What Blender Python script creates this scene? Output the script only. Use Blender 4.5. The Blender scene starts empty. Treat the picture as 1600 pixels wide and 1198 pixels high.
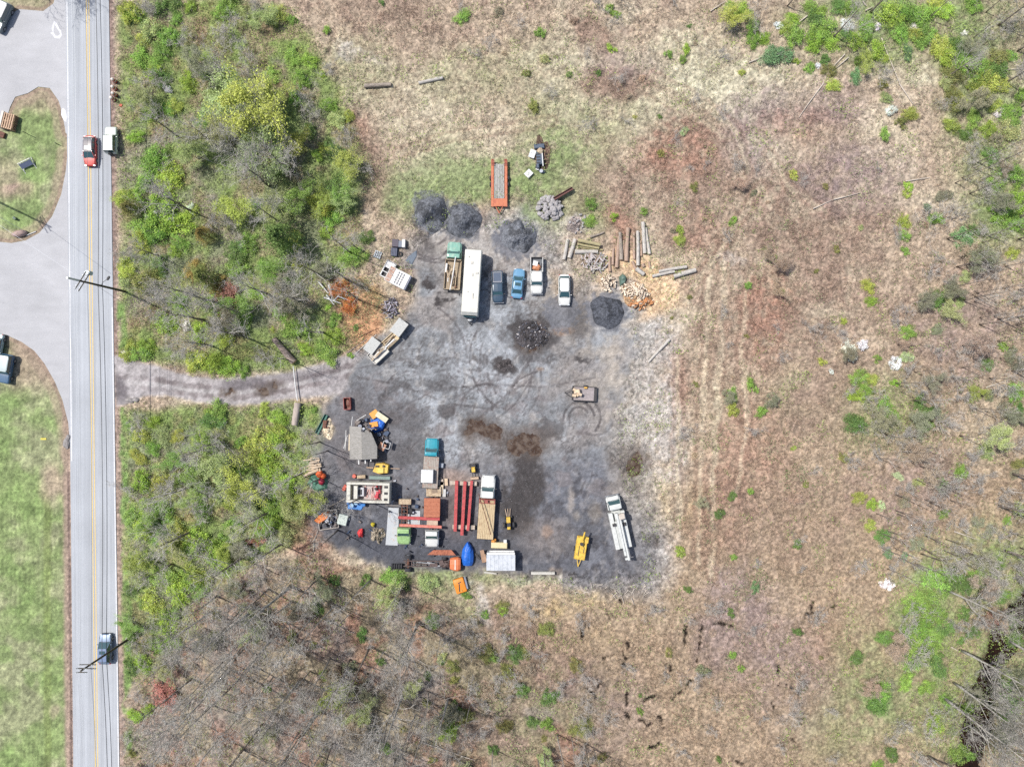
import bpy, math, random
import numpy as np
from mathutils import Vector, Matrix
random.seed(7); RNG = np.random.default_rng(7)
PI = math.pi; R = math.radians
C = bpy.context.scene.collection
CAMH = 110.0; CX, CY = 800.0, 599.0
K = 1.42            # brightness of a sunlit white surface relative to its base colour

def P(px, py, h=0.0):
    """ground point (metres) of something seen at photo pixel px,py whose seen face is h metres up"""
    k = (CAMH - h) / CAMH
    return ((px - CX) * .1 * k, (CY - py) * .1 * k)

def lin(c):
    c = np.asarray(c, dtype=float) / 255.0
    return np.where(c <= .04045, c / 12.92, ((c + .055) / 1.055) ** 2.4)

def alb(c, k=None):
    return tuple(float(min(.8, x)) for x in lin(c) / (k or K))

# ------------------------------------------------------------------ noise fields
_T = np.random.default_rng(3).random((256, 256))
def vn(x, y, s, seed=0):
    x = np.asarray(x, float) / s + seed * 17.31; y = np.asarray(y, float) / s + seed * 9.77
    xi = np.floor(x).astype(int); yi = np.floor(y).astype(int)
    fx = x - xi; fy = y - yi
    fx = fx * fx * (3 - 2 * fx); fy = fy * fy * (3 - 2 * fy)
    a = _T[xi & 255, yi & 255]; b = _T[(xi + 1) & 255, yi & 255]
    c = _T[xi & 255, (yi + 1) & 255]; d = _T[(xi + 1) & 255, (yi + 1) & 255]
    return (a * (1 - fx) + b * fx) * (1 - fy) + (c * (1 - fx) + d * fx) * fy
def fbm(x, y, s, seed=0, o=4):
    t = 0; w = 1; n = 0
    for i in range(o):
        t = t + w * vn(x, y, s / 2 ** i, seed + i * 3); n += w; w *= .55
    return t / n
def ss(a, b, x):
    t = np.clip((x - a) / (b - a), 0, 1); return t * t * (3 - 2 * t)
def sdf(px, py, poly):
    """signed distance in pixels, negative inside"""
    px = np.asarray(px, float); py = np.asarray(py, float)
    d = np.full(px.shape, 1e18); ins = np.zeros(px.shape, bool); n = len(poly)
    for i in range(n):
        ax, ay = poly[i]; bx, by = poly[(i + 1) % n]
        ex, ey = bx - ax, by - ay
        wx, wy = px - ax, py - ay
        t = np.clip((wx * ex + wy * ey) / (ex * ex + ey * ey + 1e-9), 0, 1)
        d = np.minimum(d, (wx - ex * t) ** 2 + (wy - ey * t) ** 2)
        c = ((ay > py) != (by > py))
        if abs(by - ay) > 1e-9:
            c &= px < (bx - ax) * (py - ay) / (by - ay) + ax
            ins ^= c
    return np.where(ins, -1, 1) * np.sqrt(d)
def dline(px, py, pts, pad=40):
    """distance to a polyline, far value outside its padded box"""
    xs = [p[0] for p in pts]; ys = [p[1] for p in pts]
    out = np.full(np.shape(px), 1e3)
    m = (px > min(xs) - pad) & (px < max(xs) + pad) & (py > min(ys) - pad) & (py < max(ys) + pad)
    if not m.any(): return out
    x = px[m]; y = py[m]; d = np.full(x.shape, 1e18)
    for (ax, ay), (bx, by) in zip(pts[:-1], pts[1:]):
        ex, ey = bx - ax, by - ay
        t = np.clip(((x - ax) * ex + (y - ay) * ey) / (ex * ex + ey * ey + 1e-9), 0, 1)
        d = np.minimum(d, (x - ax - ex * t) ** 2 + (y - ay - ey * t) ** 2)
    out[m] = np.sqrt(d); return out
def blob(px, py, cx, cy, rx, ry, rot=0, soft=.6):
    c, s = math.cos(R(rot)), math.sin(R(rot))
    dx, dy = px - cx, py - cy
    u = (dx * c + dy * s) / rx; v = (-dx * s + dy * c) / ry
    r = np.sqrt(u * u + v * v)
    return 1 - ss(1 - soft, 1 + soft, r)

# ------------------------------------------------------------------ materials
MATS = {}
def nt(name):
    m = bpy.data.materials.new(name); m.use_nodes = True
    n = m.node_tree; n.nodes.clear()
    out = n.nodes.new('ShaderNodeOutputMaterial'); b = n.nodes.new('ShaderNodeBsdfPrincipled')
    n.links.new(b.outputs[0], out.inputs[0])
    return m, n, b, out
def mat(name, rgb, rough=.6, metal=0., var=.18, scale=1.5, spot=None, spotamt=.35, bump=.0, coat=0., raw=False, stretch=None, bscale=12):
    """painted / worn surface: rgb is how it looks in full sun, spot a second colour of stains or rust"""
    if name in MATS: return MATS[name]
    m, n, b, out = nt(name); L = n.links.new
    base = tuple(rgb) if raw else alb(rgb)
    tc = n.nodes.new('ShaderNodeTexCoord'); mp = n.nodes.new('ShaderNodeMapping'); L(tc.outputs['Object'], mp.inputs[0])
    if stretch: mp.inputs['Scale'].default_value = stretch
    no = n.nodes.new('ShaderNodeTexNoise'); no.inputs['Scale'].default_value = scale; no.inputs['Detail'].default_value = 6
    no.inputs['Roughness'].default_value = .65; L(mp.outputs[0], no.inputs['Vector'])
    cr = n.nodes.new('ShaderNodeValToRGB')
    cr.color_ramp.elements[0].position = .3; cr.color_ramp.elements[1].position = .7
    cr.color_ramp.elements[0].color = (*[c * (1 - var) for c in base], 1)
    cr.color_ramp.elements[1].color = (*[min(.85, c * (1 + var)) for c in base], 1)
    L(no.outputs[0], cr.inputs[0]); col = cr.outputs[0]
    if spot is not None:
        n2 = n.nodes.new('ShaderNodeTexNoise'); n2.inputs['Scale'].default_value = scale * 1.7; n2.inputs['Detail'].default_value = 8
        n2.inputs['Roughness'].default_value = .7
        L(mp.outputs[0], n2.inputs['Vector'])
        r2 = n.nodes.new('ShaderNodeValToRGB'); r2.color_ramp.elements[0].position = .62 - spotamt * .4; r2.color_ramp.elements[1].position = .72 - spotamt * .3
        L(n2.outputs[0], r2.inputs[0])
        mx = n.nodes.new('ShaderNodeMixRGB'); L(r2.outputs[0], mx.inputs[0]); L(col, mx.inputs[1]); mx.inputs[2].default_value = (*alb(spot), 1); col = mx.outputs[0]
    L(col, b.inputs['Base Color'])
    b.inputs['Roughness'].default_value = rough; b.inputs['Metallic'].default_value = metal
    if coat: b.inputs['Coat Weight'].default_value = coat; b.inputs['Coat Roughness'].default_value = .08
    if bump:
        nb = n.nodes.new('ShaderNodeTexNoise'); nb.inputs['Scale'].default_value = bscale; nb.inputs['Detail'].default_value = 5; L(mp.outputs[0], nb.inputs['Vector'])
        bp = n.nodes.new('ShaderNodeBump'); bp.inputs['Strength'].default_value = bump; bp.inputs['Distance'].default_value = .05
        L(nb.outputs[0], bp.inputs['Height']); L(bp.outputs[0], b.inputs['Normal'])
    MATS[name] = m; return m
def paint(name, rgb, **k):
    k.setdefault('rough', .35); k.setdefault('var', .05); k.setdefault('coat', .4); return mat(name, rgb, **k)
def glass(name='vehicle_glass', rgb=(.03, .075, .085)):  # default blue-green tint paints the reflected sky into the base colour
    if name in MATS: return MATS[name]
    m, n, b, out = nt(name)
    b.inputs['Base Color'].default_value = (*rgb, 1); b.inputs['Roughness'].default_value = .08; b.inputs['IOR'].default_value = 1.9
    MATS[name] = m; return m
def vcmat(name, rough=.9, nscale=3., namt=.35, bump=.4, bdist=.06, fine=14., objcol=False, trans=0., soft=0.):
    """colour from the mesh's own 'Col' attribute (local soil / plant colour) broken up by fine noise"""
    if name in MATS: return MATS[name]
    m, n, b, out = nt(name); L = n.links.new
    at = n.nodes.new('ShaderNodeAttribute'); at.attribute_name = 'Col'; col = at.outputs['Color']
    if objcol:
        oi = n.nodes.new('ShaderNodeObjectInfo'); mx = n.nodes.new('ShaderNodeMixRGB'); mx.blend_type = 'MULTIPLY'; mx.inputs[0].default_value = 1
        L(oi.outputs['Color'], mx.inputs[1]); L(col, mx.inputs[2]); col = mx.outputs[0]
    if namt:
        ge = n.nodes.new('ShaderNodeNewGeometry')
        a = n.nodes.new('ShaderNodeTexNoise'); a.inputs['Scale'].default_value = nscale; a.inputs['Detail'].default_value = 4; a.inputs['Roughness'].default_value = .7
        L(ge.outputs['Position'], a.inputs['Vector'])
        mr = n.nodes.new('ShaderNodeMapRange'); mr.inputs[1].default_value = .3; mr.inputs[2].default_value = .7
        mr.inputs[3].default_value = 1 - namt; mr.inputs[4].default_value = 1 + namt; L(a.outputs[0], mr.inputs[0])
        vm = n.nodes.new('ShaderNodeVectorMath'); vm.operation = 'SCALE'; L(col, vm.inputs[0]); L(mr.outputs[0], vm.inputs['Scale']); col = vm.outputs[0]
        if bump:
            f = n.nodes.new('ShaderNodeTexNoise'); f.inputs['Scale'].default_value = fine; f.inputs['Detail'].default_value = 3
            L(ge.outputs['Position'], f.inputs['Vector'])
            bp = n.nodes.new('ShaderNodeBump'); bp.inputs['Strength'].default_value = bump; bp.inputs['Distance'].default_value = bdist
            L(f.outputs[0], bp.inputs['Height']); L(bp.outputs[0], b.inputs['Normal'])
    L(col, b.inputs['Base Color']); b.inputs['Roughness'].default_value = rough
    b.inputs['Specular IOR Level'].default_value = .25
    if trans:
        t = n.nodes.new('ShaderNodeBsdfTranslucent'); L(col, t.inputs[0]); ms = n.nodes.new('ShaderNodeMixShader'); ms.inputs[0].default_value = trans
        L(b.outputs[0], ms.inputs[1]); L(t.outputs[0], ms.inputs[2]); L(ms.outputs[0], out.inputs[0])
    MATS[name] = m; return m

# ------------------------------------------------------------------ mesh building
class MB:
    def __init__(s): s.v = []; s.f = []; s.mi = []
    def add(s, vs, fs, mi=0, M=None):
        o = len(s.v)
        s.v += [tuple(M @ Vector(p)) for p in vs] if M is not None else [tuple(p) for p in vs]
        s.f += [tuple(i + o for i in f) for f in fs]; s.mi += [mi] * len(fs); return s
    def box(s, x, y, z, sx, sy, sz, rz=0, rx=0, ry=0, mi=0, tx=1, ty=1, bev=0):
        """centre x,y and bottom z; tx,ty taper of the top"""
        a, b = sx / 2, sy / 2
        M = Matrix.Translation((x, y, z)) @ Matrix.Rotation(R(rz), 4, 'Z') @ Matrix.Rotation(R(rx), 4, 'X') @ Matrix.Rotation(R(ry), 4, 'Y')
        if bev:
            c = bev; rings = []
            for (zz, i, kx, ky) in ((0, c, 1, 1), (c, 0, 1, 1), (sz - c, 0, tx, ty), (sz, c, tx, ty)):
                A, B = a * kx - i, b * ky - i; q = c * .6
                rings.append([(A - q, -B, zz), (A, -B + q, zz), (A, B - q, zz), (A - q, B, zz), (-A + q, B, zz), (-A, B - q, zz), (-A, -B + q, zz), (-A + q, -B, zz)])
            vs = sum(rings, []); fs = [tuple(range(7, -1, -1)), tuple(range(24, 32))]
            for r in range(3):
                for i in range(8): j = (i + 1) % 8; fs.append((r * 8 + i, r * 8 + j, r * 8 + 8 + j, r * 8 + 8 + i))
            return s.add(vs, fs, mi, M)
        vs = [(-a, -b, 0), (a, -b, 0), (a, b, 0), (-a, b, 0), (-a * tx, -b * ty, sz), (a * tx, -b * ty, sz), (a * tx, b * ty, sz), (-a * tx, b * ty, sz)]
        return s.add(vs, [(3, 2, 1, 0), (4, 5, 6, 7), (0, 1, 5, 4), (1, 2, 6, 5), (2, 3, 7, 6), (3, 0, 4, 7)], mi, M)
    def cyl(s, p0, p1, r0, r1=None, n=8, mi=0, cap=True, capmi=None):
        r1 = r0 if r1 is None else r1; p0 = Vector(p0); p1 = Vector(p1); d = (p1 - p0)
        if d.length < 1e-6: return s
        d.normalize(); u = d.orthogonal().normalized(); w = d.cross(u)
        vs = []
        for p, r in ((p0, r0), (p1, r1)):
            for i in range(n):
                a = 2 * PI * i / n; vs.append(p + (u * math.cos(a) + w * math.sin(a)) * r)
        fs = [(i, (i + 1) % n, n + (i + 1) % n, n + i) for i in range(n)]
        s.add(vs, fs, mi)
        if cap:
            s.add(vs[:n], [tuple(range(n - 1, -1, -1))], capmi if capmi is not None else mi)
            s.add(vs[n:], [tuple(range(n))], capmi if capmi is not None else mi)
        return s
    def tube(s, pts, rads, n=6, mi=0):
        """one smooth tapered tube through pts"""
        pts = [Vector(p) for p in pts]; o = len(s.v); u = None
        for k, p in enumerate(pts):
            d = (pts[min(k + 1, len(pts) - 1)] - pts[max(k - 1, 0)]).normalized()
            u = d.orthogonal().normalized() if u is None else (u - d * u.dot(d)).normalized()
            w = d.cross(u); r = rads[k]
            for i in range(n):
                a = 2 * PI * i / n; s.v.append(tuple(p + (u * math.cos(a) + w * math.sin(a)) * r))
        for k in range(len(pts) - 1):
            for i in range(n):
                j = (i + 1) % n; s.f.append((o + k * n + i, o + k * n + j, o + k * n + n + j, o + k * n + n + i)); s.mi.append(mi)
        s.f.append(tuple(o + i for i in range(n - 1, -1, -1))); s.mi.append(mi)
        e = o + (len(pts) - 1) * n; s.f.append(tuple(e + i for i in range(n))); s.mi.append(mi); return s
    def prism(s, poly, z0, z1, mi=0, M=None, sc=1.):
        """poly counter-clockwise"""
        n = len(poly); cx = sum(p[0] for p in poly) / n; cy = sum(p[1] for p in poly) / n
        vs = [(x, y, z0) for x, y in poly] + [(cx + (x - cx) * sc, cy + (y - cy) * sc, z1) for x, y in poly]
        fs = [tuple(range(n - 1, -1, -1)), tuple(range(n, 2 * n))] + [(i, (i + 1) % n, n + (i + 1) % n, n + i) for i in range(n)]
        return s.add(vs, fs, mi, M)
    def loft(s, st, mi=0):
        """st: list of (y, half profile [(x,z)...] from bottom centre round to top centre)"""
        rings = []
        for y, hp in st:
            rings.append([(x, y, z) for x, z in hp] + [(-x, y, z) for x, z in reversed(hp[1:-1])])
        n = len(rings[0]); vs = sum(rings, []); fs = []
        for k in range(len(rings) - 1):
            for i in range(n):
                j = (i + 1) % n; fs.append((k * n + i, k * n + n + i, k * n + n + j, k * n + j))
        fs.append(tuple(range(n))); fs.append(tuple((len(rings) - 1) * n + i for i in range(n - 1, -1, -1)))
        return s.add(vs, fs, mi)
    def rock(s, x, y, z, sx, sy, sz, seed=0, rz=0, mi=0, n1=7, n2=5, j=.22):
        rr = random.Random(seed); vs = []; fs = []
        for a in range(n2 + 1):
            th = PI * a / n2
            for b in range(n1):
                ph = 2 * PI * b / n1 + (a % 2) * .4; k = 1 + rr.uniform(-j, j)
                vs.append((math.sin(th) * math.cos(ph) * sx * k, math.sin(th) * math.sin(ph) * sy * k, math.cos(th) * sz * (1 + rr.uniform(-j, j) * .5)))
        for a in range(n2):
            for b in range(n1):
                c = (b + 1) % n1; fs.append((a * n1 + b, a * n1 + n1 + b, a * n1 + n1 + c, a * n1 + c))
        return s.add(vs, fs, mi, Matrix.Translation((x, y, z)) @ Matrix.Rotation(R(rz), 4, 'Z'))
    def build(s, name, mats, parent=None, smooth=False, loc=None):
        me = bpy.data.meshes.new(name); me.from_pydata(s.v, [], s.f)
        if not isinstance(mats, (list, tuple)): mats = [mats]
        for m in mats: me.materials.append(m)
        if len(mats) > 1: me.polygons.foreach_set('material_index', np.array(s.mi, dtype=np.int32))
        if smooth: me.polygons.foreach_set('use_smooth', np.ones(len(s.f), bool))
        me.update()
        o = bpy.data.objects.new(name, me); C.objects.link(o)
        if parent is not None: o.parent = parent
        if loc is not None: o.location = loc
        return o

def tag(o, label=None, cat=None, group=None, kind=None):
    if label: o['label'] = label
    if cat: o['category'] = cat
    if group: o['group'] = group
    if kind: o['kind'] = kind
    return o
def thing(name, label, cat, px, py, h=0., rot=0., group=None, z=0.):
    """Empty at the thing's base; rot in degrees, clockwise in the photo, 0 = front towards the photo's top"""
    o = bpy.data.objects.new(name, None); C.objects.link(o); x, y = P(px, py, h)
    o.empty_display_size = .5
    o.location = (x, y, z); o.rotation_euler = (0, 0, -R(rot)); return tag(o, label, cat, group)
def single(mb, name, mats, label, cat, px, py, h=0., rot=0., group=None, z=0., smooth=False):
    o = mb.build(name, mats, smooth=smooth); x, y = P(px, py, h); o.location = (x, y, z); o.rotation_euler = (0, 0, -R(rot)); return tag(o, label, cat, group)
def copy_of(src, parent=None):
    c = src.copy(); C.objects.link(c); c.parent = parent
    for ch in list(src.children): copy_of(ch, c)
    return c
def mesh_np(name, V, F, col=None, mats=None, mi=None, smooth=False):
    """big mesh from arrays: V (n,3), F (m,k)"""
    me = bpy.data.meshes.new(name); n = len(V); m, k = F.shape
    me.vertices.add(n); me.vertices.foreach_set('co', V.astype(np.float32).ravel())
    me.loops.add(m * k); me.loops.foreach_set('vertex_index', F.astype(np.int32).ravel())
    me.polygons.add(m); me.polygons.foreach_set('loop_start', np.arange(0, m * k, k, dtype=np.int32))
    try: me.polygons.foreach_set('loop_total', np.full(m, k, dtype=np.int32))
    except Exception: pass
    if smooth: me.polygons.foreach_set('use_smooth', np.ones(m, bool))
    for q in (mats or []): me.materials.append(q)
    if mi is not None: me.polygons.foreach_set('material_index', mi.astype(np.int32))
    me.update(calc_edges=True)
    if col is not None:
        a = me.color_attributes.new('Col', 'FLOAT_COLOR', 'POINT')
        cc = np.ones((n, 4), np.float32); cc[:, :3] = col; a.data.foreach_set('color', cc.ravel())
    return me
# ================================================================== THE GROUND
YARD = [(560,556),(588,528),(612,510),(640,486),(650,450),(652,410),(656,384),(672,366),(700,360),(735,372),(770,362),(812,352),(845,385),(852,425),(870,478),(900,470),(930,455),(972,466),(985,500),(986,540),(980,580),(968,612),(960,640),(955,690),(962,735),(975,775),(992,800),(1003,870),(998,897),(930,893),(860,897),(780,893),(700,893),(612,889),(565,872),(522,850),(494,828),(484,795),(500,758),(482,722),(498,690),(503,650),(500,634),(530,610)]
DRIVE = [(176,556),(198,560),(240,572),(300,588),(350,592),(400,588),(450,582),(500,570),(562,550),(566,600),(530,616),(490,620),(455,622),(420,628),(370,632),(310,628),(262,617),(225,618),(200,630),(184,634)]
LOT = [(-60,60),(-20,20),(22,20),(30,15),(68,18),(84,6),(92,-30),(106,-30),(109,214),(103,208),(98,178),(92,158),(78,138),(60,136),(44,146),(24,152),(16,168),(12,182),(-4,190),(-60,196)]
SIDE = [(-60,376),(-10,377),(18,380),(40,376),(62,364),(82,338),(96,304),(103,268),(106,240),(110,240),(115,720),(110,700),(107,660),(98,625),(86,596),(70,568),(54,548),(34,534),(12,524),(-10,518),(-60,514)]
WOOD_N = [(186,0),(420,0),(470,40),(520,110),(550,180),(585,260),(560,330),(580,400),(560,430),(600,470),(560,540),(500,565),(440,580),(300,580),(190,550),(188,400)]
WOOD_S = [(196,640),(330,635),(450,630),(500,640),(515,690),(480,760),(470,840),(400,880),(350,930),(300,1000),(230,1060),(195,1060)]
WOOD_B = [(195,1060),(260,980),(350,910),(470,860),(560,880),(640,900),(700,940),(800,1040),(880,1130),(960,1198),(960,1240),(195,1240)]
MARSH = [(800,930),(1010,915),(1250,930),(1330,1000),(1300,1198),(900,1198),(840,1050)]
CREEK = [(1625,930),(1585,975),(1562,1020),(1548,1070),(1535,1110),(1528,1160),(1510,1240)]

def roadx(t, py):       # t 0 left edge .. 1 right edge, photo px
    a = 104.0 + 12.0 * (py / 1198.0); b = 170.5 + 16.5 * (py / 1198.0); return a + (b - a) * t

def mixc(c, d, w):
    w = np.asarray(w)[..., None]; return c * (1 - w) + np.array(d, float) * w

TRACKS = []
_r = random.Random(5)
def arc(cx, cy, r, a0, a1, n=14): return [(cx + r * math.cos(R(a0 + (a1 - a0) * i / n)), cy + r * math.sin(R(a0 + (a1 - a0) * i / n))) for i in range(n + 1)]
for cx, cy, r, a0, a1 in ((905,652,16,150,330),(905,652,24,170,350),(905,652,33,300,400),(770,590,60,300,400),(770,590,76,300,410),(700,640,80,250,340),(700,640,62,250,350),
    (640,560,90,300,360),(820,560,70,120,200),(820,560,86,120,210),(760,640,40,180,300),(930,650,30,20,120),(720,600,110,200,260),(850,640,60,180,260),(790,560,50,20,100),
    (640,620,40,180,300),(675,380,26,20,160),(680,360,50,60,120),(690,352,54,66,118),(655,330,60,40,80),(668,345,56,30,88),(760,520,60,0,80),(760,520,76,0,84)):
    TRACKS.append((arc(cx, cy, r, a0, a1), _r.uniform(1.6, 2.6), _r.uniform(.35, .8)))
for pts in ([(620,640),(680,610),(760,600),(850,605),(930,590)], [(560,575),(640,560),(720,575),(800,590)], [(690,520),(700,580),(690,660),(640,700)], [(706,520),(717,580),(707,660),(660,705)],
            [(760,560),(770,640),(800,720),(840,800)], [(776,560),(787,640),(817,715),(858,795)], [(620,640),(640,680),(650,740)], [(850,500),(830,560),(790,620),(740,660)], [(868,505),(848,566),(806,630),(756,672)],
            [(700,650),(690,700),(700,760)], [(712,650),(704,700),(716,745)], [(560,590),(620,600),(700,630),(770,640)], [(812,362),(800,390),(812,410)], [(800,360),(790,385),(795,412)], [(780,370),(775,392),(780,412)], [(790,368),(784,388),(790,410)]):
    TRACKS.append((pts, _r.uniform(1.8, 3.0), _r.uniform(.25, .55)))
for i in range(46):      # short scuffs
    cx, cy = _r.uniform(600, 960), _r.uniform(470, 790); a = _r.uniform(0, 360); r = _r.uniform(15, 70)
    TRACKS.append((arc(cx, cy, r, a, a + _r.uniform(20, 70), 6), _r.uniform(.9, 2.0), _r.uniform(.2, .55)))
PUD = [(818,692,24,13,-15),(833,703,9,8,0),(762,672,22,9,20),(740,668,8,12,60),(992,726,10,17,15),(415,612,8,4,0),(432,602,5,3,0),(355,614,6,3,0),(826,540,10,6,0)]
MUDS = [(833,522,40,28,.8),(785,572,20,14,.85),(750,562,14,10,.5),(690,470,10,9,.9),(672,447,9,9,.9),(905,500,14,30,.5),(640,655,26,20,.4),(700,640,18,12,.55),(690,600,26,12,.35),(620,600,24,10,.45),(860,670,18,16,.5),
        (818,765,26,60,.9),(800,800,20,40,.7),(826,735,22,24,.6),(650,700,30,30,.4),(905,562,10,8,.7),(845,560,30,8,.45),(915,450,10,22,.25),(655,368,14,16,.45),(664,390,12,16,.4),(980,715,26,26,.4),(1020,700,14,10,.55),(600,620,12,14,.5),(880,620,50,40,.1)]
CRACKS = []
for (x, y, l, a) in ((971,945,14,80),(982,1008,10,100),(974,1022,12,60),(975,1038,8,80),(912,990,20,95),(922,980,12,70),(1072,990,24,92),(1070,1006,14,95),(1096,990,34,94),(1093,1008,14,90),(1090,1032,6,90),(924,1082,22,40),(980,1090,20,100),(1012,1092,22,-30),(1060,1085,26,-40),(1075,1070,10,-60),
    (1130,976,24,5),(978,1118,10,70),(1034,1128,16,70),(1010,1130,20,20),(1024,1165,18,-25),(950,958,16,70),(1265,960,16,-20),(1298,949,12,-20),(1251,993,14,100),(1218,1055,30,92),(1238,1075,18,50),(1244,1079,10,20),(1270,945,10,100),(1207,1105,18,85),(1245,1165,26,50),(938,1070,12,-40),(950,1025,16,-25),(1045,1040,12,60),(1155,1190,14,20)):
    p = []; n = 5
    for i in range(n): p.append((x + (i / 4 - .5) * l * math.cos(R(a)) + _r.uniform(-1.5, 1.5), y + (i / 4 - .5) * l * math.sin(R(a)) + _r.uniform(-1.5, 1.5)))
    CRACKS.append(p)

BL = []   # (colour, cx, cy, rx, ry, rot, strength)
def bl(c, *a): BL.append((c, *a))
GRN = (138, 152, 104); STR = (202, 194, 168); BRN = (160, 138, 122); MAU = (160, 142, 138); RED = (172, 138, 120); PALE = (196, 188, 180); OCH = (190, 168, 130)
for a in ((720,285,150,36,-5,.75),(640,300,50,40,0,.5),(870,265,60,60,0,.55),(850,320,40,50,0,.65),(900,205,70,60,0,.3),(840,120,60,60,0,.2),(1060,150,110,60,0,.22),(930,335,30,30,0,.5),(1230,610,30,30,0,.15),(720,120,60,40,0,.25),(560,110,60,50,0,.25),
          (1420,40,160,60,0,.6),(1540,180,60,130,0,.45),(1570,330,50,60,0,.5),(1380,640,80,60,0,.35),(1450,960,46,90,0,.6),(1500,1100,80,80,0,.5),(1380,1090,40,50,0,.5),(1590,980,60,120,0,.5),(700,240,40,40,0,.3),(1340,1020,40,60,0,.3),(1320,1130,80,60,0,.25),(840,905,50,8,0,.7),(985,850,10,40,0,.4),
          (680,905,110,20,0,.45),(720,990,40,60,0,.35),(780,1080,70,70,0,.35),(860,1100,70,60,0,.35),(1550,880,60,60,0,.45)): bl(GRN, *a)
for a in ((1140,160,130,60,-15,.8),(1060,110,80,50,0,.6),(890,110,80,60,0,.45),(640,180,130,110,0,.3),(1230,320,50,30,0,.4),(1190,240,40,60,0,.5),(1540,650,50,80,0,.35),(1440,115,25,22,0,.6),(1280,490,25,18,0,.5),(1100,60,60,30,0,.3)): bl(STR, *a)
for a in ((1130,170,90,34,10,1.),(1180,230,30,60,-20,.9),(1060,130,60,26,15,.8),(1190,300,34,40,0,.7),(1150,350,30,40,30,.6),(1122,480,12,90,0,.5),(1116,680,12,100,0,.5)): bl((210,203,176), *a)
for a in ((1270,330,130,70,0,.65),(1250,460,120,110,0,.55),(1080,230,60,60,0,.7),(960,130,60,26,-10,.85),(925,60,40,30,30,.7),(1050,300,140,60,0,.5),(1110,330,60,60,0,.4),(1280,640,70,50,0,.4),(1240,800,120,80,0,.3),(1160,820,30,60,0,.4),(650,60,60,40,0,.3),(600,20,80,26,0,.4),
          (555,230,40,70,-30,.75),(570,290,36,46,0,.6),(1310,560,60,60,0,.35),(1480,560,90,140,0,.3),(790,1010,70,60,0,.55),(870,1040,60,70,0,.6),(1130,1020,60,60,0,.3),(1120,530,30,60,0,.35)): bl(BRN, *a)
for a in ((1330,280,80,50,0,.5),(1180,210,50,60,0,.5),(360,60,60,50,0,.6),(940,1110,70,60,0,.3),(1150,940,60,50,0,.5),(1240,1050,60,90,0,.35),(1290,170,60,40,0,.4),(1220,170,60,30,0,.35),(1430,760,80,60,0,.3),(1500,520,70,80,0,.3),(975,100,60,24,0,.3),(1150,1010,70,50,0,.3)): bl(MAU, *a)
for a in ((1060,240,60,40,0,.6),(1200,500,40,80,0,.55),(1170,700,60,60,0,.35),(1060,600,20,60,0,.5),(1120,800,50,60,0,.3),(560,205,20,20,0,.3),(470,840,40,26,0,.8),(485,820,30,24,0,.7),(390,845,34,26,0,.7),(1560,965,30,14,-20,.6),(430,940,60,40,0,.4),(500,970,60,60,0,.4),(1240,200,60,30,0,.3),(970,360,24,50,0,.6),(1095,370,40,40,0,.3),(1300,1000,40,40,0,.2)): bl(RED, *a)
for a in ((1030,640,30,60,0,.8),(1000,690,40,60,0,.55),(1040,800,26,120,5,.6),(1010,580,50,50,0,.5),(930,475,30,50,0,.35),(870,400,40,60,0,.3),(1040,530,30,40,0,.6),(900,350,22,14,0,.6),(1060,690,20,60,0,.4),(900,905,90,10,0,.7),(960,915,70,22,0,.55),(750,940,14,40,-30,.5),(560,82,34,12,20,.5),(1135,405,24,10,0,.4)): bl(PALE, *a)
for a in ((1000,520,26,60,10,.7),(985,640,22,60,0,.7),(1000,760,22,80,0,.6),(1020,860,20,50,0,.5)): bl((184,180,174), *a)
for a in ((1020,780,30,40,0,.15),(1060,790,36,40,0,.3),(975,625,24,12,0,.15),(910,1000,60,20,0,.2),(890,945,60,20,-20,.5)): bl(OCH, *a)
for a in ((560,490,36,50,-20,.95),): bl((204,158,122), *a)
for a in ((532,452,20,14,20,.7),): bl((210,132,88), *a)
for a in ((985,430,42,28,15,.95),(960,455,34,26,0,.9),(1008,460,44,32,0,.85)): bl((232,200,164), *a)
for a in ((780,1000,60,50,0,.6),(870,1080,80,60,0,.65),(720,1090,60,60,0,.5),(800,1040,50,50,0,.5),(640,940,80,30,0,.3)): BL.insert(0, ((140,124,98), *a))
bl((225,205,175), 512, 670, 11, 15, 0, .9)

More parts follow.
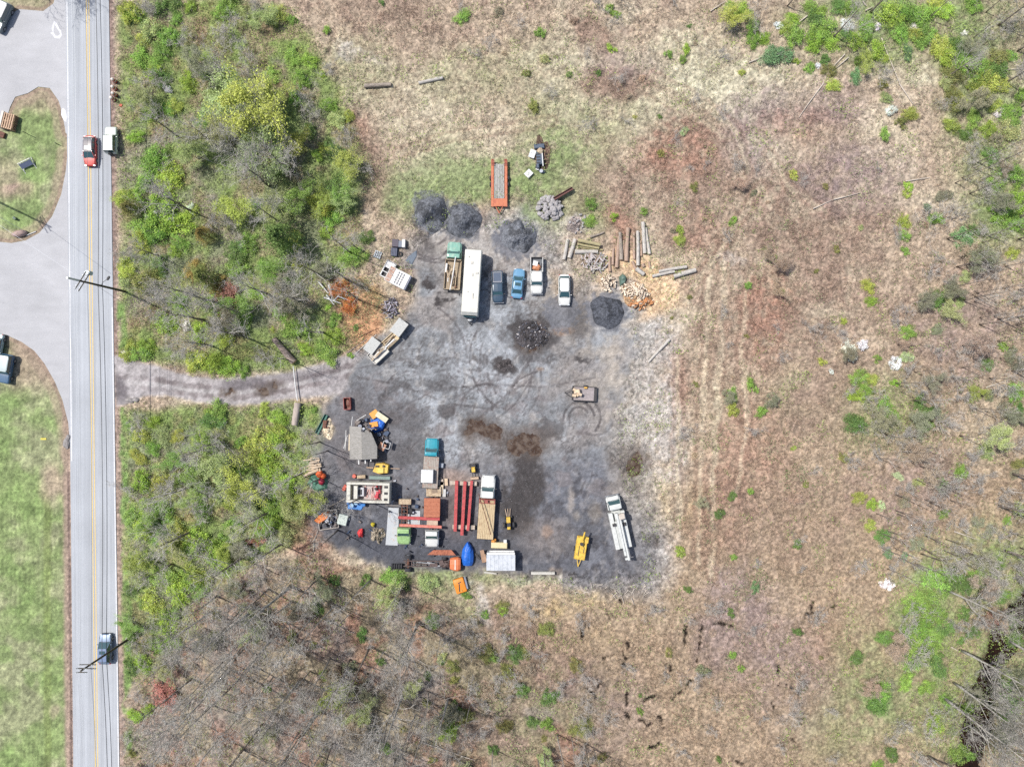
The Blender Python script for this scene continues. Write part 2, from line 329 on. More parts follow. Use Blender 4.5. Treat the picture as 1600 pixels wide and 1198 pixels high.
def ground_fields(px, py):
    """base colour (as seen in sun) and height of the ground at photo px"""
    wx = px + (fbm(px, py, 40, 1) - .5) * 26; wy = py + (fbm(px, py, 40, 9) - .5) * 26
    n1 = fbm(px, py, 90, 2); n2 = fbm(px, py, 22, 5); n3 = fbm(px, py, 7, 8, 3); n4 = vn(px, py, 2.6, 4)
    c = np.ones(px.shape + (3,)) * np.array((186, 168, 147.))
    c = mixc(c, (200, 186, 163), ss(.45, .65, n1)); c = mixc(c, (166, 142, 128), ss(.52, .75, n2) * .45)
    c = mixc(c, (168, 146, 122), .75 * ss(520, 1000, py + (px - 900) * .35) * ss(960, 1060, px + (py - 600) * .4))
    for col, cx, cy, rx, ry, rot, st in BL:
        m = (np.abs(px - cx) < (rx + ry) * 1.9 + 20) & (np.abs(py - cy) < (rx + ry) * 1.9 + 20)
        if not m.any(): continue
        b = blob(wx[m] + (n2[m] - .5) * 34, wy[m] + (n3[m] - .5) * 20, cx, cy, rx, ry, rot, .6) * st * (.35 + 1.55 * ss(.25, .7, .6 * n2[m] + .4 * n3[m]))
        c[m] = mixc(c[m], col, np.clip(b, 0, 1))
    for p_ in ([(1128,360),(1130,470),(1122,600),(1116,760),(1112,900)], [(1110,380),(1108,480),(1100,600),(1094,760),(1092,880)], [(1190,290),(1150,350),(1120,400),(1080,450)], [(1200,240),(1240,300),(1290,330)], [(1060,560),(1062,640),(1058,720),(1064,820)], [(1172,420),(1160,540),(1168,660),(1150,780)], [(1020,120),(1080,150),(1150,200),(1170,270)], [(1010,140),(1070,170),(1130,215)], [(620,240),(700,215),(790,200),(860,190)]):
        d = dline(px + (n2 - .5) * 16, py + (n3 - .5) * 8, p_, 60); c = mixc(c, (206, 190, 164), (1 - ss(1, 5, d)) * .62 * ss(.25, .55, n2)); c = mixc(c, (150, 122, 106), (1 - ss(1, 5, np.abs(d - 8))) * .3)
    # woods floor
    for poly, col, gr in ((WOOD_N, (150, 142, 108), .85), (WOOD_S, (146, 146, 98), .95), (WOOD_B, (162, 141, 127), .16)):
        d = sdf(wx, wy, poly); w = 1 - ss(-14, 8, d)
        c = mixc(c, col, w * .8); c = mixc(c, (134, 156, 90), w * gr * ss(.36, .56, fbm(px, py, 30, 12)))
        c = mixc(c, (172, 126, 106), w * (.25 if gr > .5 else .5) * ss(.55, .7, fbm(px, py, 34, 22)))
        c = mixc(c, (150, 144, 140), w * .5 * ss(.5, .7, fbm(px, py, 44, 32)))
    for col, cx, cy, rx, ry, rot, st in BL[-6:]:
        b = blob(wx, wy, cx, cy, rx, ry, rot, .55) * st * (.6 + .7 * n2); c = mixc(c, col, np.clip(b, 0, 1))
    # west lawn and verges
    lw = 1 - ss(100, 110, px + (n2 - .5) * 4)
    g = mixc(np.ones(px.shape + (3,)) * np.array((140, 157, 104.)), (164, 163, 132), ss(.42, .64, fbm(px, py, 60, 14)) * .7); g = mixc(g, (128, 152, 92), ss(.5, .7, fbm(px, py, 36, 15)) * .6)
    g = mixc(g, (126, 140, 84), .6 * (1 - ss(3, 8, np.abs(px - 74 - (n2 - .5) * 6))) * ss(730, 800, py))
    g = mixc(g, (176, 156, 138), .8 * blob(wx, wy, 40, 570, 50, 40) + .8 * blob(wx, wy, 84, 755, 18, 30) + .5 * blob(wx, wy, 84, 1110, 8, 10) + .7 * blob(wx, wy, 30, 300, 26, 14) + .6 * blob(wx, wy, 60, 160, 40, 18) + .5 * blob(wx, wy, 10, 280, 16, 30))
    g = g * (1 + (.05 * np.sin(px * .9 + n2 * 4) * ss(.45, .6, n1) + (vn(px, py, 11, 17) - .5) * .22 + (n3 - .5) * .2)[..., None])
    c = c * (1 - lw[..., None]) + g * lw[..., None]
    xl = roadx(0, py); xr = roadx(1, py)
    sh = np.where(py > 580, 1 - ss(4, 11, np.abs(px - (xl - 6)) + (n2 - .5) * 6), 0); c = mixc(c, (170, 148, 134), sh * .9)
    sh = np.where(py > 590, 1 - ss(.6, 2.4, np.abs(px - (xl - 4.5 - 2 * (n1 - .5)))), 0); c = mixc(c, (118, 100, 94), sh * .85)
    sh = (1 - ss(4, 12, px - xr + (n2 - .5) * 5)) * (px > xr - 3); c = mixc(c, (168, 148, 136), sh * .9)
    sh = np.where(py < 560, (1 - ss(1, 4, np.abs(px - xr - 2))), 0); c = mixc(c, (140, 118, 112), sh * .6)
    vg = (1 - ss(3, 9, np.abs(px - xr - 14 + (n2 - .5) * 12))) * ss(430, 480, py) * ss(.3, .55, fbm(px, py, 26, 16)) ; vg = np.where((py > 545) & (py < 635), 0, vg)
    c = mixc(c, (124, 158, 86), vg * .85)
    for poly in (LOT, SIDE):
        d = sdf(px, py, poly); m = (px < xl) ; e = (1 - ss(1.5, 5, np.abs(d - 3) + (n2 - .5) * 3)) * m
        c = mixc(c, (140, 118, 106), e * .8)
        e = (1 - ss(6, 14, np.abs(d - 8) + (n2 - .5) * 6)) * m; c = mixc(c, (176, 156, 138), e * .6)
    # driveway and yard
    dy = sdf(px + (n2 - .5) * 30 + (n3 - .5) * 8, py + (fbm(px, py, 22, 35) - .5) * 30, YARD); dd = sdf(px + (n2 - .5) * 7, py + (n3 - .5) * 5, DRIVE)
    y = np.ones(px.shape + (3,)) * np.array((154, 157, 161.))
    y = mixc(y, (130, 132, 135), ss(.42, .60, n2) * .75); y = mixc(y, (176, 180, 185), ss(.5, .66, n1) * .7)
    y = mixc(y, (106, 104, 106), ss(.56, .66, fbm(px, py * 1.3, 26, 83)) * .42 * (1 - ss(.5, .6, n1) * .7)); y = mixc(y, (182, 178, 174), ss(.60, .70, fbm(px * 1.4, py, 18, 88)) * .5)
    y = mixc(y, (158, 146, 138), ss(.55, .75, fbm(px, py, 60, 44)) * .5)
    rg = 1 - np.abs(2 * fbm(px, py * 1.15, 17, 93, 5) - 1); m1 = ss(.4, .6, fbm(px, py, 50, 95)); y = mixc(y, (92, 89, 89), ss(.90, .97, rg) * m1 * .7)
    rg = 1 - np.abs(2 * fbm(px * 1.2, py, 8, 97, 4) - 1); y = mixc(y, (100, 97, 97), ss(.88, .97, rg) * ss(.46, .62, fbm(px, py, 34, 98)) * .6)
    y = mixc(y, (196, 200, 206), ss(.62, .74, fbm(px, py, 5.5, 99, 3)) * .4 * ss(.45, .55, n1))
    low = np.clip(ss(700, 790, py + (px - 700) * .10 + (n1 - .5) * 60) , 0, 1)
    y = mixc(y, (96, 97, 104), low * .88)
    y = mixc(y, (134, 136, 144), low * .55 * ss(.48, .66, fbm(px, py, 34, 51))); y = mixc(y, (74, 72, 76), low * .6 * ss(.54, .64, fbm(px, py, 14, 57))); y = mixc(y, (150, 146, 146), low * .5 * ss(.60, .70, fbm(px, py * .6, 9, 58)))
    y = mixc(y, (104, 102, 106), blob(px, py, 560, 690, 90, 90) * .75)
    y = mixc(y, (84, 86, 94), blob(px, py, 640, 850, 170, 34) * .8)
    y = mixc(y, (180, 168, 156), blob(px, py, 760, 385, 120, 34) * .55 + blob(px, py, 900, 470, 60, 50) * .5)
    y = mixc(y, (128, 120, 120), ss(.56, .7, fbm(px * .6, py, 16, 61)) * .55 * ss(560, 600, py) * (1 - ss(760, 800, py)))
    y = mixc(y, (184, 174, 162), np.clip(blob(px + (n2 - .5) * 60, py, 985, 520, 80, 110, 0, .7) * .8 * ss(.3, .6, n2) + blob(px + (n2 - .5) * 40, py, 990, 700, 34, 140, 0, .7) * .6, 0, .85))
    for cx, cy, rx, ry, st in MUDS:
        y = mixc(y, (74, 70, 70), np.clip(ss(.25, .75, blob(px + (n2 - .5) * 40, py + (n3 - .5) * 30, cx, cy, rx, ry, 0, .9) * (.45 + n3 * 1.1)) * st * 1.15, 0, 1))
    for col, cx, cy, rx, ry, st in (((170,128,98),878,518,16,6,.5),((164,130,104),845,575,5,4,.6),((176,160,140),930,800,10,16,.4),((196,184,172),892,780,5,16,.6),((190,178,164),900,805,6,8,.5),((186,150,126),855,830,8,8,.5),((170,150,134),850,840,40,30,.3),((122,84,62),838,520,10,14,.7),((176,158,146),715,750,30,16,.5),((170,140,124),700,745,30,14,.4),((150,128,118),716,800,26,40,.45),((206,190,165),512,672,10,13,.8)):
        y = mixc(y, col, np.clip(blob(px + (n3 - .5) * 10, py + (n2 - .5) * 10, cx, cy, rx, ry) * st, 0, 1))
    yh = np.zeros(px.shape)
    for pts, w, st in TRACKS:
        d = dline(px + (n3 - .5) * 3, py + (n4 - .5) * 1.5, pts)
        for off in (0,):
            k = (1 - ss(w * .4, w * 1.2, d)) * st * ss(.36, .58, n3 * .5 + n2 * .5) * .95; y = mixc(y, (84, 79, 80), np.clip(k, 0, .9)); yh -= .05 * k
            k2 = (1 - ss(0, 1.2, np.abs(d - w * 1.4))) * st; yh += .04 * k2; y = mixc(y, (188, 184, 184), np.clip(k2 * .3, 0, 1))
    ee = np.clip(ss(-16, 34, dy + (n3 - .5) * 14) if False else ss(-12, np.where((px > 880) | (py < 420), 52, 12), dy + (n2 - .5) * 16 + (n3 - .5) * 10), 0, 1)[..., None]; c = c * ee + y * (1 - ee)
    v = np.ones(px.shape + (3,)) * np.array((182, 176, 176.)); v = mixc(v, (158, 152, 152), ss(.4, .6, n2) * .6)
    cl = dline(px, py, [(186,596),(240,600),(300,610),(370,614),(440,604),(500,592),(570,572),(640,560)], 60)
    v = mixc(v, (126, 116, 116), (1 - ss(2, 6, np.abs(cl - 7) + (n3 - .5) * 7)) * .75 * ss(.25, .65, n2)); v = mixc(v, (200, 196, 194), (1 - ss(1, 5, cl)) * .5)
    v = mixc(v, (104, 98, 102), blob(wx, wy, 380, 604, 44, 9) * .7 + blob(wx, wy, 192, 606, 9, 20) * .7 + blob(wx, wy, 480, 585, 50, 8) * .4)
    k = (1 - ss(-3, 5, dd)); k = k * (ss(-14, 2, dy)); c = c * (1 - k[..., None]) + v * k[..., None]
    for cx, cy, rx, ry in ((674,333,28,34),(724,346,32,32),(808,376,34,30),(795,365,20,18),(946,487,32,28),(880,487,26,30)):
        k = ss(.3, .62, blob(px + (n2 - .5) * 30 + (n3 - .5) * 16, py + (n3 - .5) * 22, cx, cy, rx, ry, 0, .5) * (.55 + .9 * vn(px, py, 3.2, 66))); c = mixc(c, (112, 114, 122), k * .7)
    # creek
    dc = dline(px, py, CREEK, 80) + (n2 - .5) * 22; ck = 1 - ss(12, 30, dc); c = mixc(c, (92, 70, 54), ck * .85)
    cr = np.zeros(px.shape)
    for p in CRACKS:
        d = dline(px + (n3 - .5) * 9, py + (n4 - .5) * 5, p, 16); cr = np.maximum(cr, (1 - ss(.4, 2.6, d + (vn(px, py, 5, 91) - .45) * 5)))
    c = mixc(c, (34, 27, 22), cr * .95)
    # fine grain of the surface
    inside = (np.minimum(dy, dd) < 0)
    lawn = lw > .5
    g1 = (n3 - .5) * np.where(inside, .26, np.where(lawn, .16, .24)) + (n4 - .5) * np.where(inside, .24, np.where(lawn, .26, .44))
    c = c * (1 + g1[..., None])
    z = (fbm(px, py, 60, 71) - .5) * .25 + (n2 - .5) * .25 + (n3 - .5) * .28
    flat = np.clip(ss(0, 14, np.minimum(dy, dd)), 0, 1) * np.where(px < 250, ss(2, 25, np.abs(px - roadx(.5, py)) - 36), 1) * np.where(px < 118, ss(2, 12, np.minimum(sdf(px, py, LOT), sdf(px, py, SIDE))), 1)
    z = z * flat + np.where(dy < 0, yh + (n3 - .5) * .05 + (n2 - .5) * .06, 0) + np.where(dd < 0, (n3 - .5) * .05, 0)
    for a, b_, rx, ry, rot in PUD:
        k = blob(px + (n2 - .5) * 22 + (n3 - .5) * 8, py + (n3 - .5) * 16, a, b_, rx, ry, rot, .35); z = z - .34 * k; c = mixc(c, (92, 82, 76), blob(px + (n2 - .5) * 26, py + (n3 - .5) * 16, a, b_, rx * 1.6 + 3, ry * 1.6 + 3, rot, .6) * .6); c = mixc(c, (96, 74, 60), np.clip(k * 1.2, 0, 1) * .8)
    z = z - 1.3 * ck - .35 * cr
    return np.clip(c, 8, 250), z, dy, dd

def build_ground():
    st = .2; x = np.arange(-87, 87.01, st); y = np.arange(-67, 67.01, st)
    X, Y = np.meshgrid(x, y); px = X * 10 + CX; py = CY - Y * 10
    c, z, dy, dd = ground_fields(px, py)
    edge = np.minimum(ss(0, 6, 87 - np.abs(X)), ss(0, 6, 67 - np.abs(Y)))
    z = z * edge
    V = np.stack([X.ravel(), Y.ravel(), z.ravel()], 1); col = (lin(c) / K).reshape(-1, 3)
    nx, ny = len(x), len(y); i = np.arange(nx - 1)[None, :] + np.arange(ny - 1)[:, None] * nx
    F = np.stack([i, i + 1, i + 1 + nx, i + nx], -1).reshape(-1, 4)
    fy = dy[:-1, :-1].ravel(); fd = dd[:-1, :-1].ravel(); fpx = px[:-1, :-1].ravel(); fpy = py[:-1, :-1].ravel()
    isy = fy < 0; isd = (fd < 0) & ~isy; isl = (fpx < 110) & ~isy & ~isd
    earth = vcmat('earth', nscale=2.4, namt=.30, bump=.7, bdist=.12, fine=7)
    grav = vcmat('gravel', nscale=5, namt=.22, bump=.6, bdist=.05, fine=16)
    for nm, m, mt in (('ground', ~(isy | isd | isl), earth), ('gravel_yard', isy, grav), ('driveway', isd, grav), ('lawn', isl, earth)):
        f = F[m]; u, inv = np.unique(f, return_inverse=True)
        me = mesh_np(nm, V[u], inv.reshape(f.shape), col[u], [mt], smooth=True)
        o = bpy.data.objects.new(nm, me); C.objects.link(o); tag(o, kind='structure')
    # land beyond the frame, out to the horizon
    q = [87, 100, 130, 200, 400, 900]; vs = []; fs = []
    for k in q:
        a, b = k, 67 + (k - 87)
        vs += [(-a, -b, 0), (a, -b, 0), (a, b, 0), (-a, b, 0)]
    for k in range(len(q) - 1):
        for e in range(4): vs_i = (k * 4 + e, k * 4 + 4 + e, k * 4 + 4 + (e + 1) % 4, k * 4 + (e + 1) % 4); fs.append(vs_i)
    mb = MB(); mb.add(vs, fs); tag(mb.build('terrain', mat('outer_land', (165, 158, 120), rough=.95, var=.3, scale=.03, spot=(120, 140, 84), spotamt=.5, bump=.3)), kind='structure')
    # creek water
    mb = MB(); pts = CREEK; L = []; Rr = []
    for k, (a, b) in enumerate(pts):
        a0, b0 = pts[max(0, k - 1)]; a1, b1 = pts[min(len(pts) - 1, k + 1)]; d = Vector((a1 - a0, b1 - b0)).normalized()
        for sgn, arr in ((1, L), (-1, Rr)):
            x_, y_ = P(a - d.y * 34 * sgn, b + d.x * 34 * sgn); arr.append((x_, y_, -.62))
    n = len(pts); mb.add(L + Rr, [(i, i + 1, n + i + 1, n + i) for i in range(n - 1)])
    wm, nn, b, o_ = nt('creek_water'); b.inputs['Base Color'].default_value = (.02, .009, .004, 1); b.inputs['Roughness'].default_value = .12; b.inputs['Specular IOR Level'].default_value = .3
    tag(mb.build('creek_water', wm), kind='structure')
    # puddles in the yard
    pm, nn, b, o_ = nt('muddy_water'); b.inputs['Base Color'].default_value = (.08, .05, .03, 1); b.inputs['Roughness'].default_value = .15; b.inputs['Specular IOR Level'].default_value = .35
    tx = nn.nodes.new('ShaderNodeTexNoise'); tx.inputs['Scale'].default_value = 1.2; rp = nn.nodes.new('ShaderNodeValToRGB')
    rp.color_ramp.elements[0].color = (.05, .03, .02, 1); rp.color_ramp.elements[1].color = (.12, .09, .07, 1); rp.color_ramp.elements[0].position = .4; rp.color_ramp.elements[1].position = .65
    g = nn.nodes.new('ShaderNodeNewGeometry'); nn.links.new(g.outputs['Position'], tx.inputs['Vector']); nn.links.new(tx.outputs[0], rp.inputs[0]); nn.links.new(rp.outputs[0], b.inputs['Base Color'])
    for k, (a, b_, rx, ry, rot) in enumerate(PUD):
        vs = []; N = 40; x0, y0 = P(a, b_)
        for i in range(N):
            t = 2 * PI * i / N; rr = 1 + .38 * (float(fbm(np.array([math.cos(t) * 20 + k * 31.]), np.array([math.sin(t) * 20.]), 12, k)[0]) - .5) * 2
            u, w = rx * 1.5 * math.cos(t), ry * 1.5 * math.sin(t); c_, s_ = math.cos(R(rot)), math.sin(R(rot))
            vs.append(((u * c_ - w * s_) * .1, -(u * s_ + w * c_) * .1, 0))
        mb = MB(); mb.add(vs[::-1], [tuple(range(N))]); o = mb.build('puddle', pm, loc=(x0, y0, -.062 - .002 * k)); tag(o, kind='structure')

def sheet(poly, z, name, m, sub=None):
    mb = MB(); vs = [(*P(x, y), z) for x, y in poly]
    mb.add(vs, [tuple(range(len(vs)))]); o = mb.build(name, m)
    n = o.data.polygons[0].normal
    if n.z < 0: o.data.flip_normals()
    return tag(o, kind='structure')

def asphalt(name, rgb, streak=False):
    m, n, b, out = nt(name); L = n.links.new
    ge = n.nodes.new('ShaderNodeNewGeometry'); base = alb(rgb)
    def noise(scale, sc=None, det=5, rough=.6):
        t = n.nodes.new('ShaderNodeTexNoise'); t.inputs['Scale'].default_value = scale; t.inputs['Detail'].default_value = det; t.inputs['Roughness'].default_value = rough
        mp = n.nodes.new('ShaderNodeMapping'); L(ge.outputs['Position'], mp.inputs[0])
        if sc: mp.inputs['Scale'].default_value = sc; mp.inputs['Rotation'].default_value = (0, 0, -R(.6))
        L(mp.outputs[0], t.inputs['Vector']); return t.outputs[0]
    def mrange(v, a, b_, c, d):
        r = n.nodes.new('ShaderNodeMapRange'); r.inputs[1].default_value = a; r.inputs[2].default_value = b_; r.inputs[3].default_value = c; r.inputs[4].default_value = d; L(v, r.inputs[0]); return r.outputs[0]
    def mul(u, v):
        t = n.nodes.new('ShaderNodeMath'); t.operation = 'MULTIPLY'; L(u, t.inputs[0]); L(v, t.inputs[1]); return t.outputs[0]
    f = mul(mrange(noise(.12), .3, .7, .9, 1.08), mrange(noise(6, det=8), .3, .7, .93, 1.06))
    if streak:
        f = mul(f, mrange(noise(1.6, (1, .012, 1), 3), .3, .7, .84, 1.12)); f = mul(f, mrange(noise(9, (1, .006, 1), 2), .60, .70, 1., .84))
    else:
        f = mul(f, mrange(noise(.5, (.6, 1.6, 1)), .3, .7, .93, 1.05)); f = mul(f, mrange(noise(2.2, det=9, rough=.75), .64, .76, 1., .75))
    vm = n.nodes.new('ShaderNodeVectorMath'); vm.operation = 'SCALE'; vm.inputs[0].default_value = base; L(f, vm.inputs['Scale'])
    L(vm.outputs[0], b.inputs['Base Color']); b.inputs['Roughness'].default_value = .85; b.inputs['Specular IOR Level'].default_value = .3
    return m

def build_roads():
    ra = asphalt('road_asphalt', (188, 192, 198), True); sa = asphalt('side_asphalt', (194, 194, 197))
    ys = list(range(-80, 1300, 20))
    def strip(t0, t1, z, name, m, y0=-80, y1=1290, off0=0, off1=0):
        mb = MB(); yy = [y for y in ys if y0 <= y <= y1]
        vs = []
        for y in yy: vs += [(*P(roadx(t0, y) + off0, y), z), (*P(roadx(t1, y) + off1, y), z)]
        mb.add(vs, [(2 * i, 2 * i + 2, 2 * i + 3, 2 * i + 1) for i in range(len(yy) - 1)]); return tag(mb.build(name, m), kind='structure')
    sheet(LOT, .06, 'parking_lot', sa); sheet(SIDE, .06, 'side_road', sa)
    strip(0, 1, .075, 'road', ra, off0=-1)
    ye = mat('yellow_line', (236, 206, 132), rough=.8, var=.12, scale=3); wh = mat('white_line', (236, 236, 238), rough=.8, var=.12, scale=3, spot=(205, 207, 212), spotamt=.3)
    def line(cx_t, off, w, name, m, y0, y1): return strip(cx_t, cx_t, .081, name, m, y0, y1, off - w / 2, off + w / 2)
    line(.5, -1.9, 1.3, 'centre_line_marking', ye, -80, 1290); line(.5, 1.9, 1.3, 'centre_line_marking', ye, -80, 1290)
    line(0, 1.2, 1.7, 'edge_line_marking', wh, -80, 720); line(1, -1.4, 1.6, 'edge_line_marking', wh, 480, 1290)
    sheet([(83,50),(81,46),(82,40),(85,34),(88,35),(90,39),(93,45),(96,49),(97,56),(94,61),(86,60),(82,55),(79,52)], .066, 'pavement_patch_rim', mat('patch_white', (232, 232, 236), rough=.8))
    sheet([(84,51),(84,45),(86,39),(89,44),(92,49),(94,54),(91,57),(87,56)], .072, 'pavement_patch', sa)
    sheet([(96,172),(99,169),(103,173),(105,181),(104,191),(100,189),(96,180)], .0665, 'pavement_patch', mat('patch_white', (232, 232, 236)))
# ================================================================== GRASS AND PLANTS
def leaf_quads(pos, size, rng, up=.6, aspect=.6, col=None):
    """one small leaf face per position, random turn, more or less facing up"""
    n = len(pos); nrm = rng.normal(size=(n, 3)); nrm[:, 2] = np.abs(nrm[:, 2]) + up; nrm /= np.linalg.norm(nrm, axis=1)[:, None]
    t = rng.normal(size=(n, 3)); t -= nrm * (t * nrm).sum(1)[:, None]; t /= np.linalg.norm(t, axis=1)[:, None]; b = np.cross(nrm, t)
    s = (size * rng.uniform(.6, 1.35, n))[:, None]
    a = t * s; c = b * s * aspect
    V = np.stack([pos - a, pos - c * .9 + a * .1, pos + a, pos + c], 1).reshape(-1, 3)
    F = np.arange(4 * n).reshape(-1, 4); return V, F

def blades(px, py, ln, w, rng, lean=.8, h=.5):
    """thin upright-leaning triangles rooted at world x,y"""
    n = len(px); a = rng.uniform(0, 2 * PI, n); k = rng.uniform(.2, 1, n) * lean
    dx, dy = np.cos(a), np.sin(a); l = ln * rng.uniform(.6, 1.3, n)
    base = np.stack([px, py, np.full(n, -.02)], 1)
    side = np.stack([-dy, dx, np.zeros(n)], 1) * (w * rng.uniform(.6, 1.4, n))[:, None]
    tip = base + np.stack([dx * l * k, dy * l * k, l * h * np.sqrt(np.clip(1 - k * k * .8, .1, 1))], 1)
    V = np.stack([base - side, base + side, tip], 1).reshape(-1, 3); return V, np.arange(3 * n).reshape(-1, 3)

def build_cover():
    rng = np.random.default_rng(11)
    def pts(n, seed, clump, thr):
        r = np.random.default_rng(seed); X = r.uniform(-84, 84, n); Y = r.uniform(-64, 64, n)
        px = X * 10 + CX; py = CY - Y * 10; f = fbm(px, py, clump, seed % 50, 3)
        keep = f + r.uniform(-.12, .12, n) > thr
        xl = roadx(0, py); xr = roadx(1, py); keep &= ~((px > xl - 3) & (px < xr + 4))
        X, Y, px, py = X[keep], Y[keep], px[keep], py[keep]
        c, z, dy, dd = ground_fields(px, py)
        ok = (dy > 2) & (dd > 3) & (z > -.3)
        s = px < 112; ok &= ~(s & (np.minimum(sdf(px, py, LOT), sdf(px, py, SIDE)) < 3))
        return X[ok], Y[ok], px[ok], py[ok], c[ok], z[ok]
    bm = vcmat('blade', rough=.85, namt=0, trans=.25)
    # dry grass and green grass
    X, Y, px, py, c, z = pts(760000, 21, 9, .44)
    green = (c[:, 1] > c[:, 0] + 4)
    for nm, m, lab, cat_ in (('dry_grass', ~green, 'matted straw coloured dry grass over the open field', 'dry grass'), ('green_grass', green, 'short green grass and weeds on lawns and field patches', 'grass')):
        x, y, cc, zz = X[m], Y[m], c[m], z[m]; n = len(x); west = x < -69
        ln = np.where(west, .14, .55 if nm == 'dry_grass' else .34); w = np.where(west, .03, .034)
        V, F = blades(x, y, ln, w, rng, .95, .55); V[:, 2] += np.repeat(zz, 3)
        v = rng.uniform(.6, 1.62, n)[:, None]; col = lin(np.clip(cc, 0, 255)) / K * v * (1 + rng.normal(0, .05, (n, 3)))
        me = mesh_np(nm, V, F, np.clip(np.repeat(col, 3, 0), .01, .7), [bm]); o = bpy.data.objects.new(nm, me); C.objects.link(o); tag(o, lab, cat_, kind='stuff')
    # taller brown brush where the ground reads brown or mauve
    X, Y, px, py, c, z = pts(260000, 33, 26, .47)
    m = (c[:, 0] - c[:, 1] > 18) & (c[:, 0] < 186) & (px > 190); X, Y, c, z, px, py = X[m], Y[m], c[m], z[m], px[m], py[m]; n = len(X)
    V, F = blades(X, Y, np.full(n, 1.0), np.full(n, .024), rng, .85, .8); V[:, 2] += np.repeat(z, 3)
    col = lin(np.clip(c * .96, 0, 255)) / K * rng.uniform(.6, 1.75, n)[:, None]
    me = mesh_np('dead_brush', V, F, np.clip(np.repeat(col, 3, 0), .01, .6), [bm]); o = bpy.data.objects.new('dead_brush', me); C.objects.link(o); tag(o, 'brown and mauve dead weeds and briars matted over the field', 'brush', kind='stuff')
    # leafy undergrowth on the floor of the woods
    r = np.random.default_rng(44); N = 420000; X = r.uniform(-63, 84, N); Y = r.uniform(-64, 64, N); px = X * 10 + CX; py = CY - Y * 10
    w = np.zeros(N)
    for poly, k in ((WOOD_N, 1.15), (WOOD_S, 1.25), (WOOD_B, .2)): w = np.maximum(w, (1 - ss(-10, 12, sdf(px, py, poly))) * k)
    for a in ((1430,50,150,60),(1540,180,60,120),(1570,330,60,60),(1390,640,80,60),(1450,960,60,100),(1510,1110,90,80),(1590,1000,60,120)): w = np.maximum(w, blob(px, py, *a) * .9)
    keep = (w * 1.0 > .35 + r.uniform(0, 1, N) * .9 - (fbm(px, py, 24, 12) - .42) * 3) & (sdf(px, py, DRIVE) > 4) & (sdf(px, py, YARD) > 4) & (px > roadx(1, py) + 10)
    X, Y, px, py = X[keep], Y[keep], px[keep], py[keep]; n = len(X)
    pos = np.stack([X, Y, r.uniform(.05, 1.1, n) * np.clip(fbm(px, py, 14, 3) * 2 - .3, .1, 1)], 1); V, F = leaf_quads(pos, .10, r)
    g = lin((176, 200, 108)) / K; g2 = lin((156, 168, 122)) / K; t = fbm(px, py, 60, 7)[:, None]; t = np.clip((t - .35) * 3, 0, 1)
    col = (g * t + g2 * (1 - t)) * r.uniform(.6, 1.5, n)[:, None]
    me = mesh_np('undergrowth', V, F, np.repeat(col, 4, 0), [bm]); o = bpy.data.objects.new('undergrowth', me); C.objects.link(o); tag(o, 'low green leafy undergrowth covering the floor of the woods', 'undergrowth', kind='stuff')
    # loose stones on the gravel
    r = np.random.default_rng(55); N = 26000; X = r.uniform(-32, 24, N); Y = r.uniform(-31, 25, N); px = X * 10 + CX; py = CY - Y * 10
    k = sdf(px, py, YARD) < -3; X, Y = X[k], Y[k]; n = len(X); pos = np.stack([X, Y, np.full(n, .03)], 1)
    V, F = leaf_quads(pos, .032, r, up=1.5, aspect=.8)
    col = lin((170, 172, 176)) / K * r.uniform(.2, 1.3, n)[:, None]
    me = mesh_np('loose_gravel', V, F, np.clip(np.repeat(col, 4, 0), 0, .7), [vcmat('pebble', namt=0)]); o = bpy.data.objects.new('loose_gravel', me); C.objects.link(o); tag(o, 'loose light and dark stones strewn on the gravel yard', 'gravel', kind='stuff')

# ---- shrubs and trees: a few meshes of each kind, copied with their own colour, size and turn
LEAF = None
def leafmesh(name, rng, n, size, clumps, flat=.8, shell=.5, twigs=0, up=.5, base=.25):
    cp = rng.normal(size=(clumps, 3)); cp /= np.linalg.norm(cp, axis=1)[:, None]; cp *= (rng.uniform(.15, .78, clumps) ** .6)[:, None]
    cp[:, 2] = np.abs(cp[:, 2]) * .9 + base; cr = rng.uniform(.2, .42, clumps); cv = rng.uniform(.72, 1.28, clumps)
    k = rng.integers(0, clumps, n); d = rng.normal(size=(n, 3)); d /= np.linalg.norm(d, axis=1)[:, None]
    pos = cp[k] + d * (cr[k] * rng.uniform(shell, 1.05, n))[:, None]; pos[:, 2] = np.abs(pos[:, 2]) * flat
    V, F = leaf_quads(pos, size, rng, up); v = (cv[k] * rng.uniform(.65, 1.35, n))[:, None]
    col = np.ones((n, 3)) * v; col[:, 0] *= rng.uniform(.85, 1.15, n); col = np.repeat(col, 4, 0)
    return V, F, col
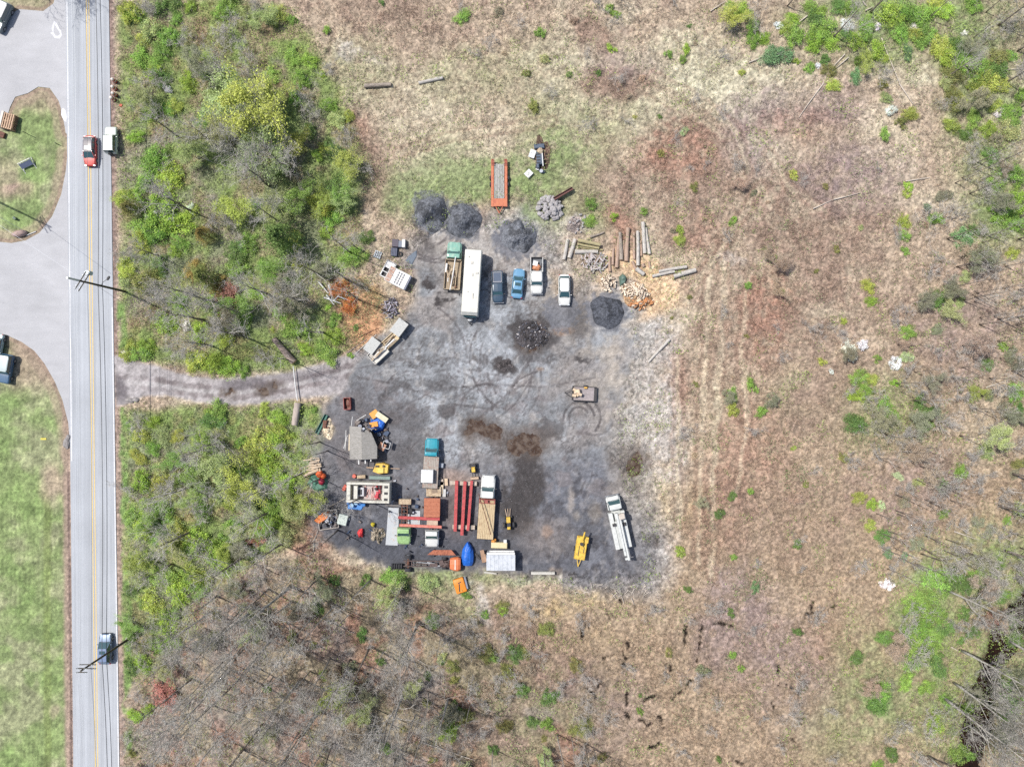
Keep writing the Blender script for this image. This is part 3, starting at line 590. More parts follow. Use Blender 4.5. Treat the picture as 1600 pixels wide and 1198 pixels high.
def twig_tree(rng, height, trunk_r, spread, levels=4, nmain=9, start=.35, upness=.6, gnarl=.25, twig=.012, n2=5, lean=0.):
    """branch skeleton -> (trunk MB, branch MB)"""
    T = MB(); B = MB(); rr = random.Random(int(rng.integers(1e6)))
    pts = []; x = y = 0; k = 7; lx, ly = rr.uniform(-lean, lean), rr.uniform(-lean, lean)
    for i in range(k + 1):
        t = i / k; pts.append(Vector((x + lx * t * height, y + ly * t * height, t * height))); x += rr.uniform(-1, 1) * gnarl * .35; y += rr.uniform(-1, 1) * gnarl * .35
    T.tube(pts, [trunk_r * (1.25 if i == 0 else 1 - .85 * i / k) for i in range(k + 1)], 6)
    def at(t): f = t * k; i = min(k - 1, int(f)); return pts[i].lerp(pts[i + 1], f - i)
    def grow(p, d, ln, r, lv):
        seg = 3 if lv < 3 else 2; q = [p]; dd = d.copy()
        for i in range(seg):
            dd = (dd + Vector((rr.uniform(-1, 1), rr.uniform(-1, 1), rr.uniform(-.6, 1))) * gnarl).normalized(); q.append(q[-1] + dd * ln / seg)
        B.tube(q, [r * (1 - .75 * i / seg) for i in range(seg + 1)], 4 if lv == 1 else 3)
        if lv >= levels: return
        for _ in range(n2 if lv < levels - 1 else n2 - 1):
            t = rr.uniform(.3, 1); i = min(seg - 1, int(t * seg)); s = q[i].lerp(q[i + 1], t * seg - i)
            ax = Vector((rr.uniform(-1, 1), rr.uniform(-1, 1), rr.uniform(-.3, .9))).normalized()
            nd = (dd * .75 + ax * .75).normalized(); grow(s, nd, ln * rr.uniform(.42, .62), max(twig, r * .5), lv + 1)
    for m in range(nmain):
        t = start + (1 - start) * (m + rr.random()) / nmain; a = rr.uniform(0, 2 * PI)
        d = Vector((math.cos(a), math.sin(a), upness + .5 * t)).normalized(); ln = spread * (1.15 - .75 * (t - start) / (1 - start)) * rr.uniform(.7, 1.2)
        grow(at(t), d, ln, max(twig * 1.5, trunk_r * .38 * (1.1 - t * .7)), 1)
    return T, B

LIB = {}
def build_library():
    rng = np.random.default_rng(99)
    leaf = vcmat('leaves', rough=.7, namt=0, objcol=True, trans=.3)
    bark = mat('bark_grey', (196, 188, 178), rough=.9, var=.3, scale=3, bump=.4); twigm = mat('twig_grey', (226, 220, 212), rough=.9, var=.2, scale=1.5)
    pale = mat('bark_pale', (206, 200, 192), rough=.9, var=.25, scale=1.5, spot=(150, 145, 138), spotamt=.3); dark = mat('bark_dark', (140, 128, 118), rough=.9, var=.3, scale=2)
    def put(kind, objs): LIB.setdefault(kind, []).append(objs)
    for i in range(7):      # small leafy shrub, about 1 m radius of unit mesh
        V, F, c = leafmesh('s', rng, 1500, .055, 24, .75, shell=.1)
        put('shrub', (mesh_np('shrub_foliage', V, F, c, [leaf]), None))
    for i in range(7):      # larger shrub with more, smaller leaves
        V, F, c = leafmesh('b', rng, 3400, .038, 34, .8, shell=.2)
        T, B = twig_tree(rng, .7, .025, .8, 2, 7, .1, .4, .3, .006, 4)
        put('bush', (mesh_np('bush_foliage', V, F, c, [leaf]), (B, pale)))
    for i in range(5):      # broad tree in pale new leaf: thin veil of leaves over visible branches
        T, B = twig_tree(rng, 1.5, .03, 1.0, 4, 12, .25, .5, .22, .003, 5)
        Vb = np.array(B.v); k = rng.integers(0, len(Vb), 7000); k = k[Vb[k][:, 2] > .5]
        pos = Vb[k] + rng.normal(0, .06, (len(k), 3)); V, F = leaf_quads(pos, .026, rng, .4); col = np.ones((len(k), 3)) * rng.uniform(.6, 1.4, len(k))[:, None]
        put('leafy', (mesh_np('crown_foliage', V, F, np.repeat(col, 4, 0), [leaf]), (T, B, bark, twigm)))
    for i in range(6):      # bare shrub / thicket
        T, B = twig_tree(rng, .75, .02, .95, 4, 11, .05, .35, .3, .005, 5)
        put('bare', (None, (T, B, twigm, twigm)))
    for i in range(7):      # bare broad tree 1 unit = 1 m
        T, B = twig_tree(rng, 13, .22, 5.2, 4, 11, .3, .75, .2, .014, 5)
        put('broad', (None, (T, B, dark, twigm)))
    for i in range(9):      # tall slim forest tree
        T, B = twig_tree(rng, 24, (.15, .12, .2)[i % 3], 3.8, 4, 11, .45, .8, .24, .016, 4, .06)
        put('tall', (None, (T, B, (bark, pale, dark)[i % 3], twigm)))
    for i in range(6):      # thin sapling
        T, B = twig_tree(rng, 9, .08, 1.7, 3, 9, .3, .9, .18, .010, 4, .04)
        put('sapling', (None, (T, B, dark, twigm)))
    for i in range(4):      # big pale dead tree
        T, B = twig_tree(rng, 19, .24, 6.5, 4, 13, .25, .7, .26, .018, 5, .06)
        put('sycamore', (None, (T, B, pale, pale)))
    for i in range(3):      # conical evergreen
        n = 4200; t = rng.uniform(0, 1, n) ** .75; a = rng.uniform(0, 2 * PI, n); r_ = (1 - t * .9) * rng.uniform(.45, 1, n) * (1 + .18 * np.sin(a * 5 + i)) * (1 + .12 * np.sin(t * 40))
        pos = np.stack([np.cos(a) * r_, np.sin(a) * r_, (1 - (1 - t) ** 1.3) * 1.9 + .15], 1); V, F = leaf_quads(pos, .05, rng, .3, .4); col = np.ones((n, 3)) * rng.uniform(.55, 1.45, n)[:, None]
        T = MB(); T.tube([(0, 0, 0), (0, 0, 1.0), (0, 0, 1.7)], [.06, .04, .01], 6)
        put('evergreen', (mesh_np('crown_foliage', V, F, np.repeat(col, 4, 0), [leaf]), (T, MB(), bark, twigm)))
    # turn the branch builders into meshes once
    for kind, lst in LIB.items():
        for i, (fo, br) in enumerate(lst):
            if br is None: continue
            if len(br) == 2:
                o = br[0].build('shrub_stems', br[1], smooth=True); me = o.data; bpy.data.objects.remove(o); lst[i] = (fo, (me,))
            else:
                T, B, m1, m2 = br; ms = []
                for b_, m_ in ((T, m1), (B, m2)):
                    if not b_.v: ms.append(None); continue
                    o = b_.build('tree_part', m_, smooth=True); ms.append(o.data); bpy.data.objects.remove(o)
                lst[i] = (fo, tuple(ms))

COL = {'green': (142, 180, 78), 'bright': (160, 192, 72), 'yellow': (178, 192, 84), 'pale': (172, 184, 118), 'deep': (112, 146, 72), 'bluegreen': (120, 160, 104), 'olive': (146, 148, 80), 'rust': (180, 158, 84), 'white': (236, 238, 232), 'red': (176, 122, 104), 'orange': (222, 132, 74), 'mint': (190, 205, 150), 'grey': (150, 150, 118), 'brown': (182, 160, 136)}
CW = {'green': 'green', 'bright': 'bright green', 'yellow': 'yellow green', 'pale': 'pale green', 'deep': 'dark green', 'bluegreen': 'blue green', 'olive': 'olive green', 'rust': 'rusty olive', 'white': 'white flowering', 'red': 'reddish', 'orange': 'orange leaved', 'mint': 'pale whitish green', 'grey': 'grey green', 'brown': 'brown'}
_pr = random.Random(77); PLANTS = []
KEEP = [((428,529),(459,566),15),((465,629),(461,664),11),((600,415),(640,440),14),((590,397),(590,398),9),((506,455),(533,474),12),((497,650),(512,680),9),((176,125),(190,165),12),((860,300),(880,345),14),((560,555),(640,500),14)]
def plant(kind, px, py, rad, colour=None, label=None, h=None, group=None, cat=None):
    if kind not in ('tall', 'broad', 'sapling', 'sycamore') and label is None:
        for (a, b_, d_) in KEEP:
            t_ = max(0, min(1, ((px - a[0]) * (b_[0] - a[0]) + (py - a[1]) * (b_[1] - a[1])) / ((b_[0] - a[0]) ** 2 + (b_[1] - a[1]) ** 2))); q_ = math.hypot(px - a[0] - t_ * (b_[0] - a[0]), py - a[1] - t_ * (b_[1] - a[1]))
            if q_ < d_ + rad * .8:
                if q_ < d_ * .8: return None
                rad = max(6, (q_ - d_) / .8)
    """rad in photo px for shrubs; metres height for trees"""
    v = _pr.choice(LIB[kind]); fo, br = v
    unit = kind in ('shrub', 'bush', 'leafy', 'bare', 'evergreen')
    if unit:
        s = rad * .1 / .95; zs = s * _pr.uniform(.85, 1.15)
        if kind == 'shrub': zs = min(zs, 1.6)
        hh = {'shrub': .5, 'bush': .55, 'leafy': 1.1, 'bare': .5, 'evergreen': .9}[kind] * zs; x, y = P(px, py, hh)
    else:
        base = {'broad': 13, 'tall': 24, 'sapling': 9, 'sycamore': 19}[kind]; s = zs = rad / base; s = s * (1 if kind != 'sapling' else _pr.uniform(.9, 1.2)); x, y = P(px, py, 0)
    name = {'shrub': 'shrub', 'bush': 'leafy_bush', 'leafy': 'leafing_tree', 'bare': 'bare_shrub', 'broad': 'bare_tree', 'tall': 'forest_tree', 'sapling': 'sapling', 'sycamore': 'dead_tree', 'evergreen': 'evergreen_tree'}[kind]
    f = COL[colour] if colour else (170, 165, 160); gm = sum(f) / 3; f = tuple(v * .84 + gm * .16 for v in f); jit = _pr.uniform(.84, 1.16) * 1.5
    oc = [min(.9, float(c) * jit) * (1 + _pr.uniform(-.06, .06)) for c in lin(f) / K]; rz = _pr.uniform(0, 2 * PI)
    cat = cat or {'shrub': 'shrub', 'leafy_bush': 'bush', 'bare_shrub': 'shrub', 'sapling': 'sapling'}.get(name, 'tree')
    def mk(nm, me, parent=None):
        o = bpy.data.objects.new(nm, me); C.objects.link(o); o.parent = parent; o.color = (*oc, 1); return o
    if kind == 'shrub':
        root = mk(name, fo)
    else:
        root = mk(name, None)
        if kind == 'bush': mk('foliage', fo, root); mk('stem', br[0], root)
        else:
            if kind == 'bare': mk('stem', br[0], root); mk('twigs', br[1], root)
            else:
                mk('trunk', br[0], root); cr = None
                if br[1] is not None: cr = mk('crown' if fo is None else 'limbs', br[1], root)
                if fo is not None: mk('crown', fo, root)
    root.location = (x, y, -.04); root.rotation_euler = (0, 0, rz); e_ = _pr.uniform(.78, 1.28) if unit else 1.; root.scale = (s * e_, s / e_, zs * (.72 if kind in ('leafy', 'bush', 'bare') else 1))
    tag(root, label, cat, group); PLANTS.append((root, kind, px, py, rad, colour)); return root
# ---- where the plants stand
REG = [('on the verge beside the two lane road', lambda x, y: x < 225),
       ('in the thicket at the north end of the roadside woods', lambda x, y: x < 560 and y < 150),
       ('in the roadside woods beside the parked pale vehicle', lambda x, y: x < 330 and y < 300),
       ('at the field edge of the northern woods', lambda x, y: 440 < x < 590 and y < 400),
       ('in the middle of the northern roadside woods', lambda x, y: x < 440 and y < 400),
       ('along the north side of the gravel driveway', lambda x, y: x < 600 and 490 <= y < 600),
       ('in the woods between the orange shrub and the road', lambda x, y: x < 600 and y < 600),
       ('along the south side of the gravel driveway', lambda x, y: x < 520 and y < 690),
       ('in the woods west of the junk filled yard corner', lambda x, y: x < 500 and y < 830),
       ('in the woods south west of the gravel yard', lambda x, y: x < 500 and y < 960),
       ('in the bare forest at the bottom left', lambda x, y: x < 600 and y >= 840),
       ('behind the overturned truck chassis at the yard edge', lambda x, y: x < 760 and y < 960),
       ('where the bare forest thins out below the yard', lambda x, y: x < 960 and y >= 840),
       ('in the marshy field below the yard', lambda x, y: x < 1330 and y >= 900),
       ('beside the dark creek at the bottom right', lambda x, y: y >= 900),
       ('in the open field at the top edge above the trailer', lambda x, y: x < 1130 and y < 130),
       ('in the open field north of the log piles', lambda x, y: x < 1130 and y < 420),
       ('in the flowering thicket at the top right', lambda x, y: y < 130),
       ('among the fallen trunks below the flowering thicket', lambda x, y: y < 280),
       ('at the right edge beyond the brown field', lambda x, y: x > 1480 and y < 600),
       ('in the brown field east of the log piles', lambda x, y: y < 500),
       ('near the big clump in the eastern field', lambda x, y: y < 720 and x > 1290),
       ('in the thin sapling growth at the right edge', lambda x, y: x > 1290),
       ('in the open field east of the gravel yard', lambda x, y: True)]
def where(x, y):
    for t, f in REG:
        if f(x, y): return t
def sizew(kind, rad):
    if kind in ('shrub', 'bush', 'bare', 'leafy', 'evergreen'): return 'tiny' if rad < 8 else 'small' if rad < 14 else 'mid sized' if rad < 22 else 'large'
    return 'short' if rad < {'broad': 11, 'tall': 20, 'sapling': 8, 'sycamore': 15}[kind] else 'tall'
def auto_labels():
    KW = {'shrub': 'shrub', 'bush': 'bush', 'leafy': 'tree in new leaf', 'bare': 'bare twiggy shrub', 'broad': 'bare spreading tree', 'tall': 'slim bare forest tree', 'sapling': 'thin bare sapling', 'sycamore': 'pale dead tree', 'evergreen': 'dense evergreen tree'}
    seen = {}
    for o, kind, px, py, rad, colour in PLANTS:
        if o.get('label'): continue
        lab = f"{sizew(kind, rad)} {CW[colour] + ' ' if colour else ''}{KW[kind]} {where(px, py)}".replace(' the the ', ' the '); w = lab.split()
        if len(w) > 16: lab = lab.replace('in the woods between the orange shrub and the road', 'in the woods left of the orange shrub').replace('in the woods west of the junk filled yard corner', 'in the woods left of the junk filled yard').replace('in new leaf ', '')
        o['label'] = lab; seen.setdefault(lab, []).append(o)
    for lab, os_ in seen.items():
        if len(os_) > 1:
            for o in os_: o['group'] = lab.replace('shrub ', 'shrubs ', 1).replace('bush ', 'bushes ', 1).replace('tree ', 'trees ', 1).replace('sapling ', 'saplings ', 1)

def inpoly(x, y, poly):
    c = False; n = len(poly)
    for i in range(n):
        ax, ay = poly[i]; bx, by = poly[(i + 1) % n]
        if (ay > y) != (by > y) and x < (bx - ax) * (y - ay) / (by - ay) + ax: c = not c
    return c
def fill(poly, n, kinds, dmin, seed, avoid=None):
    """kinds: list of (weight, kind, rmin, rmax, colour list)"""
    rr = random.Random(seed); xs = [p[0] for p in poly]; ys = [p[1] for p in poly]; got = []; tries = 0
    W = [k[0] for k in kinds]
    while len(got) < n and tries < n * 60:
        tries += 1; x = rr.uniform(min(xs), max(xs)); y = rr.uniform(min(ys), max(ys))
        if not inpoly(x, y, poly) or (avoid and any(inpoly(x, y, a) for a in avoid)): continue
        if any(abs(x - a) < dmin and abs(y - b) < dmin and (x - a) ** 2 + (y - b) ** 2 < dmin * dmin for a, b in got): continue
        got.append((x, y)); w, kind, r0, r1, cols = rr.choices(kinds, W)[0]
        plant(kind, x, y, rr.uniform(r0, r1), rr.choice(cols) if cols else None)

def place_plants():
    S = lambda lst: [plant(k, x, y, r, c) for (x, y, r, k, c) in lst]
    # hand placed, read off the photo: x, y, radius px, kind, colour
    S([(205,20,17,'bush','bright'),(232,48,22,'bush','pale'),(215,88,20,'bush','green'),(250,78,18,'bush','green'),(240,112,16,'bush','bright'),(222,60,14,'bush','yellow'),(345,12,18,'bush','green'),(250,8,16,'bush','deep'),(325,92,15,'bush','bright'),(350,116,20,'bush','bright'),(318,112,13,'bush','green'),(295,8,12,'bush','bright'),
       (360,52,30,'bare',None),(385,85,28,'bare',None),(345,75,22,'bare',None),(250,122,15,'bare',None),(400,18,12,'bare',None),(230,12,14,'bare',None),
       (378,176,56,'leafy','yellow'),(350,150,44,'leafy','pale'),(402,210,50,'leafy','pale'),(425,140,30,'leafy','yellow'),(330,205,36,'leafy','pale'),(455,30,9,'shrub','green'),(510,45,8,'shrub','green'),(455,85,17,'bush','green'),(482,92,15,'bush','bright'),(470,120,18,'bush','green'),(512,162,15,'bush','green'),(503,115,7,'shrub','bright'),(545,180,11,'bush','yellow'),
       (478,166,26,'bare',None),(495,175,16,'bare',None),(508,232,13,'bush','yellow'),(525,285,20,'bush','deep'),(270,165,15,'bush','yellow'),(262,138,9,'shrub','white'),(210,212,14,'bush','bright'),(238,245,26,'bush','green'),(262,275,26,'bush','bright'),(225,280,20,'bush','green'),(300,240,22,'leafy','pale'),
       (250,330,34,'bush','bright'),(225,352,26,'bush','green'),(275,345,26,'bush','bright'),(240,368,20,'bush','green'),(212,310,20,'bush','bright'),(205,326,20,'evergreen','olive'),(298,326,10,'shrub','white'),(243,334,8,'shrub','white'),(318,366,17,'evergreen','rust'),(365,398,20,'bush','deep'),(385,380,20,'bush','green'),
       (350,345,34,'bare',None),(318,432,24,'evergreen','olive'),(300,420,18,'bush','rust'),(340,445,18,'bush','rust'),(355,465,26,'bush','red'),(330,475,22,'bare',None),(225,435,26,'bush','olive'),(240,458,22,'bare',None),(262,470,26,'bare',None),(255,505,22,'bush','bright'),(228,540,16,'bush','bright'),(280,470,14,'bush','green'),(290,508,9,'shrub','white'),
       (440,372,34,'evergreen','deep'),(500,318,26,'bush','yellow'),(470,300,26,'leafy','green'),(430,320,30,'leafy','pale'),(520,340,18,'bush','green'),(460,410,26,'bare',None),(510,420,18,'leafy','grey'),(565,400,14,'bush','pale'),(590,402,7,'shrub','bright'),
       (440,535,26,'bush','bright'),(475,545,28,'bush','bright'),(510,550,22,'bush','green'),(460,515,24,'bush','green'),(425,515,20,'bush','yellow'),(455,470,34,'leafy','grey'),(548,555,8,'shrub','green'),(555,512,6,'shrub','deep'),(330,568,20,'bush','bright'),(355,572,20,'bush','bright'),(305,565,12,'bush','green'),(380,580,12,'bush','green'),(520,500,14,'bush','green')])
    S([(215,715,15,'bush','yellow'),(235,660,14,'bush','bright'),(220,682,15,'bush','yellow'),(325,645,9,'bush','bright'),(345,655,10,'shrub','green'),(312,690,18,'bush','yellow'),(250,730,16,'bush','pale'),(290,715,24,'bare',None),(270,745,30,'bare',None),(340,735,30,'leafy','pale'),(370,760,34,'leafy','yellow'),(400,700,28,'bush','yellow'),(430,690,24,'bush','bright'),(455,680,24,'bush','bright'),(420,735,28,'bush','bright'),(440,765,26,'bush','bright'),
       (465,650,16,'bush','yellow'),(490,640,16,'bush','green'),(410,640,12,'bush','yellow'),(430,650,14,'bush','bright'),(225,790,18,'bush','bright'),(250,800,22,'bush','green'),(220,830,20,'bush','bright'),(245,850,22,'bush','green'),(275,830,20,'bush','yellow'),(300,850,26,'bush','bright'),(335,870,26,'bush','bright'),(300,800,24,'bare',None),(360,830,24,'bush','green'),(225,880,18,'bush','bright'),(250,900,24,'bush','green'),
       (275,925,24,'bush','bright'),(235,945,24,'bush','yellow'),(305,900,22,'bush','yellow'),(260,960,18,'bush','green'),(395,840,20,'bush','red'),(385,800,20,'leafy','pale'),(380,855,18,'leafy','grey'),(255,1090,26,'bush','red'),(210,1120,14,'bush','bright'),(230,1110,12,'bush','bright'),(330,1000,16,'bush','pale')])
    S([(612,905,20,'bush','green'),(630,912,14,'bush','deep'),(668,912,19,'bush','pale'),(675,970,14,'bush','deep'),(690,1030,11,'shrub','pale'),(703,1115,18,'bush','deep'),(700,1145,20,'bush','bright'),(728,1120,15,'bush','olive'),(770,1028,11,'shrub','green'),(790,1050,14,'bush','olive'),(758,960,8,'shrub','green'),(785,955,9,'shrub','bright'),(730,930,9,'shrub','green'),(855,1132,13,'shrub','green'),(820,1020,14,'bush','olive'),(860,1090,16,'bush','deep'),
       (915,1140,16,'bush','olive'),(495,950,12,'bush','deep'),(505,1055,9,'shrub','bright'),(470,1110,6,'shrub','green'),(545,1045,14,'bush','grey'),(520,1100,30,'leafy','yellow'),(560,1120,24,'leafy','pale'),(1075,922,8,'shrub','deep'),(1142,957,8,'shrub','deep'),(1145,1022,8,'shrub','green'),(1158,1045,7,'shrub','green'),(1098,1048,12,'shrub','grey'),(1180,918,10,'shrub','bluegreen'),(1000,1112,7,'shrub','green'),(1120,1100,14,'bare',None)])
    S([(953,12,8,'shrub','green'),(962,22,8,'shrub','green'),(722,24,14,'bush','green'),(778,18,10,'shrub','grey'),(845,50,10,'shrub','green'),(850,90,10,'shrub','pale'),(955,75,9,'shrub','bright'),(1072,75,9,'shrub','bright'),(1068,92,8,'shrub','green'),(1045,84,8,'shrub','green'),(835,165,12,'shrub','olive'),(1070,205,8,'shrub','mint'),(992,183,5,'shrub','yellow'),(1032,240,8,'shrub','olive'),(1085,292,9,'shrub','olive'),(1063,375,11,'bush','yellow'),(1063,360,8,'shrub','bright'),(920,345,13,'bush','green'),(925,318,12,'shrub','green'),(960,338,8,'shrub','bright'),(1005,330,8,'shrub','green'),
       (1170,447,8,'shrub','green'),(1140,8,10,'bush','green'),(1160,15,18,'bush','bright'),(1178,42,15,'bush','green'),(1180,62,14,'bush','green'),(1195,58,12,'bush','bright'),(1160,112,7,'shrub','yellow'),(1216,40,9,'shrub','white'),(1215,84,24,'bush','bluegreen'),(1245,95,7,'shrub','bright'),(1325,37,13,'bush','white'),(1322,55,14,'bush','deep'),(1290,40,24,'bush','green'),(1300,62,18,'bush','bright'),(1280,18,14,'bush','bright'),(1355,45,18,'bush','green'),(1372,75,17,'bush','bright'),(1380,88,12,'bush','yellow'),(1372,40,7,'shrub','white'),(1428,42,8,'shrub','white'),
       (1395,20,24,'bush','bright'),(1430,20,22,'bush','green'),(1480,15,18,'bush','bright'),(1450,55,22,'bush','green'),(1472,68,20,'bush','yellow'),(1420,80,12,'bush','bluegreen'),(1456,65,7,'shrub','white'),(1508,52,6,'shrub','white'),(1500,68,17,'bush','deep'),(1410,50,18,'bush','green'),(1330,10,16,'bush','green'),(1305,132,14,'bush','yellow'),(1298,108,14,'bush','olive'),(1338,118,13,'bush','bluegreen'),(1342,95,9,'shrub','green'),(1278,103,6,'shrub','white'),(1290,93,10,'shrub','deep'),(1265,105,10,'shrub','green'),(1394,172,10,'shrub','white'),(1410,190,12,'shrub','olive'),(1385,210,12,'shrub','green'),(1242,273,9,'shrub','yellow'),(1380,130,10,'shrub','olive'),
       (1520,95,22,'bush','green'),(1540,110,22,'bush','green'),(1550,130,24,'bush','yellow'),(1490,115,18,'bush','olive'),(1495,150,20,'bush','olive'),(1565,88,18,'bush','olive'),(1535,155,24,'leafy','grey'),(1490,195,15,'bush','yellow'),(1562,175,9,'shrub','white'),(1572,200,8,'shrub','white'),(1585,190,14,'bush','green'),(1560,215,16,'bush','grey'),(1585,270,22,'bush','green'),(1560,285,18,'bush','green'),(1420,290,9,'shrub','bright'),(1418,302,8,'shrub','yellow'),(1415,345,14,'bush','yellow'),(1416,368,11,'bush','green'),(1416,392,8,'shrub','green'),(1465,340,13,'bush','green'),(1450,325,8,'shrub','bluegreen'),
       (1570,330,22,'bush','green'),(1595,310,24,'bush','bright'),(1590,345,20,'bush','green'),(1510,372,20,'bush','bluegreen'),(1525,360,12,'bush','deep'),(1540,405,26,'leafy','grey'),(1585,395,12,'bush','yellow'),(1475,468,20,'bush','deep'),(1490,455,20,'leafy','grey'),(1360,446,13,'bush','yellow'),(1363,470,11,'bush','bright'),(1320,502,7,'shrub','yellow'),(1345,355,6,'shrub','pale'),(1222,455,6,'shrub','yellow'),(1405,500,18,'bare',None),(1330,548,15,'shrub','white'),(1350,540,11,'shrub','white'),(1400,566,12,'shrub','white'),(1418,558,12,'bush','mint'),(1372,560,8,'shrub','green'),(1285,565,8,'shrub','yellow'),(1300,580,5,'shrub','white'),
       (1345,590,16,'bush','green'),(1365,592,12,'bush','yellow'),(1340,620,14,'bush','bright'),(1355,608,14,'bush','green'),(1385,635,16,'bush','green'),(1398,650,14,'bush','green'),(1440,628,14,'bush','deep'),(1455,645,14,'bush','deep'),(1448,665,12,'bush','green'),(1340,662,20,'bush','deep'),(1365,668,24,'bare',None),(1375,625,20,'bare',None),(1380,660,22,'leafy','grey'),(1400,598,8,'shrub','bright'),(1527,612,15,'leafy','yellow'),(1590,615,18,'bush','green'),(1595,640,12,'bush','deep'),
       (1545,570,12,'bush','deep'),(1568,542,9,'shrub','green'),(1595,570,14,'bush','grey'),(1405,744,9,'bush','mint'),(1345,778,13,'bush','yellow'),(1365,788,11,'bush','bright'),(1378,790,8,'shrub','mint'),(1362,822,11,'bush','yellow'),(1382,838,15,'bush','deep'),(1475,758,13,'bush','deep'),(1415,785,12,'bush','grey'),(1390,866,10,'shrub','bluegreen'),(1415,870,7,'shrub','bluegreen'),(1240,700,5,'shrub','yellow'),(1246,850,9,'shrub','deep'),(1260,757,6,'shrub','olive'),(1320,715,10,'shrub','olive'),(1595,725,12,'bush','olive'),
       (1145,618,12,'bush','green'),(1175,602,12,'shrub','green'),(1192,643,12,'shrub','green'),(1145,640,12,'shrub','yellow'),(1125,804,10,'bush','deep'),(1145,775,9,'bush','deep'),(1174,767,7,'shrub','green'),(1062,862,10,'shrub','yellow'),(1147,870,7,'shrub','green'),(1388,914,11,'shrub','white'),(1178,300,7,'shrub','grey'),(1145,345,8,'shrub','green')])
    S([(1470,910,26,'bush','green'),(1500,908,24,'bush','deep'),(1455,935,22,'bush','green'),(1435,950,24,'bush','green'),(1465,960,20,'bush','green'),(1440,985,24,'bush','green'),(1430,1015,22,'bush','green'),(1455,1010,20,'bush','green'),(1425,1038,18,'bush','green'),(1480,985,18,'bush','deep'),(1470,1045,18,'bush','deep'),(1380,1085,20,'bush','green'),(1375,1100,22,'bush','deep'),(1465,1132,18,'bush','bright'),(1340,1030,14,'bush','deep'),(1395,1180,14,'bush','deep'),(1500,1182,18,'bush','green'),
       (1585,1110,20,'bush','green'),(1575,1080,18,'bush','green'),(1590,1000,16,'bush','deep'),(1565,935,14,'bush','deep'),(1530,905,16,'bush','green'),(1560,880,14,'bush','deep'),(1450,1075,14,'bush','green'),(1555,970,12,'bush','red'),(1510,960,14,'bush','deep')])
    plant('bush', 528, 452, 17, 'orange', 'orange leaved shrub above the broken white branches'); plant('bush', 545, 478, 15, 'orange', 'fading orange shrub right of the broken white branches')
    # random fill between them
    mixg = ['bright', 'green', 'green', 'yellow', 'pale', 'deep']
    fill(WOOD_N, 96, [(6, 'bush', 11, 21, mixg), (3, 'bare', 14, 26, None), (1.5, 'leafy', 18, 28, ['pale', 'grey', 'yellow', 'green'])], 16, 1)
    fill(WOOD_S, 66, [(7, 'bush', 11, 20, mixg), (2.4, 'bare', 14, 26, None), (1.5, 'leafy', 16, 26, ['pale', 'yellow', 'green'])], 17, 2)
    fill(WOOD_B, 90, [(2.4, 'shrub', 6, 12, ['deep', 'green', 'olive', 'olive', 'brown']), (3, 'bare', 12, 26, None), (1.3, 'leafy', 16, 26, ['grey', 'pale', 'grey', 'brown', 'pale'])], 26, 3)
    fill([(1130,0),(1600,0),(1600,260),(1480,220),(1300,110),(1140,60)], 44, [(5, 'bush', 11, 20, mixg), (2, 'bare', 14, 26, None), (1, 'leafy', 16, 24, ['olive', 'yellow', 'grey'])], 18, 4)
    fill([(1480,240),(1600,240),(1600,880),(1420,880),(1400,600)], 70, [(3, 'bush', 8, 16, ['deep', 'grey', 'green', 'grey', 'pale']), (5, 'bare', 14, 28, None), (2, 'leafy', 14, 26, ['grey', 'brown', 'pale'])], 20, 5)
    fill([(1380,900),(1600,880),(1600,1198),(1340,1198)], 44, [(3, 'bush', 8, 16, ['deep', 'grey', 'green']), (5, 'bare', 14, 28, None), (2, 'leafy', 14, 24, ['grey', 'brown'])], 20, 6)
    fill([(1040,150),(1480,300),(1400,900),(1060,880)], 60, [(2, 'shrub', 3, 7, ['olive', 'brown', 'grey', 'brown']), (4, 'bare', 8, 20, None), (1, 'leafy', 8, 16, ['brown', 'grey'])], 30, 7)
    fill([(560,0),(1140,0),(1140,230),(900,200),(700,60)], 28, [(2, 'shrub', 4, 8, ['olive', 'brown', 'deep']), (3, 'bare', 8, 18, None)], 28, 8)
    fill(MARSH, 30, [(2, 'shrub', 4, 9, ['olive', 'deep', 'brown', 'brown']), (3, 'bare', 10, 22, None)], 32, 9)
    fill([(690,960),(800,930),(900,1030),(960,1130),(880,1160),(760,1130),(690,1080)], 30, [(3, 'bush', 10, 18, ['olive', 'deep', 'brown', 'olive']), (3, 'bare', 14, 24, None)], 20, 10)
    # bare trees: x, y of the foot, height m
    for x, y, h in ((300,330,12),(350,475,14),(320,500,13),(390,250,13),(420,290,14),(365,130,10),(455,270,13),(340,230,12),(280,215,11),(500,430,12),(470,470,13),(420,460,12),(380,525,13),(330,540,12),(300,460,12),(250,400,9),(410,200,11),(560,390,9),(440,350,13),
                    (330,700,11),(350,690,10),(300,760,12),(420,800,12),(360,760,11),(470,740,10),(300,830,12),(380,870,13),(440,850,12),(520,790,9),(340,930,13),(270,880,10),(500,900,14),(420,760,11)): plant('broad', x, y, h * _pr.uniform(.8, 1.0) * .92)
    for x, y, h in ((561,778,13),(528,828,13),(500,748,12),(512,704,11),(545,438,14),(560,468,14),(508,520,13),(548,395,13),(452,562,12),(500,690,10)): plant('sapling', x, y, h)
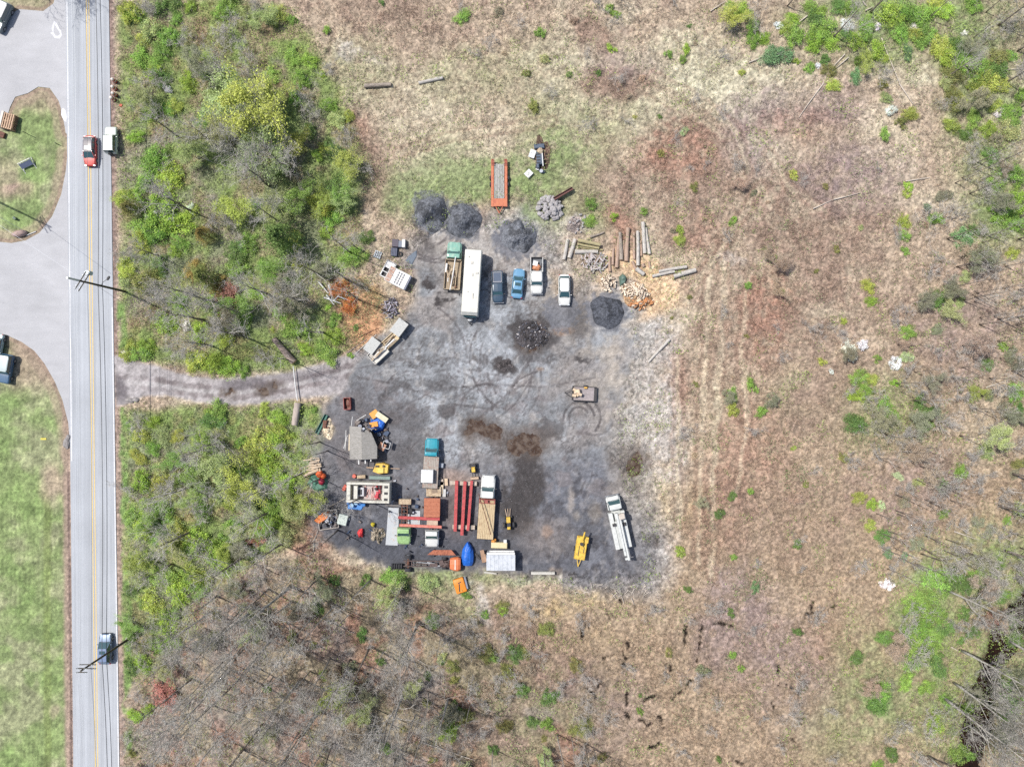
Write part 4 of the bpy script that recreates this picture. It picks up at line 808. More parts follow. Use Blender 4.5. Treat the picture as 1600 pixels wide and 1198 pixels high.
    bt = [(458,938,24),(632,910,18),(580,905,22),(523,945,23),(578,1009,24),(516,1028,22),(547,1030,17),(632,1065,24),(591,1108,24),(605,1128,20),(497,1107,22),(453,1013,24),(485,1048,18),(427,1057,23),(435,1115,24),(655,970,20),(670,1080,16),(540,1135,21),(465,960,17),(492,960,22),(400,990,24),(380,1010,26),(352,1030,22),(395,1040,20),(360,1075,24),(410,1130,22),(330,1100,22),(300,1060,20),(345,1150,24),(380,1170,22),(450,1180,22),(500,1180,20),(560,1185,22),(620,1180,24),(660,1150,20),
          (840,1178,15),(850,1165,16),(870,1145,18),(893,1150,12),(914,1160,13),(928,1170,14),(910,1190,14),(300,1120,20),(270,1150,18),(600,1015,15),(700,1180,18),(480,1000,20),(545,960,15),(610,960,14),(430,980,18),(320,980,18),(290,1010,16),(575,1060,20),(540,1085,16),(650,1115,18),(735,1100,14),(770,1170,14),(690,990,13),(640,1030,16),(560,1160,18),(390,1100,20),(340,1060,22),(520,1160,22),(470,1140,20),(250,1180,18),(420,920,20),(380,950,20)]
    for x, y, h in bt: plant('tall', x, y, h * .9)
    for x, y, h in ((400,948,20),(455,915,21),(432,990,18),(652,972,18),(545,1040,19),(632,1075,20),(500,1110,19),(360,1045,20),(330,955,15),(470,1060,18),(700,1090,15),(580,1150,19)): plant('sycamore', x, y, h)
    rr = random.Random(14)
    for i in range(96):
        for _ in range(50):
            x, y = rr.uniform(1290, 1600), rr.uniform(200, 900)
            if x > 1480 - (y - 200) * .25 and sdf(np.array([x]), np.array([y]), [(1500,240),(1620,240),(1620,900),(1380,900),(1330,640),(1440,520)])[0] < 0: break
        plant('sapling', x, y, rr.uniform(6, 10))
    for x, y in ((1360,20),(1300,60),(1450,30),(1520,60),(1560,40),(1590,80),(1540,20),(1230,10),(1480,120),(1570,130),(1590,170),(860,-30),(905,-45),(930,-20)): plant('broad' if rr.random() < .5 else 'sapling', x, y, rr.uniform(7, 10))
    for x, y, h in ((1500,1015,17),(1490,1066,16),(1475,1090,18),(1480,922,14),(1575,1000,17),(1545,945,12),(1530,1090,15),(1450,1180,15),(1570,1150,17),(1510,1130,14)): plant('sycamore', x, y, h)
    for x, y, h in ((1560,790,11),(1580,740,11),(1570,860,12),(1540,1060,12),(1590,900,12),(1590,340,10)): plant('broad', x, y, h)
    o = plant('sycamore', 96, -34, 15, None, 'bare tree beyond the top edge casting branch shadows on the road'); o = plant('broad', 60, -30, 12, None, 'smaller bare tree beyond the top edge beside the parking lot')
    auto_labels()
# ================================================================== VEHICLES
def M_tyre(): return mat('tyre_rubber', (62, 62, 66), rough=.9, var=.2)
def M_rim(): return mat('rim_metal', (178, 180, 186), rough=.4, metal=.6, var=.1)
def M_dark(): return mat('dark_steel', (66, 64, 66), rough=.7, var=.3, scale=4)
def M_rust(): return mat('rusty_steel', (142, 98, 80), rough=.85, var=.3, scale=3, spot=(96, 66, 56), spotamt=.5)
def M_wood(): return mat('weathered_wood', (192, 174, 148), rough=.9, var=.3, scale=2, stretch=(1, 6, 1), spot=(140, 120, 100), spotamt=.35)
def M_white(): return mat('white_panel', (236, 236, 234), rough=.5, var=.05, scale=2, spot=(205, 205, 204), spotamt=.25)
def M_lamp(): return mat('lamp_lens', (225, 228, 232), rough=.2, var=.02)
def M_red(): return mat('tail_lens', (190, 40, 44), rough=.25, var=.02)

def wheel(root, x, y, r=.34, w=.24, rim=None):
    t = MB(); t.cyl((x - w / 2, y, r), (x + w / 2, y, r), r, n=18); o = t.build('wheel', M_tyre(), root)
    k = MB(); s = 1 if x > 0 else -1; k.cyl((x + s * w * .48, y, r), (x + s * w * .56, y, r), r * .62, n=14); k.build('rim', rim or M_rim(), o); return o
def body_loft(L, W, zb, zt, nose=.2, tail=.15, hood=None, deck=None, yh=None, yd=None, belt=None):
    """lower body: hood in front (+y), deck behind"""
    mb = MB(); st = []; n = 22; hw = W / 2
    for i in range(n + 1):
        t = -1 + 2 * i / n; t = math.copysign(abs(t) ** .8, t); y = t * L / 2
        e = max(0, (abs(t) - .68) / .32); k = 1 - (nose if t > 0 else tail) * e ** 2.4
        top = zt
        if hood is not None and y > yh: u = (y - yh) / (L / 2 - yh); top = zt + (hood - zt) * u ** 1.5
        if deck is not None and y < yd: u = (yd - y) / (L / 2 + yd); top = zt + (deck - zt) * u ** 1.5
        if abs(t) > .97: top -= .12
        w = hw * k; lo = zb + (.12 if abs(t) > .9 else 0)
        st.append((y, [(0, lo), (w * .88, lo), (w, lo + .14), (w, top - .24), (w * .96, top - .06), (w * .84, top), (w * .4, top + .025), (0, top + .03)]))
    mb.loft(st); return mb
def greenhouse(root, W, yb, yt, zb, zt, gl, pm, roofmat=None, pill=.07, mid=(0,), inset=.86, roofx=.0):
    """yb (rear,front) at the belt, yt at the roof"""
    a, b = W / 2 * .90, W / 2 * inset * .90
    g = MB(); vs = [(-a, yb[0], zb), (a, yb[0], zb), (a, yb[1], zb), (-a, yb[1], zb), (-b, yt[0], zt), (b, yt[0], zt), (b, yt[1], zt), (-b, yt[1], zt)]
    g.add(vs, [(3, 2, 1, 0), (4, 5, 6, 7), (0, 1, 5, 4), (1, 2, 6, 5), (2, 3, 7, 6), (3, 0, 4, 7)]); g.build('window_glass', gl, root)
    r = MB(); c = b + .03; rl = []
    N = 8
    for i in range(N + 1):
        t = i / N; y = yt[0] - .03 + (yt[1] - yt[0] + .06) * t; e = abs(2 * t - 1); k = 1 - .10 * max(0, (e - .7) / .3) ** 2; z = zt - .02 - .03 * e ** 3
        rl.append((y, [(0, z), (c * k, z), (c * k, z + .03), (c * k * .85, z + .06), (0, z + .085)]))
    r.loft(rl); ro = r.build('roof', roofmat or pm, root, smooth=False)
    p = MB()
    for s in (-1, 1):
        for (A, Bq) in (((s * a, yb[0]), (s * b, yt[0])), ((s * a, yb[1]), (s * b, yt[1]))): p.cyl((A[0], A[1], zb - .02), (Bq[0], Bq[1], zt), pill * .55, n=4)
        for m in mid: ym = yb[0] + (yb[1] - yb[0]) * (.5 + m); yk = yt[0] + (yt[1] - yt[0]) * (.5 + m); p.cyl((s * (a + .005), ym, zb), (s * (b + .01), yk, zt), .045, n=4)
    p.build('pillars', pm, root); return ro
def trim(root, L, W, z, pm, mir=1.0, grille=True, zl=.62):
    for s in (-1, 1):
        h = MB(); h.box(s * W * .36, L / 2 - .10, zl, W * .17, .16, .13, bev=.03); h.build('headlight', M_lamp(), root)
        t = MB(); t.box(s * W * .41, -L / 2 + .06, zl + .05, W * .12, .10, .18); t.build('taillight', M_red(), root)
        m = MB(); m.box(s * (W / 2 + .10), mir, z, .20, .12, .14, bev=.03); m.build('mirror', pm, root)
    if grille: g = MB(); g.box(0, L / 2 - .03, .42, W * .5, .06, .2); g.build('grille', M_dark(), root)
def shade(o):
    for c in o.children_recursive:
        if c.name.startswith(('body', 'roof', 'wheel')): pass
    return o
def car(name, label, cat, px, py, rot, L, W, H, pm, style='sedan', roofmat=None, gl=None, roof_rack=False, sunroof=False, spare=False, h=.9, group='parked and passing road vehicles'):
    r = thing(name, label, cat, px, py, h, rot); gl = gl or glass(); zt = .92 if style != 'suv' else 1.02
    if style == 'sedan': b = body_loft(L, W, .22, .88, hood=.70, deck=.80, yh=L * .16, yd=-L * .30); yb = (-L * .36, L * .23); yt = (-L * .22, L * .07)
    elif style == 'wagon': b = body_loft(L, W, .24, .95, hood=.70, yh=L * .16, nose=.28, tail=.22); yb = (-L * .45, L * .24); yt = (-L * .36, L * .06)
    else: b = body_loft(L, W, .30, 1.05, hood=.92, yh=L * .2, nose=.07, tail=.05); zt = 1.05; yb = (-L * .48, L * .19); yt = (-L * .44, L * .09)
    b.build('body', pm, r, smooth=False)
    zz = {'sedan': .88, 'wagon': .95, 'suv': 1.05}[style]
    ro = greenhouse(r, W, yb, yt, zz - .02, H - .09, gl, pm, roofmat, mid=(-.12,) if style == 'sedan' else (-.22, .12), inset=.78 if style == 'sedan' else .80 if style == 'wagon' else .87)
    if sunroof: s = MB(); s.box(0, yt[1] - .55, H - .035, .85, .5, .03); s.build('sunroof', gl, ro)
    if roof_rack:
        for s_ in (-1, 1): s = MB(); s.box(s_ * W * .33, (yt[0] + yt[1]) / 2 - .1, H - .02, .05, (yt[1] - yt[0]) * .75, .06); s.build('roof_rail', M_dark(), ro)
    if spare: s = MB(); s.cyl((0, -L / 2 - .22, .95), (0, -L / 2 + .0, .95), .34, n=16); s.build('spare_wheel', M_tyre(), r)
    for sx in (-1, 1):
        for yy in (L * .31, -L * .30): wheel(r, sx * (W / 2 - .10), yy)
    # shut lines of hood and trunk and doors
    q = MB()
    q.box(0, yb[1] + .03, zz - .0, W * .78, .035, .035); 
    for s_ in (-1, 1):
        for yy in (-.12, .14): q.box(s_ * W * .4995, L * yy, .42, .012, .03, .44)
        q.box(s_ * W * .40, L * .34, (.80 if style == 'sedan' else zz - .1) , .02, L * .20, .02)
    q.build('panel_gaps', M_dark(), r); trim(r, L, W, zz, pm, yb[1] - .35); return r
def cab(root, W, y0, y1, zf, zt, pm, gl, hoodL, hood=1.15, roofmat=None, fenders=True):
    """truck cab from y0 (back) to y1, hood in front of it; returns front y"""
    yf = y1 + hoodL; Lb = yf - y0
    b = MB(); st = []; n = 16
    for i in range(n + 1):
        t = i / n; y = y0 + Lb * t; e = max(0, (t - .8) / .2); k = 1 - .2 * e ** 2.2
        top = zf + .55 if y < y1 else zf + .55 - (zf + .55 - hood) * ((y - y1) / hoodL) ** 1.4
        if t > .97: top -= .1
        w = W / 2 * k; lo = zf - .25
        hw2 = w if y < y1 + .1 else w * .98
        st.append((y, [(0, lo), (w * .9, lo), (w, lo + .12), (w, top - .26), (hw2 * .96, top - .10), (hw2 * .80, top), (hw2 * .4, top + .03), (0, top + .035)]))
    b.loft(st); b.build('cab_body', pm, root)
    greenhouse(root, W, (y0 + .04, y1 + .12), (y0 + .12, y1 - .42), zf + .53, zt, gl, pm, roofmat, mid=(), inset=.88)
    q = MB(); q.box(0, y1 + .16, zf + .55, W * .8, .05, .03)
    for s in (-1, 1): q.box(s * W * .39, y1 + hoodL * .55, hood + (zf + .55 - hood) * .45 - .01, .03, hoodL * .8, .03)
    q.build('panel_gaps', M_dark(), root)
    for s in (-1, 1):
        h_ = MB(); h_.box(s * W * .36, yf - .08, hood - .42, W * .15, .12, .14); h_.build('headlight', M_lamp(), root)
        m = MB(); m.box(s * (W / 2 + .16), y1 - .02, zf + .62, .26, .10, .22); m.build('mirror', M_dark() if roofmat is None else pm, root)
    g = MB(); g.box(0, yf - .02, hood - .55, W * .55, .06, .35); g.build('grille', M_dark(), root)
    bp = MB(); bp.box(0, yf + .06, .45, W * 1.0, .14, .2, bev=.03); bp.build('bumper', M_rim(), root)
    return yf
def pickup(name, label, px, py, rot, L, W, H, pm, bedcol=None, cat='pickup truck', cover=None, h=1.):
    r = thing(name, label, cat, px, py, h, rot); gl = glass(); yc = -L * .02; bl_ = L * .40; yb0 = -L / 2; yb1 = yb0 + bl_
    yf = L / 2 - .06; hoodL = L * .24; y1 = yf - hoodL; cab(r, W, yb1 + .03, y1, .62, H - .09, pm, gl, hoodL, hood=.98)
    b = MB(); t = .10
    for s in (-1, 1): b.box(s * (W / 2 - t / 2), (yb0 + yb1) / 2, .38, t, bl_, .78, bev=.02)
    b.box(0, yb1 - t / 2, .38, W - 2 * t, t, .78); b.build('bed', pm, r)
    f = MB(); f.box(0, (yb0 + yb1) / 2, .52, W - 2 * t, bl_ - 2 * t, .08); f.build('bed_floor', bedcol or mat('bed_liner', (108, 112, 118), var=.2), r)
    g = MB(); g.box(0, yb0 + t / 2, .50, W - 2 * t, t, .62); g.build('tailgate', pm if name != 'white_pickup' else M_dark(), r)
    if cover:
        c = MB(); c.box(0, (yb0 + yb1) / 2 + .05, 1.16, W * .72, bl_ * .88, .05); c.build('bed_cover', cover, r)
        k = MB()
        for yy in (yb0 + .25, yb1 - .25): k.box(0, yy, 1.21, W * .8, .09, .07)
        for s in (-1, 1): k.box(s * W * .36, (yb0 + yb1) / 2, 1.21, .07, bl_ * .7, .07)
        k.build('rack', M_rim(), r)
    for sx in (-1, 1):
        for yy in (L * .33, -L * .29): wheel(r, sx * (W / 2 - .12), yy, .38, .26)
        tl = MB(); tl.box(sx * W * .46, yb0 - .01, .75, .12, .06, .3); tl.build('taillight', M_red(), r)
    return r
def truck(name, label, px, py, rot, yb, bedW, W, pm, cabL, hoodL, H=2.35, cat='truck', bed=None, bedmat=None, bedz=1.05, hood=1.3, duals=True, h=1.2, frame=True, headrack=None, gl=None):
    """px,py is the middle of the whole truck; yb=(rear,front of bed), front at yb[1]+cabL+hoodL"""
    r = thing(name, label, cat, px, py, h, rot)
    y0 = yb[1] + .12; y1 = y0 + cabL; yf = cab(r, W, y0, y1, .85, H - .09, pm, gl or glass(), hoodL, hood)
    if frame:
        f = MB()
        for s in (-1, 1): f.box(s * .42, (yb[0] + y0) / 2, .62, .11, y0 - yb[0] + .4, .24)
        for k in range(7): f.box(0, yb[0] + .1 + (y0 - yb[0]) * k / 6, .66, .84, .12, .16)
        f.build('chassis_frame', M_rust() if bed is None else M_dark(), r)
    if bed == 'flat':
        b = MB(); n = 9
        for i in range(n): b.box(-bedW / 2 + bedW * (i + .5) / n, (yb[0] + yb[1]) / 2, bedz, bedW / n - .02, yb[1] - yb[0], .1 + .008 * (i % 3))
        b.build('bed', bedmat or M_wood(), r)
        e = MB(); e.box(0, yb[0] - .04, bedz - .08, bedW, .08, .2)
        for s in (-1, 1): e.box(s * (bedW / 2 + .03), (yb[0] + yb[1]) / 2, bedz - .08, .06, yb[1] - yb[0], .2)
        e.build('bed_rim', M_dark(), r)
    if headrack:
        k = MB(); k.box(0, yb[1] - .1, bedz, bedW, .1, .9)
        for s in (-1, -.3, .3, 1): k.box(s * bedW * .46, yb[1] - .35, bedz + .1, .12, .75, .12)
        k.box(0, yb[1] - .75, bedz + .1, bedW, .1, .12); k.box(-.1, yb[1] - .4, bedz + .2, .5, .45, .35); k.build('headache_rack', headrack, r)
    ya = yb[0] + (yb[1] - yb[0]) * .27
    for sx in (-1, 1):
        wheel(r, sx * (W / 2 - .16), yf - hoodL * .55, .42, .26)
        wheel(r, sx * (bedW / 2 - .20), ya, .42, .26)
        if duals: wheel(r, sx * (bedW / 2 - .52), ya, .42, .24)
    ax = MB(); ax.cyl((-bedW / 2 + .3, ya, .42), (bedW / 2 - .3, ya, .42), .1, n=8); ax.rock(0, ya, .42, .24, .24, .22); ax.build('axle', M_dark(), r)
    return r

def mound(name, label, cat, px, py, rx, ry, hgt, m, seed, rot=0, lump=.25, peak=(0, 0), rough=.08, dent=None, col=None):
    """heap of loose material: rx, ry in photo px; col paints its own materials (r,g,b as seen)"""
    n, k = 96, 34; V = []; F = []; A = []
    x0, y0 = P(px, py, hgt * .35)
    for j in range(k + 1):
        t = j / k
        for i in range(n):
            a = 2 * PI * i / n; e = 1 + .02 * math.sin(a * 7 + seed) + lump * (float(vn(np.array([math.cos(a) * 9 + seed * 7.]), np.array([math.sin(a) * 9.]), 5, seed)[0]) - .5) * 2
            x = rx * .1 * t * e * math.cos(a) + peak[0] * (1 - t); y = ry * .1 * t * e * math.sin(a) + peak[1] * (1 - t); V.append((x, y, t))
    V = np.array(V); t = V[:, 2].copy(); X = V[:, 0] * 10 + seed * 53; Y = V[:, 1] * 10
    z = hgt * (1 - t ** 1.25) * (.75 + .5 * fbm(X, Y, 14, seed)) + (fbm(X, Y, 3.2, seed + 4) - .5) * rough * 4 * (1 - t ** 3) + (vn(X, Y, 1.1, seed) - .5) * rough * 1.6
    if dent: dx, dy, dr, dd = dent; z -= dd * np.exp(-(((V[:, 0] - dx) ** 2 + (V[:, 1] - dy) ** 2) / dr ** 2))
    V[:, 2] = np.where(t > .97, -.05, np.maximum(z, .05 + .1 * (1 - t))); F = []
    for j in range(k):
        for i in range(n): F.append((j * n + i, (j + 1) * n + i, (j + 1) * n + (i + 1) % n, j * n + (i + 1) % n))
    c = np.ones((len(V), 3)) * np.array(col or (120, 122, 130.)); c = mixc(c, tuple(v * .72 for v in (col or (120, 122, 130))), ss(.45, .65, fbm(X, Y, 9, seed + 9))); c = c * (1 + .5 * (vn(X, Y, 1.3, seed + 2) - .5))[:, None]
    me = mesh_np(name, V, np.array(F), lin(np.clip(c, 0, 255)) / K, [m]); o = bpy.data.objects.new(name, me); C.objects.link(o)
    o.location = (x0, y0, 0); o.rotation_euler = (0, 0, -R(rot)); return tag(o, label, cat)

def log(px0, py0, px1, py1, r0, r1, label, m=None, z=0., seed=0, flare=False, group=None, name='log', cat='log'):
    """felled trunk lying from one photo point to the other, radii in m"""
    if name == 'log' and r0 < .5: r0 *= 1.25; r1 *= 1.25
    x0, y0 = P(px0, py0, z + r0); x1, y1 = P(px1, py1, z + r1); rr = random.Random(seed); n = 9; N = 10
    L = math.hypot(x1 - x0, y1 - y0); mb = MB(); vs = []
    for k in range(n + 1):
        t = k / n; r = r0 + (r1 - r0) * t
        if flare: r *= 1 + .35 * max(0, 1 - t * 5)
        bx = math.sin(t * 3 + seed) * .04 * L * .2
        for i in range(N):
            a = 2 * PI * i / N; q = r * (1 + rr.uniform(-.07, .07) + .05 * math.sin(a * 3 + seed + t * 4))
            vs.append((bx + q * math.cos(a), L * t, max(-.02, max(r0, r1) + q * math.sin(a) - (max(r0, r1) - r))))
    fs = [(k * N + i, (k + 1) * N + i, (k + 1) * N + (i + 1) % N, k * N + (i + 1) % N) for k in range(n) for i in range(N)]
    mb.add(vs, fs, 0); mb.add(vs[:N], [tuple(range(N))], 1); mb.add(vs[-N:], [tuple(range(N - 1, -1, -1))], 1)
    bk = m or mat('log_bark', (172, 160, 148), rough=.9, var=.25, scale=1.2, stretch=(4, 1, 4), spot=(132, 118, 106), spotamt=.35, bump=.4)
    o = mb.build(name, [bk, mat('cut_wood', (214, 184, 146), rough=.85, var=.15, scale=6)], smooth=True); o.location = (x0, y0, z)
    o.rotation_euler = (0, 0, math.atan2(y1 - y0, x1 - x0) - PI / 2); return tag(o, label, cat, group)

def build_things():
    # ---------------------------------------------------------------- road vehicles
    car('red_car', 'red hatchback driving south in the left lane', 'car', 139.5, 235.5, 180, 4.7, 1.85, 1.5, paint('car_red', (214, 74, 66)), 'wagon', sunroof=True, roofmat=glass('roof_glass', (.10, .10, .12)))
    car('pale_jeep', 'pale whitish green off road vehicle parked on the right verge', 'car', 173, 219, 0, 4.1, 1.8, 1.85, paint('pale_mint', (222, 232, 222)), 'suv', spare=True, sunroof=True, roof_rack=False)
    car('dark_sports_utility', 'dark blue vehicle driving north past the lower utility pole', 'car', 163.5, 1014, 0, 4.7, 1.9, 1.65, paint('car_steel_blue', (122, 140, 166), metal=.3), 'wagon', sunroof=True, roofmat=paint('car_steel_roof', (128, 146, 178)))
    car('grey_sports_utility', 'dark grey vehicle with pale roof cut by the top left corner', 'car', 1, 26, 205, 4.7, 1.9, 1.75, paint('car_grey_green', (122, 134, 138)), 'suv', roofmat=paint('pale_roof', (222, 222, 220)))
    car('blue_sports_utility', 'dark blue vehicle parked on bare soil at the left edge', 'car', 8, 576, 190, 4.5, 1.85, 1.7, paint('car_deep_blue', (74, 108, 140)), 'suv', roofmat=paint('blue_pale_roof', (186, 202, 202)))
    car('teal_car', 'pale teal car mostly outside the left edge', 'car', -8, 543, 190, 4.5, 1.8, 1.5, paint('car_pale_teal', (178, 204, 208)), 'sedan')
    # ---------------------------------------------------------------- vehicles in the yard
    pickup('dark_pickup', 'dark blue pickup beside the long white travel trailer', 777.5, 448, 178, 4.9, 1.75, 1.6, paint('dark_navy', (66, 88, 108)), cover=mat('grey_cover', (84, 98, 120), var=.1))
    car('blue_sedan', 'light blue sedan with open sunroof between two pickups', 'car', 809.5, 442.5, 6, 4.6, 1.8, 1.4, paint('sky_blue', (112, 164, 200)), 'sedan', sunroof=True)
    pickup('white_pickup', 'white pickup with orange and white junk in its dark bed', 838.7, 430.5, 180, 5.7, 1.95, 1.75, paint('car_white', (232, 232, 228)))
    car('white_wagon', 'white estate car parked alone near the firewood heaps', 'car', 882, 453, 180, 4.8, 1.85, 1.5, paint('car_white', (232, 232, 228)), 'wagon')
    wd = M_wood(); cw = mat('crate_wood', (206, 186, 158), rough=.9, var=.25, scale=3, spot=(160, 132, 104), spotamt=.3)
    # load in the white pickup
    b = MB(); b.box(0, 0, 0, .75, .75, .5); single(b, 'white_box', M_white(), 'white box lying in the bed of the white pickup', 'box', 836.5, 411.5, 1, 12, z=.6)
    b = MB(); b.rock(0, 0, .15, .62, .5, .35, 3); b.rock(.3, .1, .15, .4, .4, .35, 4); single(b, 'junk_heap', mat('orange_junk', (206, 140, 100), var=.35, scale=5), 'orange and rusty rubbish against the cab of the white pickup', 'rubbish', 838, 417.5, 1, 0, z=.62)
    # travel trailer
    r = thing('travel_trailer', 'long white travel trailer with small roof vents', 'travel trailer', 736.6, 440.5, 3.1, -176.3)
    wm = mat('trailer_white', (234, 232, 222), rough=.6, var=.05, scale=.6, stretch=(3, .7, 1), spot=(212, 208, 198), spotamt=.12); hb = MB(); Lt, Wt = 10.0, 2.55
    st = []
    for y, z in ((-Lt / 2, 2.7), (-Lt / 2 + .12, 2.98), (-Lt / 2 + .6, 3.06), (Lt / 2 - 1.1, 3.06), (Lt / 2 - .45, 2.96), (Lt / 2, 2.3)): st.append((y, [(0, .55), (Wt / 2, .55), (Wt / 2, z - .12), (Wt / 2 - .1, z), (0, z + .05)]))
    hb.loft(st); hb.build('body', wm, r)
    for x, y, a, c in ((.1, -2.9, .35, .35), (-.1, -1.1, .18, .4), (-.75, -1.4, .4, .25), (.45, 1.5, .16, .16), (-.35, 2.1, .12, .8), (.6, -3.8, .2, .2)):
        v = MB(); v.box(x, y, 3.09, a, c, .10, bev=.02); v.build('roof_vent', mat('vent_grey', (212, 208, 198)), r)
    w = MB(); w.box(0, Lt / 2 - .02, 1.5, 1.9, .1, .8, rx=-18); w.build('front_window', glass(), r)
    for s in (-1, 1):
        for yy in (-.4, .55): wheel(r, s * (Wt / 2 - .05), yy - .5, .36, .22)
        for yy in (-3.2, 1.6, 3.2): q = MB(); q.box(s * (Wt / 2 + .01), yy, 1.5, .04, .9, .6); q.build('side_window', glass(), r)
    t = MB(); t.cyl((-.8, Lt / 2 - .1, .5), (0, Lt / 2 + 1.2, .45), .06, n=6); t.cyl((.8, Lt / 2 - .1, .5), (0, Lt / 2 + 1.2, .45), .06, n=6); t.cyl((0, Lt / 2 + 1.1, 0), (0, Lt / 2 + 1.1, .8), .04, n=6); t.build('drawbar', M_dark(), r)
    t = MB(); t.rock(0, Lt / 2 + .55, .75, .4, .26, .4, 2, j=.04, n1=12, n2=8); t.build('gas_bottle_cover', M_white(), r)
    # green truck with wooden bed
    tg = paint('faded_teal', (138, 190, 172), var=.15, spot=(170, 200, 180), coat=.1)
    r = truck('old_green_truck', 'old faded green truck with a rubbish filled wooden bed', 708.5, 414.5, 4, (-3.8, .8), 2.5, 2.25, tg, 1.1, 1.5, 2.3, bed='flat', hood=1.55)
    s = MB()
    for sx in (-1, 1): s.box(sx * 1.2, -1.5, 1.15, .1, 4.4, .45)
    s.box(0, -3.75, 1.15, 2.4, .1, .4); s.box(0, .75, 1.15, 2.4, .12, .8); s.build('bed_sides', wd, r)
    rr = random.Random(4)
    for i in range(15):
        b = MB(); L_ = rr.uniform(.8, 2.6); b.box(0, 0, 0, rr.uniform(.1, .3), L_, .06); a, c = 705 + rr.uniform(-8, 8), 430 + rr.uniform(-12, 12)
        single(b, 'board', [wd, M_white(), cw, M_rust()][i % 4], 'loose board thrown into the wooden bed of the old green truck', 'board', a, c, 1.3, rr.uniform(-16, 20), 'loose boards in the green truck bed', z=1.3 + .05 * i)
    log(712, 401, 703, 453, .09, .09, 'long pale pole lying along the old green truck', M_white(), 2.1, 3, name='pole', cat='pole')
    # teal flatbed truck
    teal = paint('bright_teal', (44, 158, 176), var=.08)
    r = truck('teal_truck', 'bright teal truck with grey wooden flat bed', 673.5, 722, 3, (-4.0, .85), 2.35, 2.15, teal, 1.05, 1.65, 2.0, bed='flat', bedmat=mat('grey_deck', (178, 170, 160), rough=.9, var=.2, scale=2, spot=(176, 140, 128), spotamt=.3), hood=1.35)
    b = MB(); b.box(0, 0, 0, 1.85, 2.0, .9, bev=.05); single(b, 'storage_box', M_white(), 'large white box on the rear of the teal truck', 'box', 667.3, 744, 2, 2, z=1.17)
    b = MB(); b.box(0, 0, 0, .75, .7, .6, bev=.03); single(b, 'toolbox', mat('toolbox_grey', (158, 166, 178)), 'grey metal box beside the deck of the teal truck', 'box', 688.6, 727.5, 1, 5, z=0)
    # green cab on bare chassis, white cab with rusty dump body
    gp = paint('leaf_green', (170, 206, 142), var=.08, spot=(150, 185, 120), coat=.2)
    r = truck('green_chassis_truck', 'pale green truck cab on a bare chassis without bed', 631.5, 821, 181, (-3.1, .15), 2.0, 2.1, gp, 1.15, 1.45, 1.9, hood=1.05, h=1.0)
    r = truck('white_dump_truck', 'small white truck carrying a rusty orange dump body', 675.5, 817, 181, (-3.9, .95), 2.2, 2.1, paint('car_white', (232, 232, 228)), 1.15, 1.45, 1.95, hood=1.05, h=1.0)
    d = MB(); rb = mat('rust_orange', (192, 122, 92), rough=.85, var=.12, scale=2, spot=(170, 100, 76), spotamt=.3)
    d.box(0, -2.6, 1.05, 2.45, 2.6, .9); 
    for k in range(5): d.box(0, -3.75 + k * .6, 1.95, 2.45, .5, .05)
    d.build('dump_body', rb, r)
    r_ = MB(); r_.box(0, -.4, 1.0, 1.7, 1.4, .08); 
    for sx in (-1, 1): r_.box(sx * .55, -.5, .95, .1, 2.0, .14)
    r_.build('ladder_frame', mat('pale_beam', (206, 180, 158)), r)
    # white flatbed truck
    r = truck('white_flatbed_truck', 'white cab flatbed truck with tan plank deck', 760.8, 789.5, 3.5, (-5.2, 1.1), 2.5, 2.2, paint('car_white', (232, 232, 228)), 1.5, 1.9, 2.3, bed='flat', bedmat=mat('tan_deck', (214, 192, 154), rough=.9, var=.15, scale=1.5, stretch=(3, .6, 1), spot=(172, 138, 104), spotamt=.3), hood=1.3, headrack=mat('oxide_red', (168, 88, 80), var=.3, scale=3))
    log(748, 771, 766.5, 835, .06, .06, 'long rusty pole laid diagonally across the tan deck', M_rust(), 1.9, 9, name='pole', cat='pole')
    # bucket truck
    r = thing('bucket_truck', 'white utility truck with folded boom over its body', 'bucket truck', 966.3, 818, 1.2, -12.5); wt = mat('utility_white', (226, 228, 224), rough=.45, var=.04, scale=1, spot=(204, 206, 204), spotamt=.3)
    yf = cab(r, 2.2, 2.35, 3.6, .85, 2.2, wt, glass(), .75, 1.35)
    b = MB()
    for s in (-1, 1): b.box(s * .94, -.9, .7, .62, 5.7, 1.05, bev=.03)
    b.build('utility_box', wt, r); b = MB(); b.box(0, -1.6, .8, 1.3, 4.3, .82); b.box(0, 1.4, .8, 1.3, 1.7, .3); b.build('deck', mat('deck_grey', (214, 217, 214)), r)
    b = MB(); b.cyl((0, 1.4, .9), (0, 1.4, 2.1), .38, n=16); b.box(0, 1.4, 2.0, .8, .9, .35, bev=.05); b.build('turret', wt, r)
    b = MB(); b.box(-.12, -1.4, 2.35, .34, 6.6, .34, bev=.04); b.build('lower_boom', wt, r); b = MB(); b.box(.26, -2.0, 2.35, .30, 7.0, .3, bev=.04); b.box(.07, -5.2, 2.2, .7, .3, .4); b.build('upper_boom', wt, r)
    b = MB(); b.box(.62, 1.3, 1.9, .8, .8, .9, tx=1.05, ty=1.05, bev=.04); b.build('bucket', mat('bucket_grey', (212, 200, 188)), r)
    b = MB(); b.box(-.75, .1, 1.76, .5, .4, .25); b.box(.8, -.1, 1.76, .5, .5, .25); b.build('hose_box', M_dark(), r)
    for s in (-1, 1):
        wheel(r, s * .98, 3.3, .44, .28); wheel(r, s * .95, -2.0, .44, .26)
        for k in range(3): q = MB(); q.box(s * 1.258, -3.0 + 1.75 * k, .85, .02, 1.5, .7); q.build('locker_door', mat('utility_shade', (206, 208, 206)), r)
    # ---------------------------------------------------------------- trailers
    og = mat('orange_paint', (214, 126, 88), rough=.6, var=.1, scale=2, spot=(186, 96, 70), spotamt=.3)
